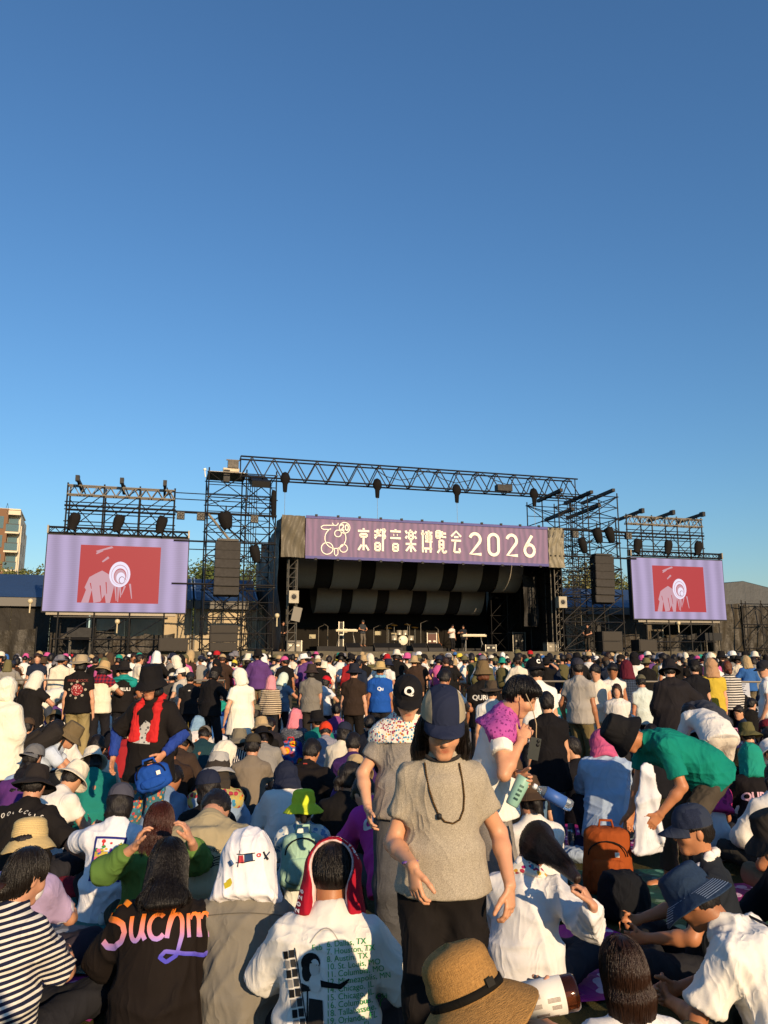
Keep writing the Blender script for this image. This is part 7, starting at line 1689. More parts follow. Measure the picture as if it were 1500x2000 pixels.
# ------------------------------------------------------------------ seated and standing people in the middle distance
W_ = '#e6e1d6'; K_ = '#1c1918'
MID = [
 # px, py, Y, pose, face, label, kwargs
 (16, 1322, 6.0, 'stand', -20, 'person in a long white hooded poncho and khaki trousers', dict(top='poncho', shirt='#e9e1cc', trousers='#a5875c', hair=None, hat='hood', hatc='#e9e1cc')),
 (76, 1310, 8.6, 'stand3', 0, 'person in a black pinafore over white with a cream towel over the head', dict(top='dress', shirt=K_, hair=None, hat='towel', hatc='#ded8c6')),
 (160, 1277, 9.0, 'stand', 0, 'person in a black T-shirt with a red round print and straw-coloured hat', dict(shirt='#1a1716', trousers='#9a8a5f', hat='sunhat', hatc='#a8977a', art='rock')),
 (118, 1352, 14.0, 'bend', -60, 'person in a cream T-shirt bent over beside the black printed T-shirt, yellow cloth on head', dict(shirt='#e8e1d0', trousers='#39414f', hair='short', hat='bandana', hatc='#d9cf3a')),
 (206, 1292, 9.6, 'stand3', 15, 'person in a cream T-shirt with a red checked towel over the shoulders', dict(shirt='#e3dac2', trousers='#232226', hat='bucket', hatc='#b79a6d', shawl=('#9a2430', 'check', '#2c2338', 18.0))),
 (243, 1291, 9.8, 'stand2', 5, 'person in a black T-shirt lettered RURU with a teal scarf', dict(shirt=K_, hat='bucket', hatc='#23201f', text=('QURULI', .075, '#d8d4cb', -.03), shawl=('#1f8f86', 'plain', None, 30.0), sdrop=.03)),
 (150, 1415, 6.3, 'crouch', -70, 'person in a pale blue shirt crouching under a big black backpack', dict(shirt='#c3cfdf', trousers='#171a22', hair='short', hat='bucket', hatc='#6c5d43')),
 (110, 1390, 7.6, 'hunch', 10, 'person in an olive bucket hat with a grey hooded top beside the crouching backpacker', dict(top='hoodie', shirt='#5c5f66', hat='bucket', hatc='#6f6248')),
 (70, 1452, 5.7, 'cross', -10, 'person in a grey cap worn backwards and a pale blue vest', dict(shirt='#9fb3cf', hat='cap_back', hatc='#6b6b6c')),
 (66, 1480, 5.25, 'hunch', 0, 'person in a purple long-sleeved top in front of the brown bucket hat', dict(top='long', shirt='#59306f', hair='long')),
 (372, 1310, 10.2, 'stand', 8, 'person in a dark cap and black T-shirt with a tiny white print', dict(shirt='#1b1a1c', hat='cap', hatc='#22252e', text=('oo', .04, '#d8d4cb', .07))),
 (352, 1302, 10.8, 'stand5', 30, 'person in a white cap and pale grey T-shirt by the barrier', dict(shirt='#b8b0a2', hat='cap', hatc='#e4dfd2', trousers='#6e6a62')),
 (338, 1312, 11.0, 'stand3', 20, 'person in a cream cap and charcoal T-shirt by the barrier', dict(shirt='#3b3836', hat='cap', hatc='#ddd2ba')),
 (345, 1345, 9.0, 'side', 60, 'child in a white T-shirt resting arms on the barrier', dict(shirt=W_)),
 (372, 1356, 8.8, 'cross', 0, 'person in a beige cap and grey-green hoodie seated under the barrier', dict(top='hoodie', shirt='#7d8b8b', hat='cap', hatc='#c9b388')),
 (425, 1300, 9.4, 'stand3', -30, 'person all in black with a black cap leaning to one side', dict(top='long', shirt='#181617', hat='cap', hatc='#191718')),
 (466, 1304, 8.6, 'stand5', 20, 'person in a white hooded rain poncho standing', dict(top='dress', shirt='#ebe5d3', hair=None, hat='hood', hatc='#ebe5d3', trousers='#cfc8b6')),
 (530, 1317, 10.6, 'stand', 0, 'person in a brown striped shirt with a pink bow scarf over the head', dict(top='long', shirt_m=('#4a4038', 'hstripe', '#c9b79b', 22.0), hair=None, hat='towel', hatc='#d88f97')),
 (556, 1312, 10.9, 'stand3', -10, 'person in a blue-grey top with a pale mint towel over the head', dict(shirt='#66788c', hair=None, hat='towel', hatc='#cfdccb')),
 (609, 1296, 10.0, 'stand', -4, 'person in a mottled grey shirt with dark bobbed hair, dark trousers', dict(shirt='#7a756c', trousers='#2d2926', hair='bob', hat='bucket', hatc='#3a2f2b')),
 (640, 1318, 10.4, 'stand3', -30, 'person in a white shirt wearing a bright red cap', dict(shirt='#d8dadf', hat='cap', hatc='#c01f2a')),
 (692, 1295, 9.4, 'stand', -8, 'person in a plain dark brown T-shirt and dark bucket hat, hands at sides', dict(shirt='#33271f', trousers='#1f1b19', hat='bucket', hatc='#23252f')),
 (742, 1290, 9.7, 'stand', 4, 'person in a bright blue T-shirt with pale blue towels and a wide straw hat', dict(shirt='#1d4fa0', trousers='#2b2a2e', hat='sunhat', hatc='#b9a06c', towel='#7fb4d6', text=('Qu', .08, '#dfe7ee', -.02))),
 (540, 1346, 7.9, 'sider', 150, 'person in a dark green printed T-shirt with a magenta neckerchief facing sideways', dict(shirt='#20382a', hair='short', towel='#b0468f', frontart=True)),
 (464, 1362, 7.3, 'side', 60, 'person in a black cap and white T-shirt with yellow prints, in profile', dict(shirt='#e4e0da', hat='cap', hatc='#232221', frontspots=True)),
 (444, 1352, 8.2, 'cross', 0, 'person in a dark green cap and white top behind the black cap', dict(shirt='#dfd9cf', hat='cap', hatc='#26312c')),
 (500, 1374, 7.2, 'cross', 0, 'person in an olive cap and slate T-shirt with a teal collar', dict(shirt='#3e4853', hat='cap', hatc='#6c6650')),
 (440, 1352, 8.9, 'hunch', -20, 'person with a fluffy cream fur hat and grey plastic cape', dict(top='poncho', shirt='#8e97a3', hat='beanie', hatc='#cfc0a6')),
 (578, 1383, 7.6, 'cross', -6, 'person with a pink scarf over the head and a tie-dyed bag at the back', dict(top='long', shirt_m=('#4a4d57', 'spots', '#9aa0aa', 60.0), hair=None, hat='towel', hatc='#d8808c')),
 (618, 1373, 8.0, 'hunch', 0, 'person in a cream shirt with a clear plastic hood', dict(shirt='#dcd4c2', hair=None, hat='hood', hatc='#8f98a3')),
 (656, 1375, 7.9, 'cross', 10, 'person in a plum T-shirt with short dark hair', dict(shirt='#7a3f7c', hair='short', text=('QURULI', .08, '#d8d3da', -.09))),
 (636, 1412, 7.0, 'hunch', 0, 'person in a bright orange-red bandana and grey top', dict(shirt='#8b8b96', hair='short', hat='bandana', hatc='#d43f22')),
 (722, 1398, 7.6, 'cross', 0, 'person in a navy black top with dark short hair beside the plum shirt', dict(shirt='#171b28', hair='short')),
 (745, 1380, 7.9, 'cross', 0, 'person in a white top with teal trim and black hair beside the navy top', dict(shirt='#d7dbd6', hair='short')),
 (495, 1432, 6.5, 'cross', 0, 'person in a dark olive cap seen past the taupe hat', dict(shirt='#7c7162', hat='cap', hatc='#3f382c')),
 (390, 1376, 7.2, 'hunch', -12, 'person in a mustard green jacket bent forward', dict(top='hoodie', shirt='#6b5f2a', hair='short')),
 (388, 1400, 6.6, 'hunch', 15, 'person in a magenta and pale blue head scarf bent forward', dict(shirt='#d5d0cb', hair=None, hat='towel', hatc='#86a6bd')),
 (402, 1418, 6.3, 'hunch', 0, 'person in a grey cap and dark teal top bending low', dict(shirt='#1e3b42', hat='cap_back', hatc='#6e665c')),
 (362, 1434, 5.9, 'hunch', -10, 'person in a slate grey bucket hat and brown and black jacket', dict(top='hoodie', shirt='#3e3129', hat='bucket', hatc='#50565a')),
 (942, 1292, 7.6, 'stand', 0, 'person in a brown bucket hat and black T-shirt lettered QURU with a shoulder strap', dict(shirt='#1a1716', hat='bucket_deep', hatc='#6e5c40', hair='bob', hairc='#5b3420', text=('QURULI', .085, '#dcd7cd', -.02))),
 (870, 1308, 7.2, 'stand3', 0, 'person with black hair in a white top hidden behind the navy cap', dict(shirt='#dcd8d0', hair='short')),
 (960, 1328, 6.6, 'stand', 0, 'person in a dark straw hat behind the pink towel', dict(shirt='#d9d6cf', hat='sunhat', hatc='#4a3f33')),
 (1044, 1284, 6.2, 'stand', 6, 'person in a black cap marked C and a white T-shirt with a mint print', dict(shirt='#e9e6dc', hat='cap_back', hatc='#181617', art='mint', capC=True)),
 (1066, 1352, 5.4, 'stand', 0, 'person in a black gathered blouse and blue jeans behind the pink towel', dict(top='dress', shirt='#151315', trousers='#5a7896', hair='short')),
 (1126, 1284, 7.9, 'stand5', -60, 'person in a grey T-shirt and baggy khaki trousers beside the family', dict(shirt='#a39c92', trousers='#6e6140', hat='cap', hatc='#33333c')),
 (1160, 1299, 8.2, 'stand3', 165, 'person with dark hair in a sleeveless cream dress smiling downwards', dict(top='tank', shirt='#e0d6c4', trousers='#d8cdb8', hair='tail')),
 (1196, 1296, 8.6, 'stand3', 185, 'boy in a white vest top standing beside the cream dress', dict(top='tank', shirt='#ddd8ce', hair='short', trousers='#8b8373')),
 (1204, 1336, 8.0, 'stand', 160, 'girl with long brown hair in a white dress looking into her hands', dict(top='dress', shirt='#ddd9d2', hair='long', hairc='#2c1a12')),
 (1222, 1288, 9.6, 'stand', 0, 'person in a wine red head scarf and dark blue checked shirt', dict(shirt_m=('#232a38', 'check', '#39465c', 24.0), hair=None, hat='towel', hatc='#5a1c2a', top='long')),
 (1250, 1316, 8.8, 'stand3', 20, 'person in a pale mint T-shirt with camouflage cap', dict(shirt='#c9d3cc', hat='cap', hatc='#5a5644')),
 (1306, 1290, 7.8, 'stand3', 10, 'person in a long dark hooded coat standing', dict(top='poncho', shirt='#211e20', hat='bucket', hatc='#1f1d20')),
 (1354, 1286, 9.2, 'stand', -5, 'person in a plain black T-shirt with wide shoulders and black cap', dict(shirt='#17171b', hat='cap', hatc='#1d1b1d')),
 (1386, 1284, 9.5, 'stand', 0, 'person in a mustard yellow top with a tan hooded towel', dict(shirt='#c2a93c', hair=None, hat='towel', hatc='#b08a68')),
 (1418, 1292, 10.0, 'stand', 0, 'person in a black and white striped top with brown hair in a knot', dict(top='long', shirt_m=('#2a2a2e', 'hstripe', '#cfcabf', 24.0), hair='bun', hairc='#5a3018')),
 (1392, 1286, 10.6, 'stand3', 10, 'person in a white T-shirt behind the mustard top', dict(shirt='#e3ded6', hair='short')),
 (1488, 1288, 8.6, 'stand5', 40, 'person in a white T-shirt and dark cap holding the barrier', dict(shirt='#e6e2da', hat='cap', hatc='#23232a')),
 (1376, 1362, 10.0, 'bend', 10, 'person in a deep red knitted hat bending forward', dict(shirt='#3b3d45', hat='beanie', hatc='#7d1a1c')),
 (1292, 1372, 6.9, 'cross', 0, 'person in a brown cap with a neon green and red brim', dict(shirt='#22201f', hat='bucket', hatc='#5c9a3a')),
 (1300, 1398, 6.4, 'cross', 0, 'person with shaggy black hair in black beside the teal shirt', dict(shirt='#1b1717', hair='bob')),
 (1240, 1368, 7.3, 'cross', 0, 'person in a grey cap with a grey sweatshirt below the family', dict(top='long', shirt='#70757d', hat='cap', hatc='#7d7f83')),
 (1166, 1370, 6.9, 'cross', 0, 'person in a round charcoal bucket hat beside the khaki trousers', dict(shirt='#4a4e58', hat='bucket', hatc='#2b2d38')),
 (1152, 1392, 6.4, 'hunch', -20, 'person in a wide sage green sun hat', dict(shirt='#3a4034', hat='bucket_wide', hatc='#7f8f68')),
 (1182, 1396, 6.5, 'hunch', 0, 'person in a camouflage cap beside the sage green hat', dict(shirt='#51524a', hat='cap', hatc='#857656')),
 (1228, 1394, 6.4, 'cross', 0, 'person with a white patterned towel over the head', dict(shirt='#5a5f66', hair=None, hat='towel', hatc='#ded9cf')),
 (1378, 1392, 8.4, 'bend', 0, 'person in white trousers and white top bending forward, back to us', dict(top='long', shirt='#e2ddd4', trousers='#cfc4b2', hair='short')),
 (1420, 1366, 7.2, 'cross', 0, 'person in a checked shirt and layered grey hat', dict(shirt_m=('#2b2d33', 'check', '#cfcabf', 40.0), hat='bucket', hatc='#8d8a84')),
 (1458, 1358, 7.7, 'hunch', 0, 'person in a white cap and grey blanket near the notice', dict(top='poncho', shirt='#8b9096', hat='cap', hatc='#d3d2cc')),
 (1440, 1378, 6.8, 'side', 60, 'person with black hair in a dark blue top resting a cheek', dict(shirt='#1d2c44', hair='short')),
 (1418, 1400, 6.3, 'cross', -10, 'person in a pink backpack over a pale pink shirt', dict(shirt='#d49ab8', hair='short')),
 (1456, 1412, 6.2, 'cross', 0, 'person in a wide olive hat beside the pink shirt', dict(shirt='#3d3a2c', hat='bucket_wide', hatc='#5f5a38')),
 (1494, 1404, 6.3, 'cross', 0, 'person in a maroon cap at the end of the row', dict(shirt='#6a6a70', hat='cap', hatc='#6e1f2a')),
 (1494, 1428, 5.9, 'hunch', 0, 'person in a plain white top bending beside the wide olive hat', dict(top='long', shirt='#e5e3e0', hair='short')),
 (1342, 1424, 5.9, 'hunch', 10, 'person in a white and pink printed cap above a black jacket', dict(top='long', shirt='#17171a', hat='bucket', hatc='#d8cfd0')),
 (1362, 1468, 5.4, 'cross', -4, 'person with a bright pink printed towel over the shoulders and a brown cap', dict(shirt='#d7dade', hat='cap_back', hatc='#6f604a', shawl=('#b83070', 'blots', '#7c1f52', 12.0), sdrop=.24)),
 (1462, 1452, 5.4, 'cross', -6, 'person in a teal hood and black sweatshirt lettered QURU', dict(top='long', shirt='#1b1718', hair='short', hat='towel', hatc='#1f8d78', text=('QURULI', .09, '#e8b9c4', -.06))),
 (1010, 1395, 6.6, 'cross', 0, 'person in a dark jacket seated behind the pink towel', dict(shirt='#2a2a30', hair='short')),
 (1112, 1440, 5.9, 'side', 0, 'person in a black T-shirt with a bare arm down beside the pale blue shirt', dict(shirt='#17161a', hair='short')),
 (530, 1405, 6.9, 'hunch', 0, 'person in a dark jacket bent beside the pink scarf', dict(shirt='#26242a', hair='short')),
 (20, 1436, 6.0, 'hunch', 20, 'person in a deep red top at the edge beside the purple top', dict(shirt='#6b1f22', hair='bob')),
 (22, 1395, 7.4, 'cross', 0, 'person in a taupe shirt sitting below the white poncho', dict(shirt='#8b7d6c', hair='short')),
 (230, 1405, 7.0, 'hunch', 30, 'person in black bent beside the red towel wearer', dict(shirt='#1a1a20', hair='short')),
 (318, 1395, 7.2, 'hunch', -10, 'person in a white shirt bent behind the red towel wearer', dict(shirt='#d5d4d0', hair='short')),
 (345, 1500, 5.0, 'hunch', -10, 'person in a pale blue shirt with a floral scarf beside the pale grey hat', dict(top='long', shirt='#7f97b8', hair='short')),
 (800, 1405, 7.2, 'cross', 0, 'person in a dark top hidden behind the grey T-shirt', dict(shirt='#2a2530', hair='short')),
 (905, 1395, 7.0, 'cross', 0, 'person in a grey top hidden behind the navy cap', dict(shirt='#5b5d66', hair='short')),
 (1125, 1372, 7.4, 'cross', 0, 'person in a dark green top below the khaki trousers', dict(shirt='#2b3a30', hair='short')),
 (1270, 1415, 6.2, 'cross', 0, 'person in a black top under the teal shirt', dict(shirt='#17171c', hair='short')),
]
MAT_SEED = 0
rsM = random.Random(77)
SK = ['#c08d6e', '#b98262', '#c99a78', '#a97350', '#cf9f80']
for (px, py, Y, pose, face, label, kw) in MID:
    kw = dict(kw); art = kw.pop('art', None); txt = kw.pop('text', None); sh_ = kw.pop('shawl', None); sd_ = kw.pop('sdrop', .10); tw = kw.pop('towel', None); fa = kw.pop('frontart', None); fs = kw.pop('frontspots', None); cC = kw.pop('capC', None)
    if 'shirt_m' in kw: kw['shirt_m'] = fabric(*kw['shirt_m'])
    if kw.get('hat') and 'hair' not in kw: kw['hair'] = rsM.choice(['short', 'bob', 'short'])
    jit = rsM.uniform(-7, 7); Y = Y * 1.33 if pose.startswith('stand') else (Y if pose == 'bend' else None)
    o, ms, p = crowd(px, py, Y, pose, face + jit, label, h=0.0195, skin=rsM.choice(SK), hatseed=rsM.randint(0, 2), hat_scale=1.08 if kw.get('hat') else 1.0, **kw)
    if txt: put_text(o, ms, p, txt[0], txt[1], txt[2], dz=txt[3], bold=0.003)
    if sh_: shawl(o, p, fabric(*sh_), 3, sd_, 0.015)
    if tw: neck_towel(o, p, tw)
    if art == 'rock':
        put_text(o, ms, p, 'HARD ROCK', 0.05, '#7a3a34', dz=0.06, bold=0.001)
        V, F = poly2(arc2(0, -.07, .085, .085, 0, 345, 22), 0.02); put_print(o, ms, p, V, F, fabric('#8a2b2e', 'blots', '#d0a9a0', 40.0), 'print')
        for k in range(8):
            V, F = poly2(arc2(.115 * math.cos(k * .785), -.07 + .115 * math.sin(k * .785), .018, .018, 0, 320, 8), 0.03); put_print(o, ms, p, V, F, fabric('#a89e88'), 'print')
    if art == 'mint':
        V, F = poly2([(-.02, -.2), (.13, -.2), (.13, -.05), (.0, -.08)], 0.03); put_print(o, ms, p, V, F, fabric('#8fc9ae'), 'print')
        put_text(o, ms, p, '20', 0.09, '#2b5a50', dz=-0.12, dx=0.06)
    if cC:
        V, F = text_mesh2('C', 0.055, bold=0.003); obj('cap_letter', mesh_from('cap_letter', [(x, -0.112 + 2.0 * x * x + max(0, y) * 0.5, 0.085 + y) for x, y in V], F, fabric('#f1ede4')), o, M=head_mat(p) @ Matrix.Scale(1.09, 4))
    if fa:
        for k in range(7):
            x, y = rsM.uniform(-.05, .05), rsM.uniform(-.14, .02); V, F = poly2(arc2(x, y, .02, .028, 0, 320, 9), 0.03); put_print(o, ms, p, V, F, fabric('#d2cfc2'), 'print', True, 0.0)
    if fs:
        for k in range(4): V, F = poly2(arc2(-.08 + .045 * k, -.10, .016, .018, 0, 320, 9), 0.03); put_print(o, ms, p, V, F, fabric('#d8c02e'), 'print', False, 0.0)

# ------------------------------------------------------------------ more people seated on the lawn
rq = random.Random(5)
HATC = [('cream', '#e2d9c4'), ('white', '#e9e6e0'), ('black', '#191718'), ('beige', '#b39a72'), ('navy', '#23283a'), ('brown', '#4a3a2c'), ('grey', '#77757a'), ('olive', '#6a6444'), ('pink', '#d05a90'), ('teal', '#23907c'), ('red', '#b2242a'), ('yellow', '#d6c44a'), ('blue', '#3a6aa8')]
HW_ = [8, 5, 12, 7, 5, 4, 4, 3, 2, 2, 1, 1, 1]
SHC = [('white', '#e5e1d8'), ('black', '#191716'), ('grey', '#8b8780'), ('navy', '#1f2738'), ('cream', '#ddd2bb'), ('dark brown', '#3a2b22'), ('pink', '#c35c92'), ('blue', '#33609e'), ('olive', '#5a5638'), ('purple', '#5b3a72'), ('teal', '#1f7a70'), ('red', '#9a262b')]
SW_ = [12, 13, 6, 5, 5, 4, 2, 2, 2, 2, 1, 1]
n_fill = 0; NEARFILL = 16
for tries in range(4000):
    if n_fill >= 104: break
    y = (8.2 + 9.6 * rq.random() ** 0.8) if n_fill >= NEARFILL else rq.uniform(5.4, 8.4); x = rq.uniform(-.53, .53) * y
    if y < 8.4 and (0.20 < x / y < 0.40 or -0.02 < x / y < 0.16): continue
    if tries > 1500 and n_fill < NEARFILL: NEARFILL = n_fill
    if min((x - a) ** 2 + ((y - b_) * .8) ** 2 for a, b_ in XY) < 0.58 ** 2: continue
    pose = rq.choice(['cross', 'hunch', 'cross', 'side', 'sider', 'knees', 'hunch']); p = lib_pose(pose); f = R(rq.gauss(0, 20))
    hk, hn = rq.choices([('cap', 'cap'), ('bucket', 'bucket hat'), ('bucket_wide', 'wide hat'), ('towel', 'head towel'), (None, None)], [8, 8, 4, 4, 8])[0]; hcn, hc = rq.choices(HATC, HW_)[0]; scn, sc_ = rq.choices(SHC, SW_)[0]; top, tn = rq.choice([('tee', 'T-shirt'), ('long', 'sweater'), ('hoodie', 'loose jacket')]); sl, lo, hm, fl = VAR[top]
    label = 'person in a %s %s and %s seated on the lawn' % (scn, tn, ('%s %s' % (hcn, hn)) if hk else 'bare dark hair')
    o, ms = person((x, y, 0), f, p, label, shirt=sc_, trousers=rq.choice(['#26262a', '#3b3a38', '#4f5a6a', '#7b6f58']), skin=rq.choice(SK), hair=None if hk == 'towel' else rq.choice(['short', 'bob', 'tail', 'short']), hat=hk, hatc=hc, h=0.0195, sleeve=sl, loose=lo, hem=hm, flare=fl, seed=1, key=pose + top, hatseed=rq.randint(0, 2), group='people seated on the lawn', hat_scale=1.08)
    XY.append((x, y)); n_fill += 1
print('fill', n_fill)
# ------------------------------------------------------------------ crowd beyond the barrier
rc = random.Random(2024)
HK = [('cap', 'cap'), ('bucket', 'bucket hat'), ('sunhat', 'sun hat'), ('towel', 'head towel'), ('hood', 'hood'), (None, None)]
HKW = [9, 9, 4, 4, 2, 9]
FAR = []
def far_spots():
    out = []
    rows = [18.9, 19.8, 20.7, 21.8, 22.6, 23.3, 25.2, 27.2, 29.4, 31.8, 34.4, 37.0, 39.6]
    for i, Yr in enumerate(rows):
        half = Yr * 0.54; x = -half + rc.uniform(0, .5)
        while x < half:
            Yx = Yr + rc.uniform(-.4, .4)
            if Yx < 43.0 + x * 0.287 - 1.6: out.append((x, Yx))
            x += rc.uniform(0.6, 1.05)
    return out
SPOTS = sorted(far_spots(), key=lambda q: q[1]); print('far', len(SPOTS))
N_IND = 78
DESC = {}
FPOSE = ['stand', 'stand', 'stand2', 'stand3', 'stand5', 'stand', 'stand3', 'stand4']
for i, (x, y) in enumerate(SPOTS[:N_IND]):
    pose = rc.choice(FPOSE) if rc.random() > .02 else 'stand4'
    if pose == 'stand4' and rc.random() < .7: pose = 'stand2'
    hk, hn = rc.choices(HK, HKW)[0]; hcn, hc = rc.choices(HATC, HW_)[0]; scn, sc_ = rc.choices(SHC, SW_)[0]; top, tn = rc.choice([('tee', 'T-shirt'), ('tee', 'T-shirt'), ('long', 'sweater'), ('hoodie', 'loose jacket')])
    hair = None if hk in ('towel', 'hood') else rc.choice(['short', 'short', 'bob', 'bob', 'tail'])
    hd = ('%s %s' % (hcn, hn)) if hk else 'bare dark hair'
    label = 'person in a %s %s and %s in the standing crowd' % (scn, tn, hd)
    p = lib_pose(pose); Hh = rc.gauss(1.60, 0.065); k = min(max(Hh, 1.46), 1.74) / 1.60
    f = R(rc.gauss(0, 22)) if rc.random() < .8 else R(rc.uniform(-180, 180)); f += R(-8)
    sl, lo, hm, fl = VAR[top]; 
    o, ms = person((x, y, 0), f, p, label, shirt=sc_, trousers=rc.choice(['#26262a', '#3b3a38', '#4f5a6a', '#7b6f58']), skin=rc.choice(SK), hair=hair, hairc=rc.choice(['#15100e', '#1c1411', '#2c1b12']), hat=hk, hatc=hc, h=0.0195, sleeve=sl, loose=lo, hem=hm, flare=fl, seed=1, key=pose + top, hatseed=rc.randint(0, 2), group='people standing in the crowd beyond the barrier', hat_scale=1.08)
    o.scale = (k, k, k)
# the rest of the far crowd reads as one mass
def far_mass(spots):
    mats = []; Vs = []; Fs = []; Mi = []; n = 0
    def mi(m):
        if m not in mats: mats.append(m)
        return mats.index(m)
    cache = {}
    def get(me):
        if me.name not in cache:
            V = np.empty(len(me.vertices) * 3, np.float32); me.vertices.foreach_get('co', V); F = np.empty(len(me.loops), np.int32); me.loops.foreach_get('vertex_index', F); cache[me.name] = (V.reshape(-1, 3), F.reshape(-1, 4))
        return cache[me.name]
    low = {k: person_meshes(k + 'far', lib_pose(k), 0.088, 0.6, 0.03, 0.1, 0.016, 0.95, 1) for k in ('stand', 'stand2', 'stand3')}
    def lowhat(kind):
        rb_, dz_, zz = {'cap': (.10, 0, .02), 'bucket': (.142, .04, .02), 'sunhat': (.168, .025, .02)}[kind]
        m = MB().lathe([(rb_, zz - dz_), (.10, zz + .005), (.088, .11), (.05, .142), (.001, .146)], 12, 1, 1.15)
        if kind == 'cap': m.add([(-.07, .08, .03), (.07, .08, .03), (.05, .19, .015), (-.05, .19, .015)], [(0, 1, 2, 3)])
        return m.mesh('h', None)
    hats = {k: lowhat(k) for k in ('cap', 'bucket', 'sunhat')}
    for k in ('towel', 'short', 'bob'):
        b = drape_sdf(k) if k == 'towel' else hair_sdf(k); V, F = surf_net(b, *b.bbox(), 0.045); hats[k] = mesh_from('h', V, F)
    def quads(me): 
        key = me.name
        if key in cache: return cache[key]
        V = np.array([v.co[:] for v in me.vertices], np.float32); F = []
        for pl in me.polygons:
            vs_ = list(pl.vertices)
            if len(vs_) == 4: F.append(vs_)
            elif len(vs_) == 3: F.append(vs_ + [vs_[-1]])
        cache[key] = (V, np.array(F, np.int32)); return cache[key]
    for x, y in spots:
        k = rc.choice(list(low)); p = lib_pose(k); s = min(max(rc.gauss(1.6, .07), 1.44), 1.76) / 1.6; f = R(rc.gauss(-8, 25))
        hk, _ = rc.choices(HK, HKW)[0]; hk = 'towel' if hk == 'hood' else hk; M = Matrix.Translation((x, y, 0)) @ Matrix.Rotation(f, 4, 'Z') @ Matrix.Scale(s, 4); HMx = M @ head_mat(p)
        items = [(low[k]['body'], M, skin_mat(rc.choice(SK))), (low[k]['shirt'], M, fabric(rc.choices(SHC, SW_)[0][1]))]
        if hk != 'towel': items.append((hats[rc.choice(['short', 'bob'])], HMx @ Matrix.Scale(.97, 4), hair_mat()))
        if hk: items.append((hats[hk], HMx @ Matrix.Scale(1.08, 4), fabric(rc.choices(HATC, HW_)[0][1])))
        for me, MM, mt in items:
            V, F = quads(me); A4 = np.array(MM); Vs.append(V @ A4[:3, :3].T + A4[:3, 3]); Fs.append(F + n); Mi.append(np.full(len(F), mi(mt))); n += len(V)
    V = np.concatenate(Vs); F = np.concatenate(Fs); me = bpy.data.meshes.new('far_crowd')
    tri = F[:, 2] == F[:, 3]; faces = [tuple(q[:3]) if t_ else tuple(q) for q, t_ in zip(F.tolist(), tri)]
    me.from_pydata(V.tolist(), [], faces)
    for m in mats: me.materials.append(m)
    me.polygons.foreach_set('material_index', np.concatenate(Mi).astype(np.int32)); me.polygons.foreach_set('use_smooth', np.ones(len(faces), bool)); me.update()
    o = obj('far_crowd', me); tag(o, 'distant standing crowd packed up to the foot of the stage', 'crowd', None, 'stuff')
far_mass(SPOTS[N_IND:])
print('CROWD', time.time() - T0)
# ------------------------------------------------------------------ barriers
def barrier(x, y, rz, label, w=2.1):
    o = empty('crowd_barrier', (x, y, 0), rz, label=label, cat='barrier', group='crowd barriers across the lawn')
    for z in (1.08, 0.62, 0.22): bar(o, 'rail', (-w / 2, 0, z), (w / 2, 0, z), .021, STEELW if z > 1 else STEEL)
    for a in (-w / 2, w / 2): bar(o, 'post', (a, 0, 0.02), (a, 0, 1.09), .021, STEEL)
    for k in range(1, 6): bar(o, 'upright', (-w / 2 + w * k / 6, 0, .22), (-w / 2 + w * k / 6, 0, .62), .009, STEEL)
    for a in (-w * .4, w * .4): bar(o, 'foot', (a, -.3, .025), (a, .3, .025), .02, STEEL)
b0 = at_z(-20, 1322, 1.08); b1 = at_z(1520, 1328, 1.08)
b0 = Vector((-10.2, 18.4, 0)); b1 = Vector((9.6, 16.9, 0)); d_ = b1 - b0; nb = 9
for k in (0, 1, 2, 6, 7, 8):
    c = b0 + d_ * ((k + .5) / nb); barrier(c.x, c.y, math.atan2(d_.y, d_.x), 'grey metal crowd barrier in the line across the lawn', d_.length / nb - .06)
sg_ = at_z(1434, 1345, 0.88); o = empty('notice_board', (sg_.x, sg_.y - .1, 0.62), 0, label='white notice sheet with lines of small print tied to the barrier', cat='sign')
MB().box((0, 0, 0.22), (0.62, 0.015, 0.44)).build('sheet', paint('#b9bdc6', 0.7), o); lm = MB()
for k in range(7): lm.box((0.0 if k else 0.0, -0.011, 0.37 - 0.048 * k), (0.46 - 0.06 * (k % 3), 0.004, 0.018))
lm.build('print_lines', paint('#4a4f66', 0.8), o)
# ------------------------------------------------------------------ belongings on the lawn
def gpx(px, py, z=0.0): return at_z(px, py, z)
def mat_sheet(px, py, w, l, rz, label, c1, c2, seed):
    g = gpx(px, py); rs = random.Random(seed); a, b_ = rs.uniform(0, 6), rs.uniform(0, 6)
    o = obj('picnic_mat', sheet(lambda p, q: ((p - .5) * w, (q - .5) * l, 0.010 + 0.008 * (math.sin(9 * p + a) + math.sin(7 * q + 5 * p + b_)) + 0.01 * abs(math.sin(13 * q + a))), 16, 16).mesh('picnic_mat', fabric(c1, 'blots', c2, 9.0, 0.5), True))
    o.location = (g.x, g.y, 0.004); o.rotation_euler = (0, 0, rz); tag(o, label, 'mat')
mat_sheet(1150, 1640, 1.5, 1.1, .2, 'pink picnic mat with white print beside the orange backpack', '#a8337c', '#d9b7cc', 1)
mat_sheet(1440, 1620, 1.3, 1.0, -.1, 'pink picnic mat under the flowered bag', '#b04a8c', '#d3a6c2', 2)
mat_sheet(1140, 1880, 0.9, 0.9, .4, 'magenta picnic mat beside the white sweatshirt', '#9b2f86', '#d9c3d6', 3)
mat_sheet(1240, 1735, 0.9, 0.8, .1, 'dark green printed mat under the orange backpack', '#1f4a3c', '#5a8a76', 4)
mat_sheet(535, 1580, 0.9, 0.7, -.2, 'purple picnic mat beside the striped shirt', '#7a3a86', '#c9a6cc', 5)
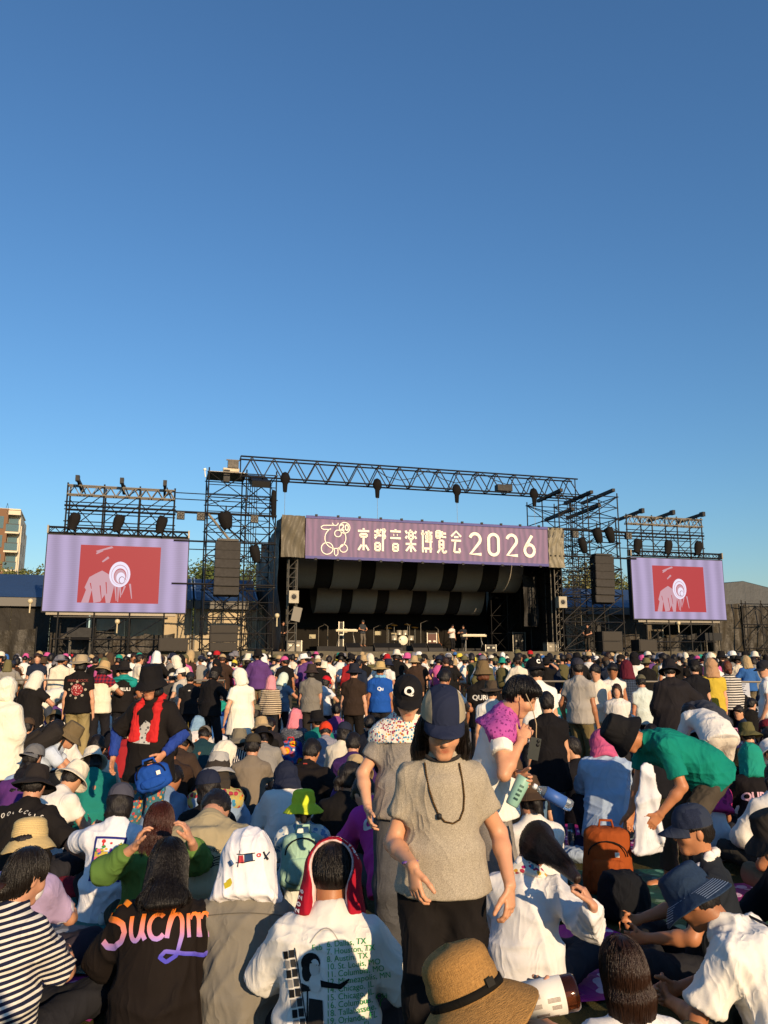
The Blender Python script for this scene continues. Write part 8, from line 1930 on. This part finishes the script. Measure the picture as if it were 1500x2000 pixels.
mat_sheet(655, 1466, 1.4, 1.2, 0, 'magenta picnic mat behind the tie-dyed bag', '#a23c7e', '#c88ab0', 6)
mat_sheet(1470, 1760, 0.8, 0.7, 0, 'pink mat edge behind the white T-shirt', '#a8337c', '#d9b7cc', 7)
mat_sheet(560, 1510, 1.2, 1.0, .1, 'grey-blue mat in the gap beside the striped shirt', '#5a6a72', '#87949a', 8)
rsx = random.Random(31)
for k in range(22):
    Yk = rsx.uniform(4.6, 13); xk = rsx.uniform(-.5, .5) * Yk; cn, c1, c2 = rsx.choice([('pink', '#b0427f', '#d9a6c4'), ('teal', '#2a6a66', '#6fa39c'), ('blue', '#3a5a86', '#8aa0bd'), ('magenta', '#97307e', '#cf9cc4'), ('green', '#3a5a3a', '#7c9a78'), ('grey', '#6b6e74', '#9a9da2')])
    q = sheet(lambda p, q_: ((p - .5) * 1.3, (q_ - .5) * 1.2, 0.010 + 0.008 * (math.sin(9 * p + k) + math.sin(7 * q_ + 5 * p + k)) + 0.012 * abs(math.sin(11 * q_ + k))), 12, 12).mesh('picnic_mat', fabric(c1, 'blots', c2, 9.0, 0.5), True)
    o = obj('picnic_mat', q); o.location = (xk, Yk, 0.006 + 0.0045 * (k % 5)); o.rotation_euler = (0, 0, rsx.uniform(-.4, .4)); tag(o, '%s patterned picnic mat showing between seated people' % cn, 'mat', 'picnic mats between the seated people')
def soft(name, label, cat, px, py, dims, col, seed, z=None, rz=0.0, kind='plain', c2=None, freq=20, amp=.014, Y=None):
    """a bag or bundle of cloth: a soft lump with folds"""
    g = gpx(px, py) if Y is None else at_y(px, py, Y); b = SDF(); x, y, h_ = dims
    b.econe((0, 0, 0.0), (0, 0, h_), (x / 2, y / 2), (x / 2 * .78, y / 2 * .75), (1, 0, 0), .03, min(x, y) * .22); b.ell((x * .12, -y * .1, h_ * .45), (x * .42, y * .45, h_ * .42), None, .05)
    o = obj(name, cloth_mesh(b, .014, amp, 26, seed), None, fabric(col, kind, c2, freq)); o.location = (g.x, g.y, (0.012 if Y is None else g.z)); o.rotation_euler = (0, 0, rz); tag(o, label, cat); return o
def backpack(name, label, loc, rz, col, w=.32, d=.2, h_=.46, tilt=0, straps=True):
    o = empty(name, loc, rz, label=label, cat='backpack'); o.rotation_euler = (R(tilt), 0, rz)
    b = SDF(); b.econe((0, 0, 0), (0, 0, h_), (w * .56, d * .60), (w * .50, d * .5), (1, 0, 0), .02, .045)
    b2 = SDF(); b2.econe((0, 0, 0), (0, 0, h_), (w * .56, d * .60), (w * .50, d * .5), (1, 0, 0), .02, .045)
    obj('pack_body', cloth_mesh(b, .012, .008, 24, 3), o, fabric(col)); c = SDF(); c.econe((0, -d * .5, .03), (0, -d * .46, h_ * .58), (w * .40, d * .26), (w * .36, d * .2), (1, 0, 0), .02, .03)
    obj('pocket', cloth_mesh(c, .012, .005, 30, 5), o, fabric(col)); MB().tube([(-.05, 0, h_ - .01), (-.04, 0, h_ + .045), (.04, 0, h_ + .045), (.05, 0, h_ - .01)], .010, 6).build('handle', fabric(col), o, True)
    MB().tube([(w * .42 * math.cos(a), -d * .42 - .03 * math.sin(a), h_ * .62 + .1 * math.sin(a)) for a in [i * math.pi / 10 for i in range(11)]], .005, 5).build('zip', fabric('#1c1a18'), o, True)
    MB().box((.06, -d * .66, h_ * .66), (.03, .008, .03)).build('badge', WHITE, o)
    if straps:
        for sg in (-1, 1): MB().tube([(sg * .09, d * .5, h_ - .04), (sg * .12, d * .75, h_ * .65), (sg * .13, d * .5, .06)], .014, 6).build('strap', fabric(col), o, True)
    return o
g = gpx(1190, 1752); backpack('backpack', 'orange-brown canvas backpack standing on the dark green mat', (g.x, g.y, .01), R(-12), '#97491f')
soft('cloth_bundle', 'white flowered cloth bag with red blossoms on the pink mat', 'bag', 1442, 1612, (.46, .3, .24), '#d8cfca', 3, kind='spots', c2='#b03a3a', freq=17)
soft('cloth_bundle', 'crumpled pale grey canvas bag beside the blue jeans', 'bag', 1112, 1606, (.34, .26, .22), '#b1aaa2', 5)
soft('cloth_bundle', 'folded navy jacket behind the orange backpack', 'clothing', 1160, 1672, (.42, .3, .16), '#1c2340', 6); soft('cloth_bundle', 'pale blue folded shirt under the navy jacket', 'clothing', 1128, 1682, (.3, .24, .1), '#9fb0c8', 8)
soft('bag', 'dark plastic bag below the teal shirt', 'bag', 1228, 1628, (.36, .3, .24), '#2a3440', 7); soft('bag', 'black open tote bag beside the denim hat', 'bag', 1215, 1800, (.34, .22, .3), '#16181d', 9)
soft('bag', 'green fabric bag under the teal shirt', 'bag', 1252, 1590, (.3, .24, .22), '#1d5a3c', 12); soft('bag', 'white plastic carrier bag among the seated people beside the yellow prints', 'bag', 428, 1470, (.3, .24, .28), '#dadde2', 10); soft('bag', 'black backpack lump beside the large black T-shirt', 'bag', 650, 1625, (.4, .3, .22), '#1a1b1f', 11)
soft('bag', 'small white plastic bag on the mat beside the green printed T-shirt', 'bag', 538, 1452, (.24, .2, .18), '#d5d6da', 14); soft('bag', 'dark bag beside the black shoulder lettering', 'bag', 140, 1630, (.4, .3, .22), '#22242b', 15); soft('cloth_bundle', 'brown jacket heap beside the crouching backpacker', 'clothing', 225, 1560, (.5, .36, .22), '#3a2e25', 16); soft('cloth_bundle', 'crumpled dark jacket on the grass by the sneakers', 'clothing', 230, 1770, (.4, .34, .14), '#1d2230', 17)
soft('bag', 'red bag beside the striped shirt', 'bag', 130, 1760, (.3, .2, .14), '#7d1f2c', 18)
for k in range(26):
    rs = random.Random(k + 400); px, py = rs.uniform(20, 1480), rs.uniform(1445, 1740); g = gpx(px, py)
    if min((g.x - a) ** 2 + (g.y - b_) ** 2 for a, b_ in XY) < .2: continue
    c_ = rs.choice([('black', '#1a1a1d'), ('navy', '#20263a'), ('grey', '#77787c'), ('white', '#d8d6d0'), ('tan', '#8f7a58'), ('dark green', '#2a3a2e')])
    soft('bag', '%s soft bag lying between the seated people' % c_[0], 'bag', px, py, (rs.uniform(.28, .42), rs.uniform(.2, .3), rs.uniform(.14, .26)), c_[1], k, rz=rs.uniform(0, 3)); bpy.context.scene.collection.objects[-1]['group'] = 'soft bags between the seated people'
# worn backpacks and held things
g = at_y(188, 1405, 8.0)
for ob in list(bpy.data.objects):
    if ob.get('label', '').startswith('person in a pale blue shirt crouching under'):
        p = lib_pose('crouch'); b_ = ob.matrix_basis @ Vector(p.chest + p.Rc @ A(0, -.15, -.12)); q = backpack('backpack', 'big black backpack worn by the crouching person', b_, ob.rotation_euler[2], '#2b2725', .34, .22, .42); q.rotation_euler = (R(-52), 0, ob.rotation_euler[2] + math.pi * 0); q.scale = (ob.scale[0],) * 3
    if ob.get('label', '').startswith('person with a pink scarf over the head and a tie-dyed'):
        b_ = ob.matrix_basis @ Vector((0, -.24, .06)); q = backpack('tote_bag', 'tie-dyed red, yellow and blue bag behind the pink scarf', b_, ob.rotation_euler[2], '#c8202a', .34, .12, .36, straps=False); q['category'] = 'bag'
        for ch in q.children:
            if ch.name.startswith(('pack_body', 'pocket')): ch.material_slots[0].link = 'OBJECT'; ch.material_slots[0].material = fabric('#c8202a', 'tiedye', None, 7.0)
    if ob.get('label', '').startswith('person in a pink backpack'):
        p = lib_pose('cross'); b_ = ob.matrix_basis @ Vector(p.chest + p.Rc @ A(0, -.17, -.22)); backpack('backpack', 'pale pink backpack worn over the pale pink shirt', b_, ob.rotation_euler[2], '#c887a6', .28, .16, .38)
o, p = CHILD; b_ = o.matrix_basis @ Vector(p.chest + p.Rc @ A(0, -.16, -.24)); q = backpack('backpack', 'mint green backpack worn under the lime hat', b_, o.rotation_euler[2], '#9fc4ae', .27, .15, .34); q.rotation_euler[0] = R(-10)
def bottle(name, label, M, body, cap, r=.033, L=.2, lab=None):
    o = empty(name, (0, 0, 0), label=label, cat='bottle'); o.matrix_world = M
    m, nt, b = base_mat('clear plastic', lin(body), .08, .5); b.inputs['Transmission Weight'].default_value = .85; b.inputs['IOR'].default_value = 1.33
    MB().lathe([(.001, 0), (r * .9, 0), (r, .01), (r, L * .3), (r * .96, L * .33), (r, L * .36), (r, L * .7), (r * .5, L * .88), (r * .38, L * .9), (r * .38, L * .95), (.001, L * .95)], 24).build('bottle_body', m, o, True)
    MB().lathe([(.001, L * 1.03), (r * .42, L * 1.03), (r * .44, L * 1.02), (r * .44, L * .94), (.001, L * .94)], 16).build('bottle_cap', paint(cap, .4), o, True)
    if lab:
        MB().lathe([(r + .0008, L * .18), (r + .0012, L * .18), (r + .0012, L * .72), (r + .0008, L * .72)], 24).build('bottle_label', paint(lab, .5), o, True)
    return o
Mh = Matrix.Translation(at_y(1116, 1940, 2.38)) @ Matrix.Rotation(R(-90), 4, 'Y') @ Matrix.Rotation(R(8), 4, 'Z')
MbR = Matrix.Rotation(R(14), 4, 'Y')
q = bottle('drink_bottle', 'clear bottle with a white printed label and brown tea held beside the woven hat', Matrix.Translation(at_y(1126, 1936, 2.62)) @ Matrix.Rotation(R(-100), 4, 'Y'), '#6b3a22', '#d8d4cc', .052, .24, '#e2dcd0')
lm = MB()
for k, (a, z0, z1) in enumerate([(-1.9, .06, .09), (-1.5, .06, .10), (-2.3, .10, .14), (-1.2, .12, .15), (-1.7, .12, .165), (-2.6, .07, .12)]):
    for j in range(5):
        aa = a + .05 * j; lm.add([(.0536 * math.cos(aa), .0536 * math.sin(aa), z0), (.0536 * math.cos(aa + .025), .0536 * math.sin(aa + .025), z0), (.0536 * math.cos(aa + .025), .0536 * math.sin(aa + .025), z1), (.0536 * math.cos(aa), .0536 * math.sin(aa), z1)], [(0, 1, 2, 3)])
lm.build('label_print', paint('#5c3a2a', .7), q)
o, p = PINKMAN; hnd = o.matrix_basis @ Vector(p.W['l'] + p.fd['l'] * .09); q = bottle('water_bottle', 'clear water bottle with a blue label hanging from the pink-towel wearer\'s hand', Matrix.Translation(hnd + Vector((.215, -.03, -.125))) @ Matrix.Rotation(R(-62), 4, 'Y'), '#c9d6e2', '#e8e8ea', .032, .22, '#3d63a8')
t = empty('tumbler', hnd + Vector((-.03, -.02, .02)), label='mint green tumbler with dark lettering in the pink-towel wearer\'s hand', cat='cup'); t.rotation_euler = (0, R(28), 0)
MB().lathe([(.001, -.16), (.032, -.16), (.034, -.15), (.040, .0), (.038, .004), (.001, .004)], 24).build('cup_body', paint('#8fb8a4', .4), t, True)
lm = MB()
for k in range(4):
    for j in range(5): aa = -1.9 + .13 * j; lm.add([(.0392 * math.cos(aa), .0392 * math.sin(aa), -.05 - .024 * k), (.0392 * math.cos(aa + .08), .0392 * math.sin(aa + .08), -.05 - .024 * k), (.0392 * math.cos(aa + .08), .0392 * math.sin(aa + .08), -.038 - .024 * k), (.0392 * math.cos(aa), .0392 * math.sin(aa), -.038 - .024 * k)], [(0, 1, 2, 3)])
lm.build('cup_print', paint('#26443c', .7), t)
hw = o.matrix_basis @ Vector(p.W['r'] + p.fd['r'] * .05); ph = empty('phone', hw + Vector((.03, -.05, -.13)), label='dark phone with two lenses hanging below the pink towel', cat='phone'); ph.rotation_euler = (0, R(12), 0); ph.scale = (.8, .8, .8)
MB().box((0, 0, .075), (.074, .010, .15)).build('phone_body', paint('#2b2f2c', .4), ph)
for a in (.105, .132): MB().lathe([(.012, 0), (.012, .004), (.001, .005)], 14, 1, 1, Matrix.Translation((.018, -.005, a)) @ Matrix.Rotation(R(90), 4, 'X')).build('lens', BLACK, ph, True)
MB().tube([(0, 0, .15), (-.01, .02, .24), (-.05, .05, .34), (-.11, .07, .43)], .004, 5).build('strap', paint('#b79f7a', .7), ph, True)
o, p = TEAL; hnd = o.matrix_basis @ Vector(p.W['r'])
def hanging_cloth():
    a = at_y(1262, 1490, 5.75); b = SDF(); b.econe((-.03, 0, -.62), (0, 0, 0), (.115, .05), (.05, .03), (1, .3, 0), .03, .03); b.cone((.02, -.02, -.1), (.07, -.03, -.5), .03, .035, .03)
    q = obj('white_cloth', cloth_mesh(b, .013, .020, 24, 5, (.6, .6, 3)), None, fabric('#dcdcdf')); q.location = a; tag(q, 'white cloth hanging crumpled from the hands of the teal shirt wearer', 'cloth')
hanging_cloth()
o, p = RED; hl = o.matrix_basis @ Vector(p.W['l'] + p.fd['l'] * .05); q = backpack('belt_bag', 'shiny blue zipped pouch at the hip below the red towel', hl + Vector((0.02, -.1, -.22)), R(10), '#1d4a9c', .26, .12, .2, straps=False); q['category'] = 'bag'; q.rotation_euler[1] = R(-18)
# sneakers on the grass
for px, py, rz, c_, lab in ((178, 1850, .3, '#b9b7b2', 'grey sneaker on the grass beside the striped shirt'), (202, 1812, .5, '#c6c4bf', 'grey and white sneaker behind its pair on the grass'), (405, 1728, -.8, '#d6d0c4', 'white sandal shoe beside the green sweater'), (420, 1712, -.5, '#d6d0c4', 'white sandal shoe nearer the white head towel')):
    g = gpx(px, py); o = empty('sneaker', (g.x, g.y, .0), rz, label=lab, cat='shoe'); obj('upper', shoe_mesh(), o, fabric(c_), Matrix.Translation((0, 0, .018)))
    MB().lathe([(.001, 0), (.045, 0), (.047, .012), (.044, .02)], 20, 1, 2.9, Matrix.Translation((0, .05, 0))).build('sole', paint('#e2dfd8', .6), o, True)
    MB().lathe([(.030, 0), (.022, -.004), (.001, -.006)], 14, 1, 1.7, Matrix.Translation((0, -.04, .107))).build('opening', fabric('#3a3a3d'), o, True)
    for k in range(4): MB().tube([(-.02, .02 + .022 * k, .085 - .008 * k), (0, .02 + .022 * k, .092 - .008 * k), (.02, .02 + .022 * k, .085 - .008 * k)], .003, 5).build('lace', WHITE, o, True)
g = gpx(1118, 1672); o = empty('flask', (g.x, g.y, 0.01), label='steel vacuum flask standing beside the navy jacket', cat='flask')
MB().lathe([(.001, 0), (.034, 0), (.036, .01), (.036, .19), (.03, .21), (.001, .21)], 20).build('flask_body', paint('#8b8f94', .25, .9), o, True); MB().lathe([(.03, .21), (.03, .25), (.001, .252)], 20).build('lid', paint('#3a3d42', .5), o, True)
# people of the stage crew and band
def crew(px, v, pose, face, label, **kw):
    u = stage_px(px, v); p = lib_pose(pose); w = SW(u, v, kw.pop('z', DECK)); o, ms = person(w, PHI + R(face), p, label, h=.0195, sleeve=.6, loose=.022, key=pose + 'tee', **kw); o.scale = (1.05,) * 3
crew(552, 0.8, 'stand2', 165, 'guard in black clothes and face mask at the stage edge', shirt='#141314', trousers='#161517', hair='short')
crew(708, 5.6, 'stand2', 190, 'musician in dark clothes standing behind the cream keyboard', shirt='#3a3d42', trousers='#6a6258', hair='short', hat='cap', hatc='#3b3b3b', z=DECK + .32)
crew(883, 2.6, 'stand3', 200, 'stagehand in a white T-shirt beside the long table keyboard', shirt='#d9d4c8', trousers='#1c1b1c', hair='short'); crew(1148, -0.1, 'stand2', 120, 'camera operator in black beside the cross-braced tower', shirt='#1f1c1a', trousers='#3a352d', hair='short'); crew(905, 3.4, 'stand3', 170, 'stagehand in a dark checked shirt behind the long table keyboard', shirt='#23262c', trousers='#1c1b1c', hair='short')
# people around and behind the photographer, who shade the nearest rows
rz_ = random.Random(12)
for k, (x, y, pose, sc_, hk) in enumerate([(0.15, -0.42, 'stand4', '#3a4450', None), (-0.75, -0.1, 'stand2', '#2a2c35', 'cap'), (1.95, -0.4, 'stand', '#b9b4aa', None), (-0.35, 1.2, 'cross', '#e1ddd4', 'cap'), (1.5, 1.55, 'cross', '#2c3a4c', None), (-1.35, 1.35, 'hunch', '#6b6a55', None)]):
    p = lib_pose(pose); o, ms = person((x, y, 0), R(rz_.gauss(0, 10)), p, 'person %s, %s' % ('standing beside the viewpoint' if y < .9 else 'sitting just in front of the viewpoint', ['in a slate shirt', 'in a dark shirt and cap', 'in a pale grey shirt', 'in a white shirt and cap', 'in a blue shirt', 'in an olive shirt'][k]), shirt=sc_, hair='short', hat=hk, hatc='#4a453d', h=.0195, sleeve=.6, loose=.022, key=pose + 'tee')
# ------------------------------------------------------------------ small pieces belong to the part they sit on
SUB = [(('print', 'lettering', 'emblem', 'collar', 'yoke_seam', 'neck_tag', 'bag_cord'), 'shirt'), (('hat_band', 'hat_tag', 'stitching'), 'hat'), (('cap_letter',), 'cap'), (('hair_clip',), 'hair'), (('towel_lining', 'towel_print', 'towel_lettering'), 'head_towel'),
       (('lens',), 'phone_body'), (('bottle_label', 'label_print', 'bottle_cap'), 'bottle_body'), (('cup_print',), 'cup_body'), (('pocket', 'zip', 'badge', 'handle'), 'pack_body'), (('print_lines',), 'sheet'), (('picture',), 'display'), (('lace', 'opening'), 'upper'), (('keys',), 'body'), (('lamp',), 'case')]
def stem(n): return n.split('.')[0]
for ob in list(bpy.data.objects):
    if ob.parent is not None or not ob.children: continue
    ch = list(ob.children); by = {}
    for c in ch: by.setdefault(stem(c.name), c)
    for names, tgt in SUB:
        if tgt not in by or (tgt == 'body' and ob.get('category') == 'person'): continue
        T_ = by[tgt]; Ti = T_.matrix_basis.inverted()
        for c in ch:
            st_ = stem(c.name)
            if c is not T_ and (st_ in names or (tgt == 'display' and st_.startswith('picture'))):
                M = Ti @ c.matrix_basis; c.parent = T_; c.matrix_basis = M
print('DONE', time.time() - T0, len(bpy.data.objects))
